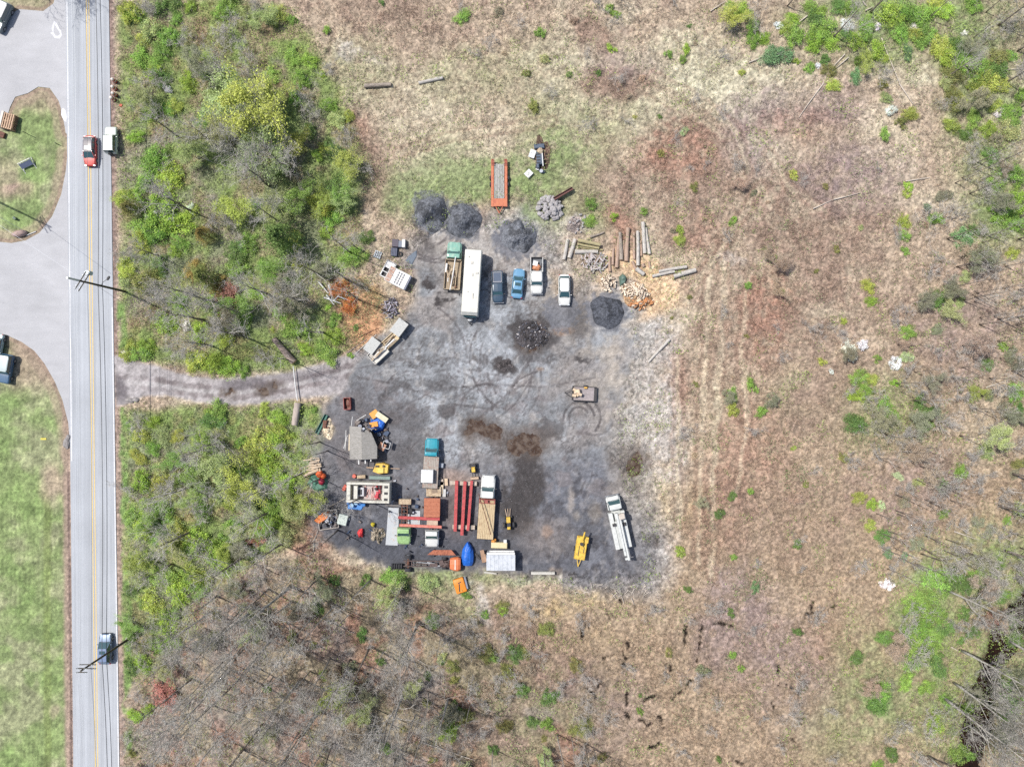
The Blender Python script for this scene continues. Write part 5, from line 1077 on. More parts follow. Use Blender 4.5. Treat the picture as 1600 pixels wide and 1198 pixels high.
    r = thing('tilt_deck_trailer', 'orange equipment trailer with grey plank deck on the grass', 'trailer', 780, 286, .8, 180)
    b = MB()
    for s in (-1, 1): b.box(s * 1.05, 0, .55, .42, 7.3, .22, bev=.02)
    b.box(0, 3.0, .55, 1.7, 1.2, .2); b.build('frame', og, r)
    b = MB()
    for k in range(6): b.box(-.66 + .26 * k, -.35 + (k % 2) * .1, .6, .23, 5.4, .08)
    b.build('plank_deck', mat('grey_planks', (186, 184, 178), rough=.9, var=.3, scale=1, stretch=(5, 1, 1), spot=(120, 116, 112), spotamt=.3), r)
    for s in (-1, 1):
        q = MB()
        for k in range(5): q.box(s * .95, -3.65 + k * .22, .8, .52, .08, .1)
        q.build('ramp', mat('oxide_red', (168, 88, 80)), r)
        for yy in (-.9, .1): wheel(r, s * 1.38, yy, .34, .22)
    b = MB(); b.cyl((-.6, 3.5, .55), (0, 4.6, .5), .07, n=6); b.cyl((.6, 3.5, .55), (0, 4.6, .5), .07, n=6); b.cyl((0, 4.4, 0), (0, 4.4, .9), .05, n=6); b.build('drawbar', og, r)
    r = thing('utility_trailer', 'small dark open trailer holding cut wood on the gravel', 'trailer', 912.5, 615, .8, -87)
    b = MB(); n = 10
    for i in range(n): b.box(-1.05 + 2.1 * (i + .5) / n, 0, .5, .19, 3.5, .06)
    b.build('deck', mat('lilac_planks', (178, 168, 168), rough=.9, var=.2, scale=2), r); b = MB()
    for s in (-1, 1): b.box(s * 1.1, 0, .45, .07, 3.6, .45)
    b.box(0, 1.8, .45, 2.2, .07, .45); b.box(0, -1.8, .45, 2.2, .45, .12); b.cyl((-.7, 1.8, .5), (0, 3.0, .5), .05, n=6); b.cyl((.7, 1.8, .5), (0, 3.0, .5), .05, n=6); b.cyl((0, 2.9, 0), (0, 2.9, .6), .05, n=6); b.build('frame', M_dark(), r)
    for s in (-1, 1): wheel(r, s * 1.22, -.2, .32, .2)
    for k, (x, y, a) in enumerate(((898, 609, 30), (902, 616, 60), (897, 618, 10), (900, 613, -30), (904, 611, 80), (906, 616, 20))):
        log(x - 3 * math.cos(R(a)), y - 3 * math.sin(R(a)), x + 3 * math.cos(R(a)), y + 3 * math.sin(R(a)), .2, .2, 'pale split log riding in the front of the dark trailer', mat('fresh_split', (232, 208, 178), var=.2, scale=3), .56 + .08 * k, k, group='split logs in the dark trailer', cat='firewood')
    b = MB(); b.box(0, 0, 0, .5, .35, .3, bev=.05); single(b, 'bucket', mat('gold_paint', (226, 176, 78)), 'small orange yellow can on the edge of the dark trailer', 'can', 915.5, 605.5, 1, z=.58)
    # ---------------------------------------------------------------- machines
    ye = mat('machine_yellow', (240, 202, 84), rough=.5, var=.08, scale=2, spot=(196, 150, 60), spotamt=.3)
    r = thing('wood_chipper', 'yellow wood chipper standing near the white utility truck', 'wood chipper', 907.8, 857.5, 1, -171.5)
    b = MB(); b.box(0, .2, .5, 1.75, 3.0, .9, tx=.9, ty=.93, bev=.08); b.build('engine_housing', ye, r); b = MB(); b.box(0, -1.55, .6, 1.6, .95, .8, tx=1.15, bev=.04); b.build('feed_hopper', ye, r)
    b = MB(); b.box(.1, -1.0, 1.45, .5, 1.0, .35, bev=.05); b.cyl((.1, -.9, 1.5), (-.05, -2.9, 2.2), .16, .13, n=10); b.build('discharge_chute', ye, r)
    b = MB(); b.cyl((.12, -.95, 1.5), (.12, -.95, 2.0), .26, n=14); b.build('intake', M_dark(), r)
    b = MB(); b.box(.35, .2, 1.4, .10, 1.6, .03); b.box(-.4, .0, 1.4, .10, .9, .04); b.build('vent', M_dark(), r)
    b = MB(); b.cyl((-.3, 1.7, .5), (0, 2.9, .45), .07, n=6); b.cyl((.3, 1.7, .5), (0, 2.9, .45), .07, n=6); b.build('drawbar', ye, r)
    for s in (-1, 1): wheel(r, s * .98, .2, .36, .22)
    r = thing('stump_grinder', 'yellow tow behind grinder below the grey shed', 'stump grinder', 595, 731.5, .8, 92)
    b = MB(); b.prism([(-.75, -.8), (.55, -1.3), (.9, -.2), (.7, 1.2), (-.6, 1.3), (-.9, .4)], .5, 1.15, sc=.9); b.build('engine_housing', ye, r); b = MB(); b.box(.25, .1, 1.15, .8, .9, .22, bev=.05); b.build('cover', mat('machine_pale_yellow', (240, 212, 110)), r)
    b = MB(); b.box(-.4, .5, 1.15, .3, .3, .25); b.box(-.35, -.5, 1.15, .25, .5, .2); b.build('engine', M_dark(), r); b = MB(); b.cyl((0, 1.3, .5), (0, 2.9, .5), .07, n=6); b.cyl((0, -1.2, .5), (0, -2.3, .4), .1, n=6); b.build('drawbar', mat('tan_steel', (204, 176, 150)), r)
    for s in (-1, 1): wheel(r, s * .85, 0, .32, .22)
    r = thing('mini_loader', 'tiny black and yellow loader at the head of the red beams', 'loader', 740, 735, .8, -6); 
    b = MB(); b.box(0, .35, .35, .8, 1.3, .6, bev=.06); b.build('chassis', M_dark(), r); b = MB(); b.box(0, .2, .95, .55, .8, .3, bev=.06); b.build('hood', ye, r)
    b = MB(); b.cyl((-.2, -.2, .8), (-.25, -1.0, .6), .05, n=6); b.cyl((.2, -.2, .8), (.25, -1.0, .6), .05, n=6); b.build('arms', M_dark(), r); b = MB(); b.box(0, -1.25, .15, 1.25, .5, .45, ty=.6); b.build('bucket', mat('tan_steel', (204, 176, 150)), r)
    for s in (-1, 1):
        for yy in (-.05, .8): wheel(r, s * .5, yy, .26, .22)
    r = thing('small_tractor', 'small yellow tractor with rear forks on the dark gravel', 'tractor', 794.5, 813, .8, 176)
    b = MB(); b.box(0, -.1, .5, .62, .9, .5, bev=.06); b.build('hood', ye, r); b = MB(); b.box(0, .85, .45, .55, .9, .35); b.build('chassis', M_dark(), r); b = MB(); b.box(0, 1.15, .8, .5, .4, .35, bev=.08); b.build('seat', ye, r)
    b = MB()
    for x in (-.22, 0, .22): b.cyl((x, -.6, .55), (x * 1.8, -1.75, .3), .05, n=6)
    b.build('forks', mat('tan_steel', (204, 176, 150)), r)
    for s in (-1, 1): wheel(r, s * .72, .75, .42, .28, ye); wheel(r, s * .5, -.45, .26, .2, ye)
    r = thing('orange_car_body', 'bright orange car front lying in the weeds below the yard', 'car wreck', 718.5, 915, .6, -18)
    oj = mat('car_orange', (240, 146, 40), rough=.4, var=.08, coat=.3); b = body_loft(2.3, 1.75, .1, .62, nose=.12, tail=.04, hood=.5, yh=.2); b.build('body', oj, r)
    b = MB(); b.box(-.15, -.25, .64, .16, 1.2, .03, rz=-15); b.box(.1, .5, .62, .5, .14, .05, rz=10); b.build('scrapes', M_dark(), r); b = MB(); b.box(1.05, .1, .2, .3, 1.9, .3, rz=-4, bev=.05); b.build('bumper', mat('chrome_dark', (150, 154, 168), rough=.4), r)
    # ---------------------------------------------------------------- overturned chassis
    r = thing('overturned_chassis', 'stripped truck chassis with axles and orange cab front', 'truck wreck', 668, 880, .7, 90.5)
    b = MB()
    for s in (-1, 1): b.box(s * .42, -.2, .65, .12, 7.0, .26)
    for k in range(8): b.box(0, -3.4 + k * .95, .68, .84, .12, .18)
    b.box(.15, 1.0, .7, .5, 1.2, .5); b.box(-.2, 2.2, .7, .8, .7, .45, rz=20); b.rock(.1, 2.9, .8, .45, .5, .4, 8); b.cyl((.1, -2.4, .75), (.05, 1.6, .8), .06, n=6); b.build('chassis_frame', mat('chassis_grime', (104, 88, 84), rough=.85, var=.45, scale=5), r)
    b = MB(); b.box(-.1, .6, 1.0, .3, 1.3, .1, rz=-12); b.box(.3, 1.5, 1.05, .25, 1.0, .1, rz=8); b.cyl((-.3, -1.6, 1.0), (-.1, .2, 1.0), .09, n=8); b.build('exhaust_parts', mat('scrap_grey', (160, 160, 162), var=.3, scale=4), r)
    b = MB(); b.cyl((-1.0, -3.0, .55), (1.0, -3.0, .55), .13, n=8); b.rock(0, -3.0, .6, .32, .3, .3, 3); b.cyl((-.9, 2.6, .5), (.9, 2.6, .5), .09, n=8); b.build('axle', M_rust(), r)
    for s in (-1, 1): wheel(r, s * 1.0, -3.0, .52, .5); wheel(r, s * .75, 2.6, .4, .28)
    b = MB(); st = [(3.5, [(0, .4), (.8, .4), (.85, .8), (.7, 1.05), (0, 1.1)]), (4.2, [(0, .35), (1.0, .35), (1.05, .95), (.85, 1.3), (0, 1.38)]), (4.8, [(0, .3), (1.05, .3), (1.08, 1.0), (.85, 1.3), (0, 1.36)]), (5.15, [(0, .4), (.85, .4), (.9, .9), (.7, 1.15), (0, 1.2)])]; b.loft(st); cf = b.build('cab_front', mat('cab_orange', (230, 132, 84), rough=.5, var=.1, spot=(206, 106, 66), spotamt=.3), r)
    b = MB(); b.box(0, 4.35, 1.36, 1.5, .22, .04); b.build('stripe', mat('faded_white', (240, 214, 196)), cf)
    single((lambda m_: m_)(MB().prism([(-2.2, -.35), (2.2, -.35), (1.5, .45), (-1.3, .4)], 0, .12)), 'rusty_sheet', mat('panel_rust', (188, 116, 88), rough=.85, var=.2, scale=2, spot=(150, 88, 66), spotamt=.4), 'long rusty brown sheet propped above the stripped chassis', 'metal panel', 690, 863.5, 1.2, 1, z=1.0)
    for k in range(5):
        b = MB(); b.cyl((-.12, 0, .46), (.12, 0, .46), .46, n=20); single(b, 'tyre', M_tyre(), ['leftmost upright tyre of the row behind the chassis', 'second upright tyre in the row behind the chassis', 'middle upright tyre in the row behind the chassis', 'fourth upright tyre in the row behind the chassis', 'rightmost upright tyre of the row behind the chassis'][k], 'tyre', 613 + 3.6 * k, 884.5, .5, 0, 'tyres standing behind the chassis')
    # ---------------------------------------------------------------- red beams
    rbm = mat('beam_red', (206, 84, 86), rough=.7, var=.15, scale=1.5, spot=(170, 74, 70), spotamt=.45); rbp = mat('beam_pale_red', (226, 140, 122), rough=.6, var=.12, scale=1.5, spot=(206, 110, 96), spotamt=.4)
    def beam(x0, y0, x1, y1, label, m, z, w=.42, hh=.42):
        a, b_ = P(x0, y0, z + hh); c, d = P(x1, y1, z + hh); L = math.hypot(c - a, d - b_); t = MB(); f = hh * .12
        t.box(0, L / 2, 0, w, L, f); t.box(0, L / 2, f, w * .25, L, hh - 2 * f); t.box(0, L / 2, hh - f, w, L, f)
        for yy in (.15, L - .15): t.box(0, yy, f, w * .9, .06, hh - 2 * f)
        o = t.build('steel_beam', m); o.location = (a, b_, z); o.rotation_euler = (0, 0, math.atan2(d - b_, c - a) - PI / 2); return tag(o, label, 'steel beam', 'painted steel beams')
    beam(713.5, 751, 711, 830, 'leftmost of three upright running red steel beams on blocks', rbm, .62, .48); beam(726.5, 752, 721.5, 836, 'middle and longest red steel beam on the blocks', rbm, .62, .48); beam(737, 751, 731, 829, 'rightmost red steel beam on the two blocks', rbm, .62, .42)
    for (x0, y, x1, lab) in ((703, 755, 745, 'pale concrete block under the upper ends of the red beams'), (707, 823.5, 742, 'pale concrete block under the lower ends of the red beams')):
        b = MB(); b.box(0, 0, 0, (x1 - x0) * .1, .65, .6, bev=.04); single(b, 'concrete_block', mat('old_concrete', (206, 192, 176), rough=.9, var=.15, scale=2, spot=(170, 150, 134), spotamt=.3), lab, 'concrete block', (x0 + x1) / 2, y, .6, 2)
    beam(622, 808.5, 687, 811, 'bright red steel beam lying across the two truck chassis', rbm, 1.05, .4); beam(624, 820.5, 690, 823.5, 'faded pink red beam across the chassis behind the cabs', rbp, 1.05, .34)
    # ---------------------------------------------------------------- grey shed and what leans on it
    r = thing('shed', 'shed with mossy grey two pitched roof and open front', 'shed', 568, 692, 2.5, -1)
    roofm = mat('shed_roof', (172, 168, 163), rough=.9, var=.12, scale=1.5, stretch=(1, 3, 1), spot=(150, 147, 140), spotamt=.45, bump=.3)
    b = MB(); v = [(-2.2, -2.45, 2.3), (-.2, -2.5, 2.75), (-.2, 2.45, 2.75), (-2.15, 2.6, 2.3)]; b.add(v + [(x, y, z - .1) for x, y, z in v], [(0, 1, 2, 3), (7, 6, 5, 4), (0, 4, 5, 1), (1, 5, 6, 2), (2, 6, 7, 3), (3, 7, 4, 0)]); b.build('roof', roofm, r)
    b = MB(); v = [(-.19, -2.5, 2.73), (1.95, -2.45, 2.15), (2.0, -.6, 2.1), (1.2, 1.5, 2.35), (.5, 2.2, 2.5), (-.19, 2.35, 2.72)]; b.add(v + [(x, y, z - .1) for x, y, z in v], [(0, 1, 2, 3, 4, 5), (11, 10, 9, 8, 7, 6)] + [(i, i + 6, (i + 1) % 6 + 6, (i + 1) % 6) for i in range(6)]); b.build('roof', roofm, r)
    b = MB()
    for x in (-2.0, -.2, 1.8):
        for y in (-2.2, 2.0): b.box(x, y, 0, .14, .14, 2.1)
    b.build('posts', wd, r); b = MB(); b.box(-2.0, 0, 0, .08, 4.2, 2.1); b.box(-.2, 2.1, 0, 3.6, .08, 2.1); b.build('wall', wd, r)
    for x, l in ((-.9, .9), (.1, .8), (.95, .5)): b = MB(); b.box(x, -2.5 - l / 2 + .1, 1.9, .16, l, .08); b.build('rafter', M_white(), r)
    b = MB(); b.prism([(-1.6, -.9), (-.2, -1.5), (.9, -.6), (.7, 1.0), (-.4, 1.5), (-1.3, .8)], 0, .8, sc=.6); b.rock(.3, .3, .5, .7, .9, .5, 5); b.rock(-.6, -.4, .5, .6, .8, .5, 9); single(b, 'tarp', mat('tarp_blue', (40, 112, 214), rough=.45, var=.2, scale=3, bump=.8, bscale=4), 'crumpled blue tarp over junk at the shed corner', 'tarp', 590.5, 664, 1, 20)
    for (x, y, a, w_, l_, c, lab) in ((585, 647, 55, 1.1, 1.3, (236, 166, 70), 'orange yellow sheet beside the long cream panel'), (584, 663, 80, .8, 1.3, (232, 160, 60), 'orange sheet next to the shed roof edge'), (596.5, 651.5, -55, .85, 2.0, (228, 222, 190), 'long cream panel leaning beyond the blue tarp'),
        (597, 697.5, 30, 1.05, 1.1, (182, 134, 108), 'brown square board on the junk beside the shed'), (547.5, 691, 3, .55, 2.6, (226, 210, 184), 'tan board leaning on the west wall of the shed')):
        b = MB(); b.box(0, 0, 0, w_, l_, .1, rx=4, bev=.02); single(b, 'panel', mat('p%02x%02x' % (c[0], c[2]), c, var=.12, scale=2), lab, 'panel', x, y, 1.0, a, z=.95)
    for x0, y0, x1, y1 in ((541, 672, 539, 703), (543, 680, 537, 700), (551, 651, 547, 678), (557, 657, 572, 648)): log(x0, y0, x1, y1, .05, .05, 'thin pale pole leaning against the west side of the shed', M_white(), 1.2, 2, name='pole', cat='pole', group='thin pale poles at the shed')
    rr = random.Random(8); jc = [(70, 72, 84), (54, 56, 66), (150, 154, 168), (196, 200, 210), (110, 96, 88), (60, 80, 110), (130, 120, 116)]
    def junk(n, x0, x1, y0, y1, where_, seed, z=0., big=1., group=None):
        q = random.Random(seed); cnt = {}
        for i in range(n):
            b = MB(); k = q.randrange(4); s = q.uniform(.25, .75) * big; c = q.choice(jc)
            if k == 0: b.box(0, 0, 0, s, s * q.uniform(.5, 1.3), q.uniform(.2, .7), rx=q.uniform(-9, 9), bev=.03); nm, w_ = 'scrap_box', 'metal box'
            elif k == 1: b.cyl((0, 0, .05), (0, 0, q.uniform(.3, .8)), s * .45, n=14); nm, w_ = 'drum', 'drum'
            elif k == 2: b.cyl((-s, 0, .15), (s, 0, .3), .07, n=6); b.cyl((-s * .3, -s * .5, .2), (s * .2, s * .6, .4), .06, n=6); nm, w_ = 'scrap_pipes', 'bent pipe'
            else: b.rock(0, 0, s * .4, s * .6, s * .5, s * .45, i, j=.3); nm, w_ = 'scrap_lump', 'scrap lump'
            cn = 'dark' if sum(c) < 300 else 'pale'
            single(b, nm, mat('scrap%d' % jc.index(c), c, rough=.6, var=.3, scale=5), f'{cn} {w_} in the scrap {where_}', w_, q.uniform(x0, x1), q.uniform(y0, y1), .5, q.uniform(0, 180), f'{cn} {w_}s in the scrap {where_}', z=z)
    junk(26, 592, 606, 668, 705, 'along the east side of the shed', 3); junk(10, 556, 590, 650, 668, 'at the upper edge of the shed', 5, .3); junk(6, 570, 585, 662, 672, 'lying on the shed roof corner', 6, 2.5, .7)
    b = MB(); 
    for s in (-1, 1): b.box(s * .55, 0, 0, .06, 1.0, .9); b.box(0, s * .5, .84, 1.1, .06, .06)
    single(b, 'metal_frame', M_white(), 'open square metal frame beside the brown board', 'metal frame', 604, 695, 1, 15, z=.4)
    # rusty bin, sand heap, beam
    r = thing('rusty_bin', 'open rusty red bin by the driveway mouth', 'bin', 542, 630.5, .9, -3); b = MB()
    for s in (-1, 1): b.box(s * .5, 0, 0, .08, 1.85, .95); b.box(0, s * .9, 0, 1.0, .08, .95)
    b.build('sides', mat('bin_red', (172, 92, 84), var=.25, scale=3, spot=(130, 70, 62), spotamt=.3), r); b = MB(); b.box(0, 0, .25, .95, 1.75, .06); b.rock(.1, .1, .4, .35, .6, .2, 2); b.build('bottom', mat('bin_inside', (120, 74, 60), var=.3), r)
    mound('sand_heap', 'pale sand heap beside the green channel beam', 'sand heap', 512, 670, 11, 15, .5, vcmat('sand', namt=.15), 5, col=(232, 214, 186))
    b = MB(); b.box(0, 0, 0, .8, 1.1, .5, rz=10, tx=.7); b.box(.45, -.5, 0, .9, .2, .3, rz=20); single(b, 'shovel_bucket', M_rust(), 'rusty loader bucket dropped on the sand heap', 'loader bucket', 507.5, 662, .5, 18, z=.2)
    b = MB(); b.box(0, 0, .1, .55, 3.3, .06); b.box(-.25, 0, .1, .06, 3.3, .4); b.box(.25, 0, .1, .06, 3.3, .35); single(b, 'green_beam', mat('green_steel', (64, 124, 110), var=.2), 'dark green channel beam leaning in the weeds', 'steel beam', 502, 663, .4, 27)
    # stacked slab wood and green tarp
    sl = mat('slab_wood', (214, 192, 166), rough=.9, var=.25, scale=2, stretch=(1, 5, 1)); q = random.Random(6)
    for i in range(22):
        x, y = 489 + q.uniform(-8, 8), 727 + q.uniform(-12, 12); a = q.uniform(60, 100)
        b = MB(); b.box(0, 0, 0, q.uniform(.12, .3), q.uniform(1.0, 2.2), .07); single(b, 'slab_board', sl, 'pale slab board in the heap beside the orange bags', 'board', x, y, .6, a, 'pale slab boards beside the orange bags', z=.08 + .045 * i)
    for x, y, s, lab in ((499, 741, .55, 'larger orange bag on the green tarp'), (505, 744, .4, 'smaller orange bag on the green tarp')): b = MB(); b.rock(0, 0, .35, s, s * 1.1, .45, int(x), j=.12, n1=12, n2=8); single(b, 'bag', mat('bag_orange', (240, 112, 58), var=.15, scale=4, bump=.5), lab, 'bag', x, y, .8, 20, z=.35, smooth=True)
    b = MB(); b.rock(0, 0, .35, .5, .55, .4, 5, j=.12, n1=12, n2=8); single(b, 'bag', mat('bag_red', (170, 40, 66), var=.15, scale=4, bump=.5), 'dark red bag below the orange bags', 'bag', 502, 752, .8, 0, z=.35, smooth=True)
    b = MB(); b.prism([(-1.6, -.9), (.2, -1.5), (1.6, -.4), (1.2, .9), (-.2, 1.3), (-1.5, .8)], 0, .35, sc=.75); b.rock(-.6, 0, .3, .7, .7, .3, 7); single(b, 'tarp', mat('tarp_green', (88, 136, 116), rough=.6, var=.25, scale=4, bump=.8, bscale=5), 'crumpled green tarp beneath the orange bags', 'tarp', 497, 754, .3, 20)
    # ---------------------------------------------------------------- box truck body and surroundings
    before = set(bpy.data.objects)
    r = thing('service_truck_bed', 'open topped white truck body loaded with tools and buckets', 'truck body', 577, 768, 1.6, 91.5); wt2 = mat('aged_white', (222, 220, 208), rough=.6, var=.06, scale=2, spot=(196, 190, 176), spotamt=.35)
    b = MB(); W_, L_ = 3.1, 6.6
    for s in (-1, 1): b.box(s * (W_ / 2 - .18), 0, .5, .36, L_, 1.1, bev=.03)
    b.box(0, L_ / 2 - .55, .5, W_ - .72, 1.1, 1.1, bev=.03); b.box(0, -L_ / 2 + .3, .5, W_ - .72, .6, 1.0, bev=.03); b.build('side_lockers', wt2, r)
    b = MB(); b.box(0, 0, .6, W_ - .72, L_ - 1.7, .12); b.build('floor', mat('floor_pinkish', (200, 186, 182), var=.15, scale=3), r)
    b = MB(); b.box(0, -1.9, .75, 2.0, .6, .75, bev=.03); b.build('cross_locker', wt2, r)
    for k in range(3): b = MB(); b.box(-.95 + .95 * k, L_ / 2 - .55, 1.6, .35, .5, .06); b.build('latch', M_dark(), r)
    b = MB(); b.cyl((0, -L_ * .3, .3), (0, -L_ * .3, .5), .3, n=10)
    for sx in (-1, 1): b.cyl((sx * 1.3, -1.5, .4), (sx * 1.55, -1.5, .4), .4, n=16); b.cyl((sx * 1.3, 1.7, .4), (sx * 1.55, 1.7, .4), .4, n=16)
    b.build('wheels', M_tyre(), r)
    b = MB(); b.box(0, 0, 0, 1.25, 1.35, .7, bev=.04); o = single(b, 'machine_box', mat('pale_machine', (212, 212, 216), var=.1), 'square pale machine with open dark top inside the white truck body', 'machine', 562.5, 768, 1.8, 0, z=.74)
    b = MB(); b.box(0, 0, 0, .7, .8, .1); single(b, 'grate', M_dark(), 'dark grate on top of the square pale machine', 'grate', 562.5, 768, 1.6, 0, z=1.44)
    q = random.Random(12)
    for k in range(9): b = MB(); b.box(0, 0, 0, q.uniform(.12, .3), q.uniform(.5, 1.3), q.uniform(.15, .35), bev=.02); single(b, 'red_tool', mat('tool_red', (206, 66, 80), var=.25, scale=4), 'red tool in the pile at the east end of the white truck body', 'tool', 592 + q.uniform(-3.5, 3.5), 768 + q.uniform(-8, 9), 1, q.uniform(-30, 30), 'red tools in the white truck body', z=.74 + .05 * k)
    for k in range(8): b = MB(); b.cyl((0, 0, 0), (0, 0, .12), q.uniform(.1, .18), n=10); single(b, 'coil', M_dark(), 'small dark coil among the red tools', 'coil', 592 + q.uniform(-4, 4), 761 + q.uniform(-3, 5), 1, 0, 'dark coils among the red tools', z=1.15 + .04 * k)
    for k in range(10): b = MB(); b.box(0, 0, 0, .14, q.uniform(.6, 1.6), .1); single(b, 'lath', mat('lath_pink', (214, 170, 164), var=.3, scale=3), 'pinkish lath lying in the middle of the white truck body', 'lath', 578 + q.uniform(-6, 6), 768 + q.uniform(-8, 8), .8, q.uniform(-12, 12), 'pinkish laths in the white truck body', z=.74)
    r.scale.z = 1.7
    for o_ in set(bpy.data.objects) - before:
        if o_.parent is None and o_.location.z > .7: o_.location.z = .75 * 1.65 + (o_.location.z - .74)
    b = MB(); b.box(0, 0, 0, 2.6, .55, .7, bev=.05); single(b, 'fuel_tank', mat('tank_tan', (196, 188, 172), var=.15), 'tan tank with two caps beside the white truck body', 'tank', 585, 783.5, .7, 2); b = MB(); b.box(0, 0, 0, 3.2, .5, .5); single(b, 'green_roll', mat('grey_green', (130, 152, 146), var=.2), 'grey green roll along the upper side of the white truck body', 'roll', 593, 746.5, .6, 2)
    b = MB(); b.box(0, 0, 0, 1.3, .5, .5, bev=.05); single(b, 'crate', cw, 'tan crate touching the upper side of the white truck body', 'crate', 564, 745, .7, -4, z=.1)
    for k, (x, y) in enumerate(((544.5, 786), (549.5, 789.5), (556, 786), (563, 785), (548, 784), (567.5, 788.5))):
        b = MB(); b.cyl((0, 0, 0), (0, 0, .85), .29, n=16); b.cyl((0, 0, .85), (0, 0, .88), .25, n=16); single(b, 'barrel', mat('barrel_blue', (48, 130, 210), rough=.4, var=.1) if k not in (1, 2) else mat('barrel_lid', (168, 206, 236), var=.1), ['blue barrel at the left end of the barrel group', 'pale topped barrel in front of the left blue barrels', 'pale topped barrel in the middle of the group', 'blue barrel right of the pale topped barrels', 'blue barrel behind the pale topped barrels', 'blue barrel at the right end of the barrel group'][k], 'barrel', x, y, .9, 0, 'blue barrels')
    b = MB(); b.prism([(-1.3, -.5), (.9, -.7), (1.4, .2), (.3, .7), (-1.2, .5)], 0, .15, sc=.9); single(b, 'tarp', mat('tarp_blue2', (70, 140, 214), rough=.45, var=.25, scale=4, bump=.8, bscale=5), 'flat blue plastic spread under the blue barrels', 'tarp', 556, 790, 0, 0)
    for x, y, s in ((537, 764, .35), (539, 760, .3), (553, 744, .35)): b = MB(); b.cyl((0, 0, 0), (0, 0, .45), s, s * .8, n=14); single(b, 'bucket', mat('bucket_salmon', (224, 112, 92), var=.2), 'salmon red bucket left of the white truck body' if x < 545 else 'salmon red bucket above the white truck body', 'bucket', x, y, .5, 0, 'salmon red buckets' if x < 545 else None)
    junk(16, 612, 700, 842, 874, 'between the truck cabs and the stripped chassis', 41, 0, .8); junk(12, 540, 600, 795, 850, 'on the gravel below the white truck bed', 42, 0, .7); junk(12, 604, 700, 735, 778, 'around the teal truck and the crates', 43, 0, .6); junk(10, 606, 660, 776, 800, 'around the long tan crate', 44, 0, .8)
    # pen of junk at the lower left
    r = thing('junk_pen', 'low fenced pen of boards around mixed rubbish', 'pen', 512, 812, .6, -8); b = MB(); w_, l_ = 3.0, 2.8
    for s in (-1, 1): b.box(s * w_ / 2, 0, .0, .08, l_, .6); b.box(0, s * l_ / 2, 0, w_, .08, .6)
    b.build('boards', mat('grey_board', (196, 188, 180), var=.2), r)
    b = MB(); b.prism([(-.9, -1.2), (.1, -1.3), (.9, .4), (.4, 1.3), (-.6, .6)], 0, .35, sc=.8); single(b, 'tarp', mat('tarp_orange', (240, 136, 62), var=.15, scale=4, bump=.6), 'bright orange tarp in the pen of rubbish', 'tarp', 503.5, 808, .7, 30, z=.3)
    junk(22, 508, 524, 800, 822, 'inside the fenced pen', 21); junk(8, 484, 520, 795, 802, 'at the upper side of the pen', 22)
    b = MB(); b.box(0, 0, 0, 1.45, 1.6, .7, bev=.04); single(b, 'freezer', mat('freezer_white', (206, 216, 208), var=.05), 'pale greenish white chest standing right of the pen', 'chest', 535, 812, .7, 14)
    for x0, y0, x1, y1 in ((497, 828, 490, 846), (490, 846, 490, 862), (528, 828, 505, 848), (500, 800, 540, 778)): log(x0, y0, x1, y1, .08, .06, 'thin weathered branch lying around the pen', mat('stick', (188, 176, 164), var=.2), 0, 4, name='branch', cat='branch', group='branches around the pen')
    for x, y, c, lab, sx, sy in ((563, 833, (226, 58, 62), 'bright red machine cover on the gravel', .75, 1.3), (582.5, 819.5, (206, 188, 50), 'yellow green plastic container on the gravel', .6, .65)):
        b = MB(); b.rock(0, 0, .3, sx * .6, sy * .55, .4, int(x), j=.25, n1=10); b.box(0, 0, .2, sx * .7, sy * .6, .4, bev=.05); single(b, 'machine_cover' if c[1] < 100 else 'container', mat('jc%d' % x, c, var=.15, bump=.4), lab, 'cover' if c[1] < 100 else 'container', x, y, .5, 8)
    mound('stone_heap', 'small heap of pale stones near the concrete slab', 'stone heap', 590, 835, 10, 13, .9, vcmat('rubble', namt=.5, nscale=4), 8, rough=.22, lump=.4, col=(176, 164, 146))
    sheet([(607,792),(623,792),(622,806),(620,812),(613,828),(617,852),(627,852),(610,850),(604,845)], .12, 'slab', mat('slab', (196, 200, 204)))
    bpy.data.objects.remove(bpy.data.objects['slab'])
    b = MB(); b.prism([(-1.0, -3.0), (.9, -3.0), (.85, 2.85), (-.85, 2.85)], 0, .14); single(b, 'concrete_slab', mat('slab_blue', (200, 204, 208), rough=.8, var=.06, scale=1, spot=(206, 170, 140), spotamt=.12), 'long pale blue grey slab under the green truck cab', 'slab', 614, 821.5, .1, 3)
    b = MB(); b.box(0, 0, 0, 2.1, 2.3, .12); single(b, 'concrete_slab', mat('slab_blue'[:9], (200, 204, 208)), 'small pale slab under the horizontal red beam', 'slab', 646, 809, .1, 2)
    b = MB(); b.box(0, 0, 0, 1.9, .8, .7, bev=.03); single(b, 'crate', cw, 'long tan crate behind the green truck chassis', 'crate', 633, 783.5, .8, 1, z=.3); b = MB(); b.box(0, 0, 0, 2.4, .7, .25); single(b, 'plank_stack', mat('dark_planks', (134, 128, 124), var=.2), 'dark planks between the white truck body and tan crate', 'planks', 614, 787, .3, 1)
    for x, y in ((626, 797), (632, 798), (643, 799)): b = MB(); b.cyl((-.15, 0, .45), (.15, 0, .45), .45, n=18); single(b, 'tyre', M_tyre(), 'spare tyre at the back end of the green truck chassis', 'tyre', x, y, .5, 0, 'spare tyres behind the green truck')
    r = thing('wooden_crate', 'low tan plywood crate above the rusty dump body', 'crate', 677.5, 768, .8, 1); b = MB(); b.box(0, 0, 0, 2.3, 1.5, .7, bev=.02); b.build('box', cw, r); b = MB(); b.box(.1, .1, .72, .9, .6, .04, rz=10); b.build('painted_opening', mat('hole_shade_paint', (150, 130, 110), var=.4, scale=4), r)  # darker plate on the solid crate paints the shade of an opening
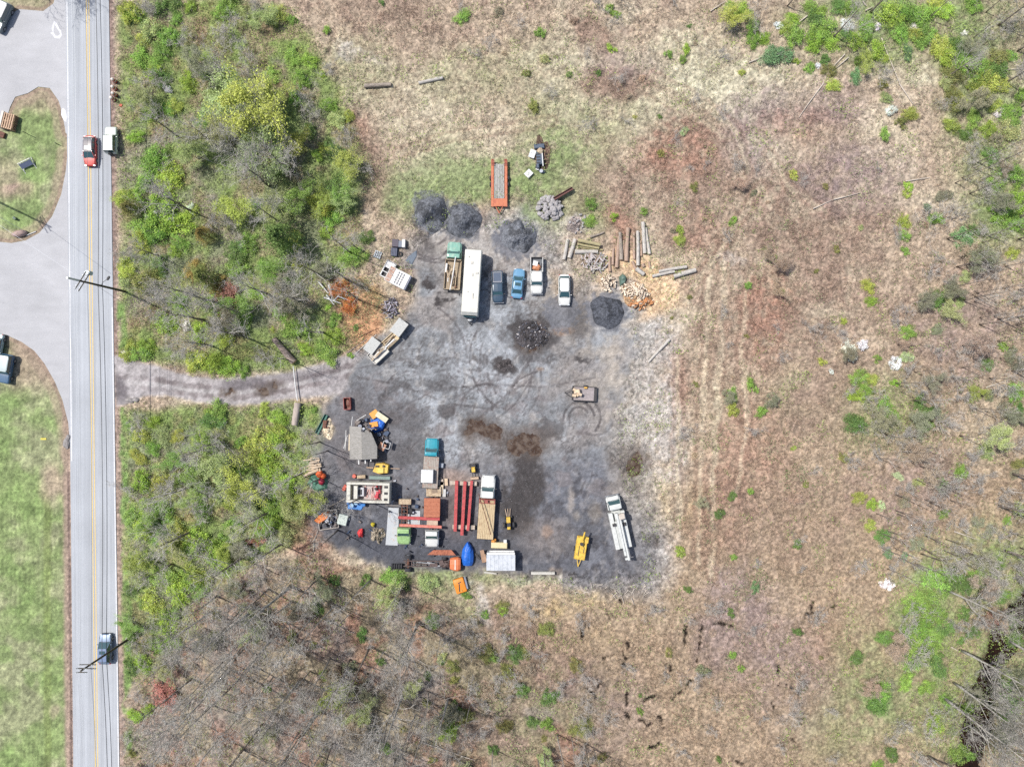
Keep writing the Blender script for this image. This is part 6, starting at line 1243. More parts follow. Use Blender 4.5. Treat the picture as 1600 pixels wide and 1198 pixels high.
    for (x, y, a, w_, l_, c, lab) in ((690, 762, 2, .5, 1.9, (226, 206, 176), 'upright cream board right of the plywood crate'), (684, 754, 82, .9, 1.8, (196, 178, 160), 'tan board between teal truck and plywood crate'), (697, 753, -3, .5, 1.1, (220, 194, 164), 'short tan board near the teal truck corner'), (694, 770, 2, .5, 1.2, (206, 204, 200), 'grey board at the lower right of the plywood crate')):
        b = MB(); b.box(0, 0, 0, w_, l_, .12); single(b, 'board', mat('b%d' % c[2], c, var=.12, scale=3), lab, 'board', x, y, .5, a, z=.3)
    # blue tarped boat
    b = MB(); st = []
    for y, w_, z in ((-1.75, .75, .75), (-1.2, .92, 1.0), (-.3, .95, 1.1), (.6, .85, 1.15), (1.3, .5, 1.05), (1.85, .12, .9)): st.append((y, [(0, .05), (w_, .05), (w_ * .98, z * .6), (w_ * .5, z), (0, z * 1.12)]))
    b.loft(st); b.rock(.1, .8, 1.1, .4, .6, .2, 3); b.rock(-.2, -.4, 1.05, .5, .9, .25, 6); single(b, 'covered_boat', mat('tarp_blue', (40, 112, 214)), 'small boat shape fully covered by a bright blue tarp', 'covered boat', 730.5, 866, .8, 2)
    b = MB(); b.box(0, 0, 0, .3, 1.2, .25); b.cyl((-.1, .5, .2), (.6, -.3, .4), .07, n=6); single(b, 'outboard_motor', M_dark(), 'dark bent metal piece right of the blue covered boat', 'metal piece', 745.5, 869, .4, -45)
    # container with pale roof
    r = thing('storage_container', 'white storage box with panelled pale roof at the yard edge', 'storage container', 782.5, 876.5, 2.1, 0); b = MB(); b.box(0, -.15, 0, 4.3, 2.6, 2.0, bev=.03); b.build('body', mat('container_side', (206, 208, 212), var=.05), r)
    b = MB()
    for k in range(7): b.box(-1.9 + .634 * k, -.25, 2.0, .615, 2.4, .07)
    b.build('roof', mat('container_roof', (214, 218, 224), rough=.6, var=.06, scale=1.2, spot=(190, 196, 204), spotamt=.35), r); b = MB(); b.box(0, 1.15, 1.8, 4.3, .3, .25); b.box(.15, 1.42, 1.5, 3.8, .22, .2); b.build('gutter', M_white(), r)
    b = MB(); b.box(0, 0, 0, .6, 2.0, .1, rx=6); b.box(.3, -.3, .1, .3, 1.2, .08); single(b, 'board', mat('ply_brown', (176, 142, 116), var=.2), 'brown board leaning on the left side of the white storage box', 'board', 754.5, 869, 1, -10, z=.8)
    b = MB(); b.box(0, 0, .2, 2.5, .9, .75, bev=.08); single(b, 'beige_tank', mat('beige', (232, 216, 172), var=.06, rough=.5), 'long beige tank behind the white storage box', 'tank', 780, 852, .9, 2); b = MB(); b.box(0, -.1, .95, 2.2, .12, .04); 
    b = MB(); b.box(0, 0, 0, .7, .55, .6, bev=.06); b.cyl((0, 0, .6), (0, 0, .85), .15, n=10); single(b, 'small_engine', mat('engine_orange', (226, 150, 56), var=.25, scale=5), 'orange engine at the tail of the white flatbed truck', 'engine', 771.5, 844.5, .9, 5, z=.3); b = MB(); b.box(0, 0, 0, .5, .55, .6, bev=.04); single(b, 'white_box', M_white(), 'small white box on the right end of the beige tank', 'box', 789.3, 846.2, 1, 2, z=.3)
    b = MB(); b.box(0, 0, 0, 3.7, .42, .6, bev=.03); single(b, 'concrete_barrier', mat('barrier', (208, 204, 194), var=.1, spot=(176, 170, 158), spotamt=.3), 'pale concrete barrier on the lower edge of the yard', 'barrier', 848.5, 895.5, .6, 0); b = MB(); b.box(0, 0, 0, 2.0, .25, .3, bev=.02); single(b, 'concrete_barrier', mat('barrier', (208, 204, 194)), 'thin tan kerb piece below the white storage box', 'kerb piece', 766, 894.5, .2, 6)
    # ---------------------------------------------------------------- north west of the yard
    r = thing('camper_shell', 'open white truck cap with three roof ribs', 'truck cap', 606, 421, .9, 28); b = MB()
    for s in (-1, 1): b.box(s * .72, 0, 0, .16, 2.7, .8)
    for y in (-1.3, 1.3): b.box(0, y, 0, 1.5, .14, .8)
    b.box(0, .75, .75, 1.4, 1.1, .05); b.box(0, -.5, .75, 1.4, .12, .05); b.box(.25, -.85, .75, .12, .8, .05); b.build('shell', M_white(), r); b = MB(); b.box(0, -.2, .3, 1.35, 2.4, .05); b.build('dark_inside', M_dark(), r)
    r = thing('container_unit', 'white flat topped unit with slatted vents and rusty end', 'cabin', 620.5, 433.5, 1.5, 27); b = MB(); b.box(0, 0, .1, 3.4, 2.45, 1.3, bev=.03); b.build('body', mat('unit_white', (234, 232, 226), var=.04), r)
    b = MB(); b.box(-1.2, 0, 1.4, .8, 2.3, .05); b.build('rusty_lid', mat('lid_rust', (188, 142, 118), var=.2, scale=2, spot=(206, 196, 186), spotamt=.4), r)
    for k in range(3):
        for j in range(5): b = MB(); b.box(-.05 + .42 * k, -.8 + .4 * j, 1.4, .16, .3, .05); b.build('vent', mat('vent_dark', (112, 116, 128)), r)
    b = MB(); b.box(1.72, 0, .2, .3, 2.3, 1.1); b.build('end_panel', mat('end_grey', (150, 154, 170), var=.08), r)
    for (x, y, w_, l_, hh, c, lab, nm, a) in ((617.5, 379.5, 1.0, 1.2, .8, (84, 76, 90), 'dark purple cabinet beside the grey one', 'cabinet', 4), (625.2, 381, .6, 1.0, .75, (124, 132, 146), 'grey cabinet between dark and white ones', 'cabinet', 2), (630.5, 380, .5, 1.25, .8, (232, 230, 226), 'narrow white cabinet at the right of three', 'cabinet', 2), (615.8, 393.5, 1.0, 1.3, .5, (88, 94, 116), 'slatted dark blue grey pallet box', 'pallet_box', 4)):
        b = MB(); b.box(0, 0, 0, w_, l_, hh, bev=.04)
        if 'slatted' in lab:
            for k in range(4): b.box(-.36 + .24 * k, 0, hh, .14, l_ * .9, .06)
        single(b, nm, mat('cab%d' % x, c, var=.12, scale=3), lab, 'cabinet' if nm == 'cabinet' else 'pallet box', x, y, hh, a)
    b = MB(); n = 20; b.tube([(math.cos(2 * PI * i / n) * .3, math.sin(2 * PI * i / n) * .3, .14) for i in range(n + 1)], [.14] * (n + 1), 8); single(b, 'tyre', M_tyre(), 'black tyre lying flat by the slatted pallet box', 'tyre', 625.2, 397, .2, 0, smooth=True)
    b = MB()
    for k in range(4): b.box(-.45 + .3 * k, 0, .1, .16, 1.1, .05)
    for y in (-.45, 0, .45): b.box(0, y, 0, 1.1, .12, .1)
    single(b, 'pallet', mat('pallet_pale', (196, 204, 210), var=.15), 'pale blue grey pallet by the bright shrub', 'pallet', 590, 397.5, .3, 20, z=.1)
    b = MB(); b.prism([(-1.0, -.5), (.2, -1.1), (1.0, .3), (.9, 1.2), (-.3, .4)], 0, .12, sc=.8); single(b, 'gravel_spill', mat('spill', (122, 132, 144), rough=.95, var=.3, scale=9), 'low spill of blue grey gravel on soil', 'gravel', 642, 403, 0, 0)
    # bins
    for x, y, w_, l_, hh, lab in ((623.5, 511.5, 1.7, 2.4, 1.5, 'grey lidded bin nearest the firewood tangle'), (581, 540, 1.6, 2.3, 1.3, 'grey lidded bin at the driveway end of the row')):
        r = thing('lidded_bin', lab, 'bin', x, y, hh, 37, 'lidded bins beside the yard'); b = MB(); b.box(0, 0, .1, w_, l_, hh - .15, bev=.03); b.build('body', mat('bin_grey', (150, 148, 146), var=.15), r); b = MB(); b.box(0, 0, hh - .04, w_ + .08, l_ + .08, .07); b.build('lid', mat('bin_lid', (204, 204, 200), rough=.7, var=.06, scale=3, spot=(176, 180, 176), spotamt=.3), r)
        for s in (-1, 1): q_ = MB(); q_.cyl((s * w_ * .5, -l_ * .42, .15), (s * w_ * .58, -l_ * .42, .15), .15, n=10); q_.build('wheel', M_tyre(), r)
    for x, y, w_, l_, hh, lab, c in ((609.5, 532, 1.35, 2.5, .9, 'open tan box of planks in the middle of the row', (220, 198, 160)), (590.5, 552, 1.9, 2.9, .9, 'open white box stacked with long planks', (220, 216, 208))):
        r = thing('plank_box', lab, 'crate', x, y, hh, 47); b = MB()
        for s in (-1, 1): b.box(s * w_ / 2, 0, 0, .1, l_, hh); b.box(0, s * l_ / 2, 0, w_, .1, hh)
        b.box(0, 0, hh * .6, w_, l_, .08); b.build('box', mat('pb%d' % c[2], c, var=.1), r); q = random.Random(int(x))
        for k in range(9):
            b = MB(); b.box(0, 0, 0, q.uniform(.08, .2), q.uniform(1.4, 2.5), .08); bx, by = x + q.uniform(-5, 5), y + q.uniform(-5, 5)
            single(b, 'plank', [cw, M_white(), wd][k % 3], 'plank in the ' + ('open tan box' if c[2] < 180 else 'open white box') + ' of the bin row', 'plank', bx, by, hh, 47 + q.uniform(-9, 9), 'planks in the ' + ('tan box' if c[2] < 180 else 'white box'), z=hh - .2 + .04 * k)
    log(543, 551, 573, 530, .06, .05, 'long pale stick behind the bins', mat('stick', (188, 176, 164)), 0, 3, name='branch', cat='branch'); log(560, 527, 592, 513, .07, .05, 'dark stick above the bins', M_rust(), 0, 3, name='branch', cat='branch'); log(556, 552, 588, 523, .04, .04, 'thin pale pole between the bins and the orange ground', M_white(), .1, 3, name='pole', cat='pole')
    # ---------------------------------------------------------------- junk engine heap
    mound('scrap_mound', 'dark earth and leaves around the scrap engine', 'heap', 847, 242, 15, 28, .5, vcmat('rubble', namt=.5), 12, rough=.15, lump=.4, col=(140, 116, 100))
    r = thing('scrap_engine', 'dark blue grey scrap engine in the northern grass', 'engine', 843, 247, .8, -4); b = MB(); b.box(0, 0, .3, .95, 1.9, .55, bev=.08); b.box(.1, 1.9, .25, 1.6, .7, .45, bev=.08); b.cyl((-.3, -.9, .7), (-.3, -1.5, .7), .2, n=10); b.build('block', mat('engine_blue', (84, 98, 116), var=.35, scale=4), r); b = MB(); b.box(.45, -.3, .85, .14, 2.0, .1); b.build('white_rail', M_white(), r); b = MB(); b.rock(.15, 1.1, .85, .45, .5, .25, 3); b.build('tan_cloth', cw, r)
    for k in range(4): b = MB(); b.box(-.2, -.75 + .45 * k, .85, .6, .12, .08); bb = b.build('rib', M_dark(), r)
    for x, y, a, w_, l_, lab in ((832, 240, 20, .95, 1.3, 'white panel leaning on the scrap engine'), (826, 271, 45, 1.0, 1.15, 'white square panel lying apart in the grass'), (840, 263, 20, .5, .5, 'small white panel at the foot of the scrap engine')):
        b = MB(); b.box(0, 0, 0, w_, l_, .14, bev=.03); single(b, 'panel', M_white(), lab, 'panel', x, y, .5, a, z=.32)
    junk(9, 838, 852, 252, 268, 'at the tail of the scrap engine', 31)
    # ---------------------------------------------------------------- heaps
    gv = vcmat('heap_gravel', nscale=9, namt=.35, bump=1., bdist=.06, fine=22)
    mound('gravel_heap', 'leftmost dark gravel heap on the green grass', 'gravel heap', 674, 333, 25, 31, 2.1, gv, 1, 4, .16, (0, .4), .035, (0, -1.6, 1.1, 1.3), (118, 121, 128))
    mound('gravel_heap', 'dark gravel heap right of the leftmost one', 'gravel heap', 724, 344, 28, 29, 2.0, gv, 2, 0, .14, (0, .2), .045, (.6, -1.6, 1.1, .9), (114, 117, 124))
    mound('gravel_heap', 'lumpy gravel heap above the white pickup', 'gravel heap', 811, 372, 26, 25, 1.6, gv, 3, 0, .3, (.2, .3), .09, (-.3, -1.1, .7, .8), (124, 127, 134))
    mound('gravel_heap', 'low black heap below the firewood', 'gravel heap', 949, 487, 27, 26, .9, gv, 4, 0, .18, (0, 0), .04, (-1.2, .3, .8, .3), (92, 95, 103))
    mound('rubble_heap', 'flat heap of black broken stone in the middle of the yard', 'rubble heap', 832, 524, 24, 21, .45, vcmat('rubble_dark', namt=.7, nscale=5), 6, 0, .3, (0, 0), .14, None, (84, 80, 82))
    mound('rubble_heap', 'low dark heap left of the black stone', 'rubble heap', 788, 571, 12, 9, .25, vcmat('rubble_dark', namt=.7), 7, 0, .4, (0, 0), .06, None, (96, 90, 90))
    mound('chip_heap', 'pale rubble and ash heap behind the logs', 'rubble heap', 900, 350, 13, 15, .5, vcmat('rubble_pale', namt=.5, nscale=4), 9, 0, .4, (0, 0), .12, None, (192, 178, 172))
    q = random.Random(17); st_m = mat('field_stone', (190, 186, 186), rough=.85, var=.2, scale=3, spot=(150, 144, 144), spotamt=.35)
    rocks = []
    for k in range(5): b = MB(); b.rock(0, 0, .2, .36, .28, .24, k + 40, j=.2); o = b.build('rock', st_m); rocks.append(o)
    n = 0
    def scatter(n_, cx, cy, rx, ry, lab, grp, hmax, smin, smax, seed, protos, cat, name=None, rot=0):
        q = random.Random(seed)
        for i in range(n_):
            t = math.sqrt(q.random()); a = q.uniform(0, 2 * PI); u, v = t * rx * math.cos(a), t * ry * math.sin(a); c_, s_ = math.cos(R(rot)), math.sin(R(rot))
            o = q.choice(protos).copy(); C.objects.link(o); s = q.uniform(smin, smax); x, y = P(cx + u * c_ - v * s_, cy + u * s_ + v * c_, .3)
            o.location = (x, y, max(0, hmax * (1 - t ** 1.5) + q.uniform(-.12, .1))); o.scale = (s, s * q.uniform(.8, 1.2), s); o.rotation_euler = (q.uniform(-.5, .5), q.uniform(-.5, .5), q.uniform(0, 6.28)); tag(o, lab, cat, grp)
    scatter(95, 859, 326, 20, 19, 'pale grey field stone in the heap under the rusty girder', 'pale field stones in the heap', .8, .7, 1.35, 5, rocks, 'stone', rot=20)
    scatter(26, 903, 348, 14, 17, 'small pale stone on the ash heap behind the logs', 'small stones on the ash heap', .4, .35, .7, 6, rocks, 'stone')
    dark_m = mat('black_stone', (92, 92, 100), rough=.8, var=.4, scale=4); dk = []
    for k in range(4): b = MB(); b.rock(0, 0, .12, .22, .17, .15, k + 60, j=.3); dk.append(b.build('rock', dark_m))
    for k in range(2): b = MB(); b.rock(0, 0, .12, .2, .14, .12, k + 70, j=.3); dk.append(b.build('rock', st_m))
    scatter(130, 832, 524, 26, 22, 'broken stone on the flat black heap in mid yard', 'broken stones on the black heap', .3, .3, .95, 8, dk, 'stone')
    for o in rocks + dk: bpy.data.objects.remove(o)
    # firewood
    fw = []; fm = mat('split_wood', (246, 228, 204), rough=.85, var=.12, scale=4); fo_ = mat('split_orange', (226, 158, 104), rough=.85, var=.2, scale=4); fb = mat('split_bark', (150, 128, 110), rough=.9, var=.3, scale=4)
    def chunk(m1, m2, k, L=.42, r=.13):
        b = MB(); rr_ = random.Random(k); p = [(-r, 0), (r * rr_.uniform(.6, 1), -r * .3), (r * .8, r * rr_.uniform(.6, 1.1)), (-r * .3, r * 1.1)]
        vs = [(-L / 2, x, z + r) for x, z in p] + [(L / 2, x, z + r) for x, z in p]; b.add(vs, [(3, 2, 1, 0), (4, 5, 6, 7), (1, 2, 6, 5), (2, 3, 7, 6)], 0); b.add(vs, [(0, 1, 5, 4), (3, 0, 4, 7)], 1); return b.build('firewood', [m1, m2])
    A = [chunk(fm, fb, k) for k in range(4)] + [chunk(fm, fm, 9)]; B_ = [chunk(fo_, fb, k + 20) for k in range(3)] + [chunk(fm, fo_, 31)]; Gm = mat('split_grey', (200, 192, 190), rough=.9, var=.15, scale=4); Gs = [chunk(Gm, fb, k + 50, .6, .11) for k in range(4)]
    mound('firewood_bed', 'bed of wood splinters beneath the large firewood heap', 'wood chips', 997, 462, 26, 19, 1.0, vcmat('chips', namt=.4, nscale=5), 21, 15, .2, (0, 0), .1, None, (216, 178, 138))
    scatter(115, 993, 457, 24, 14, 'cream split firewood in the large orange edged heap', 'cream firewood of the large heap', 1.25, .9, 1.5, 9, A, 'firewood', rot=20); scatter(55, 1000, 472, 21, 10, 'orange split firewood along the lower edge of the large heap', 'orange firewood of the large heap', .8, .9, 1.4, 10, B_, 'firewood', rot=5)
    scatter(42, 951, 443, 12, 13, 'cream split firewood in the small heap beside the dark tarp', 'cream firewood of the small heap', .6, .8, 1.4, 11, A, 'firewood')
    scatter(85, 930, 409, 22, 15, 'weathered grey firewood in the heap below the stacked logs', 'grey firewood heap pieces', .5, .9, 1.5, 12, Gs, 'firewood', rot=12)
    for o in A + B_ + Gs: bpy.data.objects.remove(o)
    ch = [((lambda b_: b_.build('burnt_stick', mat('burnt', (190, 184, 196), var=.3, scale=5)))(MB().box(0, 0, 0, .8, .12, .1))), ((lambda b_: b_.build('burnt_stick', mat('burnt_dark', (92, 84, 96), var=.3)))(MB().box(0, 0, 0, .6, .14, .1)))]
    scatter(110, 610, 481, 13, 15, 'charred grey stick in the tangled heap left of the bins', 'charred sticks in the tangled heap', .45, .4, 1.2, 13, ch, 'stick')
    for o in ch: bpy.data.objects.remove(o)
    b = MB(); b.prism([(-.6, -1.0), (.3, -.8), (.7, .3), (.2, 1.0), (-.5, .6)], 0, .5, sc=.6); b.rock(.1, .3, .4, .4, .5, .3, 3); single(b, 'tarp', mat('tarp_dark_green', (98, 124, 112), rough=.5, var=.5, scale=7, bump=.8), 'dark green tarp bundle between the firewood heaps', 'tarp', 973.5, 437, .4, -10)
    # logs
    pk = mat('log_pinkish', (184, 158, 140), rough=.9, var=.2, scale=1.2, stretch=(4, 1, 4), bump=.3); gr = mat('log_pale', (206, 200, 192), rough=.9, var=.15, scale=1.2, stretch=(4, 1, 4), spot=(170, 162, 152), spotamt=.3, bump=.3); ol = mat('log_mossy', (184, 172, 132), rough=.9, var=.2, scale=1.5, stretch=(4, 1, 4), bump=.3)
    G = 'felled logs in the log yard'
    for a in ((887,374,881,406,.22,.22,'leftmost grey log of the leaning pair',gr,0),(899,374,889,403,.27,.24,'thicker right hand grey log of the leaning pair',gr,0),(903,375,938,383,.24,.2,'topmost mossy log of the crosswise stack',ol,.4),(902,381,936,388,.16,.15,'yellowish log in the middle of the crosswise stack',ol,.3),(904,386,942,391,.14,.12,'thin greenish log low in the crosswise stack',ol,0),(898,393,934,393.5,.28,.24,'thick grey log at the bottom of the crosswise stack',gr,0),(922,371,944,363,.15,.12,'dark crooked log above the crosswise stack',None,0),
              (958.5,388,957.5,414,.16,.18,'short upright log left of the long row',pk,0),(952,401,953,424,.18,.18,'leftmost short brown log of the row',pk,0),(967,370,963,418,.16,.24,'slanting brown log third in the row',pk,0),(968.5,363,971,406,.20,.26,'long tapering grey log fourth in the row',None,.1),(974.5,376,975,399,.13,.13,'thin short log between two long ones',pk,0),(981,356,979,408,.20,.30,'long log with flared butt in the middle of the row',pk,.1),
              (990,364,991,405,.15,.18,'thin brown log right of the flared one',pk,0),(996,361,997,415,.20,.22,'straight pale log reaching lowest in the row',gr,.1),(1001.5,376,1002,400,.14,.15,'short dark log beside the straight pale log',pk,0),(1005,347,1007,396,.24,.24,'tall straight log topping the row',gr,.1),(1009,356,1015,397,.12,.24,'rightmost log with flared butt',gr,0),(988,408,993,420,.18,.16,'short broken log under the row',pk,0),(994,419,1006,429,.3,.26,'short split stump chunk on the sawdust',gr,0),
              (1014,409,1016,419,.15,.15,'small round on the sawdust right of the chunk',pk,0),(1004,412,1006,417,.2,.2,'small tan round beside the pale log butt',pk,0),(1029,424,1073,417,.19,.2,'upper pale log lying apart on the right',gr,.1),(1019,432,1054,424,.2,.18,'lower thin pale log lying apart on the right',gr,0),(1052,432,1087,422,.28,.28,'thick rough pale log rightmost of all',gr,0),
              (1013,566,1046,530,.14,.2,'single pale log alone on the dirt east of the yard',gr,0),(569,134,611,132.5,.26,.26,'brown log with pale end in the northern field',None,0),(654,129.5,692,122,.2,.22,'pale forked log right of the brown one',gr,0)):
        log(a[0], a[1], a[2], a[3], a[4], a[5], a[6], a[7], a[8], int(a[0]) % 17, 'flared' in a[6], None)
    log(459.5, 566, 428, 529, .55, .42, 'thick old trunk lying above the driveway bend', mat('old_trunk', (168, 152, 142), rough=.95, var=.3, scale=1, stretch=(4, 1, 4), spot=(120, 104, 96), spotamt=.4, bump=.6, bscale=6), 0, 3); log(465, 629, 461, 664, .42, .42, 'short thick grey log below the driveway bend', mat('old_log', (190, 176, 166), rough=.95, var=.2, scale=1, stretch=(4, 1, 4), bump=.4), 0, 5)
    log(458, 572, 465, 626, .07, .09, 'thin bleached pole spanning the driveway', M_white(), .5, 6, name='dead_branch', cat='branch')
    for a in ((1326,90,1304,108),(1320,85,1300,107),(1262,25,1218,58),(1287,130,1248,184),(1378,60,1405,130),(1405,130,1426,162),(1348,2,1354,10),(1352,17,1364,11),(1270,326,1302,312),(1302,312,1344,301),(1415,283,1453,278),(1110,18,1134,2),(1170,98,1198,86),(1236,70,1262,53),(1575,178,1600,165),(1560,110,1598,108),(1447,911,1467,934),(1508,919,1546,915),(1486,1010,1500,1018),(1540,605,1570,596),(1590,745,1600,747),(1580,768,1600,770),(1585,645,1600,646),(1490,830,1530,843),(1420,865,1445,880),(520,1137,560,1139),(655,1157,720,1180),(720,1180,742,1187)):
        log(a[0], a[1], a[2], a[3], .10, .04, f'bleached fallen trunk {where(a[0], a[1])}', mat('bleached', (212, 200, 186), rough=.9, var=.2, scale=1, stretch=(3, 1, 3)), .15, int(a[0]) % 9, group=f'bleached fallen trunks {where(a[0], a[1])}', name='fallen_trunk', cat='fallen trunk')
    for a in ((506,465,533,474),(510,461,522,476),(513,445,519,468),(522,470,532,458),(528,463,547,470),(497,440,513,458)): log(a[0], a[1], a[2], a[3], .12, .07, 'white broken branch jumbled below the orange shrub', M_white(), .5, 4, group='white broken branches', name='dead_branch', cat='branch')
    for k in range(34):
        q = random.Random(k + 900); x, y = q.choice(((918, 918), (955, 920), (905, 925), (975, 928), (1000, 915))); x += q.uniform(-16, 16); y += q.uniform(-9, 9); a = q.uniform(0, 180); l = q.uniform(4, 12)
        log(x, y, x + l * math.cos(R(a)), y + l * math.sin(R(a)), .06, .03, 'bleached branch in the brush heap below the yard edge', mat('bleached', (212, 200, 186)), .1, k, group='bleached branches in the brush heap', name='dead_branch', cat='branch')
    b = MB(); b.box(0, 0, .25, .5, 3.4, .08); b.box(-.2, 0, .25, .07, 3.4, .35); b.box(.2, 0, .25, .07, 3.4, .35); single(b, 'rusty_girder', mat('girder', (120, 84, 78), rough=.85, var=.25, scale=3), 'rusty brown girder lying on the stone heap', 'girder', 880, 303, .6, 60, z=.35)
    # ---------------------------------------------------------------- roadside furniture
    for k, (x, y, lab) in enumerate(((176.5, 125.5, 'northernmost traffic barrel of the four by the road'), (176.5, 137, 'second traffic barrel from the north'), (177, 147, 'third traffic barrel from the north'), (174.5, 154, 'southernmost traffic barrel of the four'))):
        r = thing('traffic_barrel', lab, 'traffic barrel', x + 1.6, y + .6, .5, 0, 'traffic barrels beside the road'); b = MB(); b.cyl((0, 0, 0), (0, 0, .12), .36, n=16); b.build('base', M_tyre(), r)
        for j in range(4): q_ = MB(); q_.cyl((0, 0, .12 + .25 * j), (0, 0, .12 + .25 * (j + 1)), .30 - .02 * j, .28 - .02 * j, n=16); q_.build('band', mat('barrel_orange', (226, 96, 66), var=.05) if j % 2 == 0 else mat('barrel_white', (238, 226, 218), var=.03), r)
        q_ = MB(); q_.cyl((0, 0, 1.12), (0, 0, 1.2), .22, .12, n=12); q_.build('handle', mat('barrel_white', (238, 226, 218)), r)
    b = MB(); b.box(0, 0, 0, .4, .4, .12); single(b, 'traffic_cone_base', mat('barrel_orange', (226, 96, 66)), 'small orange piece fallen on the verge below the barrels', 'road litter', 189, 165, 0, 25)
    r = thing('pallet_stack', 'leaning stack of wooden pallets on the lawn', 'pallet stack', 12.3, 189, 1.2, 14)
    for k in range(6):
        b = MB()
        for j in range(5): b.box(-.8 + .35 * j, 0, .04 + .19 * k + .1, .17, 2.4, .05)
        for y in (-1.1, 0, 1.1): b.box(-.1, y, .19 * k, 1.6, .12, .13)
        b.build('pallet', mat('pallet_wood', (206, 170, 136), var=.25, scale=3, spot=(160, 116, 86), spotamt=.3), r)
    b = MB(); b.box(-1.1, 0, .1, .35, 2.6, 1.15, bev=.03); b.build('white_board', mat('cream_board', (234, 222, 208), var=.05), r)
    b = MB(); b.box(0, 0, 0, 1.2, .9, .5); single(b, 'crate', M_rust(), 'dark rusty crate half cut off by the left edge', 'crate', 1, 210, .4, 20)
    r = thing('frame_sign', 'tilted dark sign board on a white frame with legs', 'sign', 39, 256, .8, -26); b = MB(); b.box(0, 0, .55, 1.9, .8, .06, rx=35); b.build('board', mat('sign_dark', (110, 118, 142), rough=.4, var=.15), r)
    b = MB(); b.box(0, .45, .82, 2.1, .07, .07)
    for s in (-1, 1): b.cyl((s * .95, -1.0, .03), (s * .95, .95, .1), .045, n=6); b.cyl((s * .95, .4, .05), (s * .95, .45, .85), .04, n=6); b.cyl((s * .95, -.8, .05), (s * .95, .4, .8), .04, n=6)
    b.build('frame', M_white(), r)
    b = MB(); b.tube([(0, 0, 0), (0, 0, 1.6)], [.05, .05], 6); single(b, 'post', M_dark(), 'thin dark post casting a shadow on the upper lawn', 'post', 46, 211, 0, 0); b = MB(); b.tube([(0, 0, 0), (0, 0, .8)], [.07, .07], 6); single(b, 'post', M_dark(), 'short dark stake beside the road shoulder', 'post', 91, 226, 0, 0)
    b = MB(); b.rock(0, 0, .3, 1.2, .55, .55, 5, j=.1, n1=14, n2=8); single(b, 'boulder', mat('boulder', (180, 154, 146), var=.12, scale=2, bump=.4), 'smooth pinkish boulder at the lawn corner', 'boulder', 30.5, 365, .3, -10, smooth=True)
    b = MB(); b.cyl((0, 0, .1), (1.5, .6, .1), .07, n=8); single(b, 'white_post', M_white(), 'white marker pipe lying at the lawn corner', 'marker', 42, 368, 0, 0); b = MB(); b.box(0, 0, 0, .3, .5, .5); single(b, 'utility_pedestal', mat('green_box', (80, 104, 92)), 'small dark box between guy wires on the lawn', 'box', 24, 341.5, .2, -50)
    b = MB(); b.box(0, 0, 0, .9, .3, .05); single(b, 'yellow_marker', mat('marker_yellow', (218, 204, 70)), 'yellow strip lying in the lower lawn', 'marker', 68, 685.5, 0, 0)
    # culvert mouths and stone bits
    b = MB(); b.rock(0, 0, .1, .5, .9, .25, 3); b.rock(.3, .9, .1, .4, .5, .2, 7); single(b, 'drain_stones', mat('drain_stone', (150, 144, 142), var=.3, scale=4), 'grey stones around the roadside drain', 'stones', 104, 692, 0, 0); b = MB(); b.rock(0, 0, .1, .9, .5, .25, 3); b.rock(1.0, .2, .1, .5, .4, .2, 7); single(b, 'drain_stones', mat('entry_stone', (206, 200, 190), var=.3, scale=4), 'pale stones at the upper corner of the driveway mouth', 'stones', 198, 552, 0, 30); b = MB(); b.rock(0, 0, .1, .7, .4, .25, 3); b.rock(.9, .2, .1, .6, .4, .2, 7); single(b, 'drain_stones', mat('drain_stone', (150, 144, 142)), 'dark grey stones at the lower corner of the driveway mouth', 'stones', 203, 625, 0, 10)
    # ---------------------------------------------------------------- utility poles and wires
    pw = mat('pole_wood', (92, 84, 70), rough=.9, var=.2, scale=2); al = mat('wire_bright', (214, 218, 224), rough=.5, var=.05); bw = mat('wire_black', (84, 86, 92), rough=.6, var=.05); gi = mat('insulator', (226, 230, 232), rough=.3)
    def pole(px, py, h, label, arms, rot, lamp=None, tank=None, top=None):
        r = thing('utility_pole', label, 'utility pole', px, py, 0, rot); b = MB(); b.tube([(0, 0, 0), (0, 0, h)], [.19, .12], 10); b.build('pole', pw, r)
        if top: b = MB(); b.tube([(0, 0, top), (0, 0, h + .05)], [.16, .14], 8); b.build('pole_top', gi, r)
        for z, w_ in arms:
            b = MB()
            for s in (-1, 1): b.box(0, s * .28, z, w_, .09, .12)
            b.build('crossarm', pw, r)
            for x in (-.47, -.3, .3, .47):
                for s in (-1, 1): q_ = MB(); q_.cyl((x * w_, s * .28, z + .12), (x * w_, s * .28, z + .34), .07, .05, n=8); q_.build('insulator', gi, r)
        if tank: b = MB(); b.cyl((tank[0], tank[1], tank[2] - .9), (tank[0], tank[1], tank[2]), .32, n=16); b.build('transformer', mat('transformer', (214, 228, 232), rough=.4), r)
        if lamp: b = MB(); b.tube([(0, 0, lamp), (.6, -.2, lamp + .5), (1.4, -.5, lamp + .5)], [.04, .04, .04], 6); l_ = b.build('lamp_arm', M_dark(), r); b = MB(); b.rock(1.6, -.55, lamp + .45, .38, .2, .12, 3, j=.05, n1=12); b.build('lamp_head', M_dark(), l_)
        return r
    pole(195.5, 455.5, 14.3, 'utility pole with angled crossarm opposite the side road', [(10.9, 2.9)], -58, 6.4, (1.35, .3, 10.6), 11.9); pole(201, 998, 12.2, 'utility pole leaning over the dark blue vehicle at the bottom', [(10.6, 2.4), (11.9, 1.5)], 0)
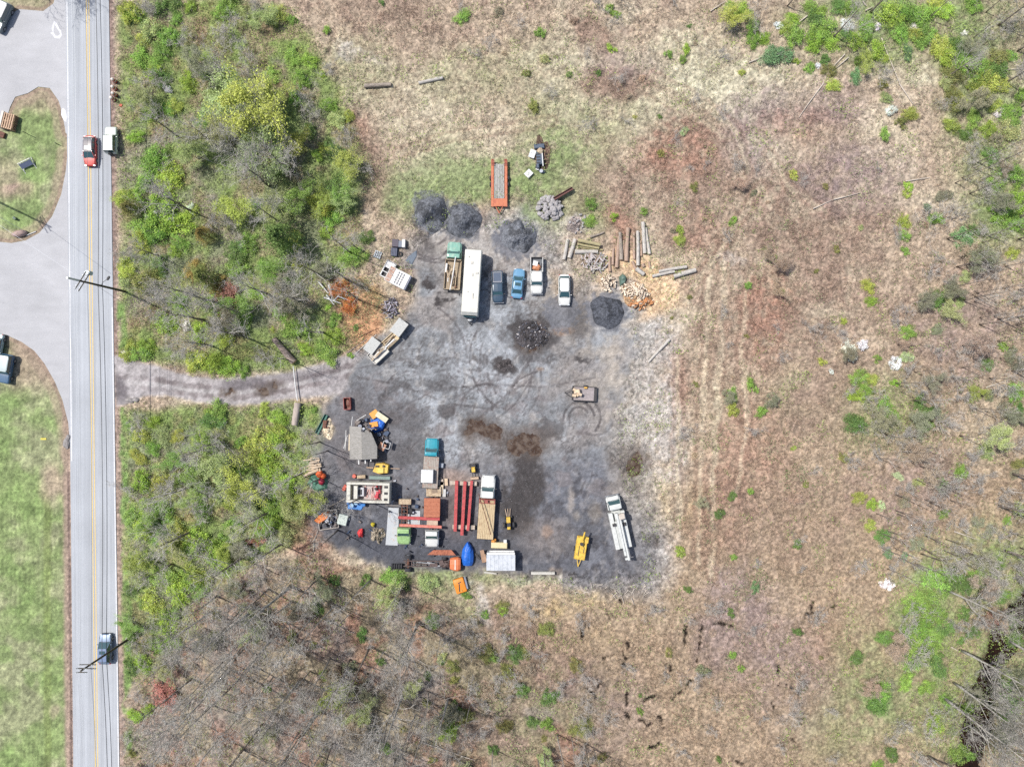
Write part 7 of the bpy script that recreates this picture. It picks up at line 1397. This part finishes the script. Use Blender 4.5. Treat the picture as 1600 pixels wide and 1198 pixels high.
    b = MB(); b.rock(0, 0, .05, .7, .6, .16, 4, j=.2, n1=9); single(b, 'pole_footing', mat('footing', (206, 198, 190), var=.2), 'pale rubble around the foot of the lower utility pole', 'footing', 203, 996, 0, 0)
    pole(-18, 308, 17.5, 'utility pole beyond the left edge whose shadow crosses the lawn', [(15.6, 2.9), (14.6, 2.0)], 60)
    pole(188, -90, 13.5, 'utility pole beyond the top edge', [(10.9, 2.6)], 0); pole(210, 1320, 13, 'utility pole beyond the bottom edge', [(10.6, 2.6)], 0)
    def W3(px, py, z): x, y = P(px, py, 0); return Vector((x, y, z))
    def wire(a, b_, r_, m, label, grp, sag=.6):
        t = MB(); n = 16; t.tube([a.lerp(b_, i / n) - Vector((0, 0, sag * 4 * (i / n) * (1 - i / n))) for i in range(n + 1)], [r_] * (n + 1), 4); tag(t.build('overhead_wire', m), label, 'wire', grp)
    ch_ = [(188, -90), (195.5, 455.5), (201, 998), (210, 1320)]; seg = ['north of the upper utility pole', 'between the two utility poles', 'south of the lower utility pole']
    for k in range(3):
        (x0, y0), (x1, y1) = ch_[k], ch_[k + 1]
        for dx, z, r_, m, nm in ((-6, 14.2, .022, al, 'bright bare wire farthest left'), (0, 13.6, .022, al, 'second bright bare wire'), (-8, 11.2, .022, al, 'bright wire carried by the crossarm'), (8, 11.2, .02, bw, 'dark wire carried by the crossarm'), (0, 7.2, .045, bw, 'thick dark cable low on the poles'), (3, 6.6, .04, bw, 'lowest dark cable on the poles')):
            wire(W3(x0 + dx, y0, min(z, 13)), W3(x1 + dx, y1, min(z, 13)) , r_, m, f'{nm} {seg[k]}', 'overhead wires ' + seg[k])
    wire(W3(195.5, 455.5, 10), W3(-18, 308, 14), .02, al, 'bright wire crossing the side road from the upper pole', None); wire(W3(-18, 308, 12), W3(44, 364, .3), .02, al, 'guy wire running down to the boulder corner', None, 0)
    wire(W3(195.5, 455.5, 8), W3(262, 520, .2), .015, bw, 'dark guy wire running into the northern woods', None, 0)
# ================================================================== CAMERA, SKY, SUN
def setup():
    sc = bpy.context.scene
    cam = bpy.data.cameras.new('camera'); co = bpy.data.objects.new('camera', cam); C.objects.link(co)
    co.location = (0, 0, CAMH); cam.sensor_width = 36; cam.lens = 36 / 2 * CAMH / 80.0; cam.clip_end = 3000; cam.clip_start = 1; sc.camera = co
    el = R(58); az_dir = Vector((-1.0, .48, 0)).normalized()       # horizontal direction towards the sun
    d = Vector((az_dir.x * math.cos(el), az_dir.y * math.cos(el), math.sin(el)))
    sl = bpy.data.lights.new('sun', 'SUN'); sl.energy = 4.25; sl.angle = R(.6); sl.color = (1, .965, .91)
    so = bpy.data.objects.new('sun', sl); C.objects.link(so); so.rotation_euler = d.to_track_quat('Z', 'Y').to_euler(); so.location = (-40, 20, 60)
    w = bpy.data.worlds.new('World'); sc.world = w; w.use_nodes = True; n = w.node_tree; n.nodes.clear()
    o = n.nodes.new('ShaderNodeOutputWorld'); b = n.nodes.new('ShaderNodeBackground'); s = n.nodes.new('ShaderNodeTexSky'); s.sky_type = 'NISHITA'; s.sun_disc = False
    s.sun_elevation = el; s.sun_rotation = math.atan2(d.x, d.y); s.dust_density = 2.5; s.altitude = 100
    b.inputs[1].default_value = .12; n.links.new(s.outputs[0], b.inputs[0]); n.links.new(b.outputs[0], o.inputs[0])
    sc.view_settings.view_transform = 'Standard'; sc.view_settings.look = 'None'; sc.view_settings.exposure = EXPO; sc.view_settings.gamma = 1
    cy = sc.cycles; cy.max_bounces = 5; cy.diffuse_bounces = 3; cy.glossy_bounces = 2; cy.transmission_bounces = 2; cy.use_denoising = False; cy.caustics_reflective = False; cy.caustics_refractive = False
EXPO = 0.25
build_ground(); build_roads(); build_cover(); build_library(); place_plants()
try: build_things()
except NameError as e: print('NO THINGS', e)
setup()
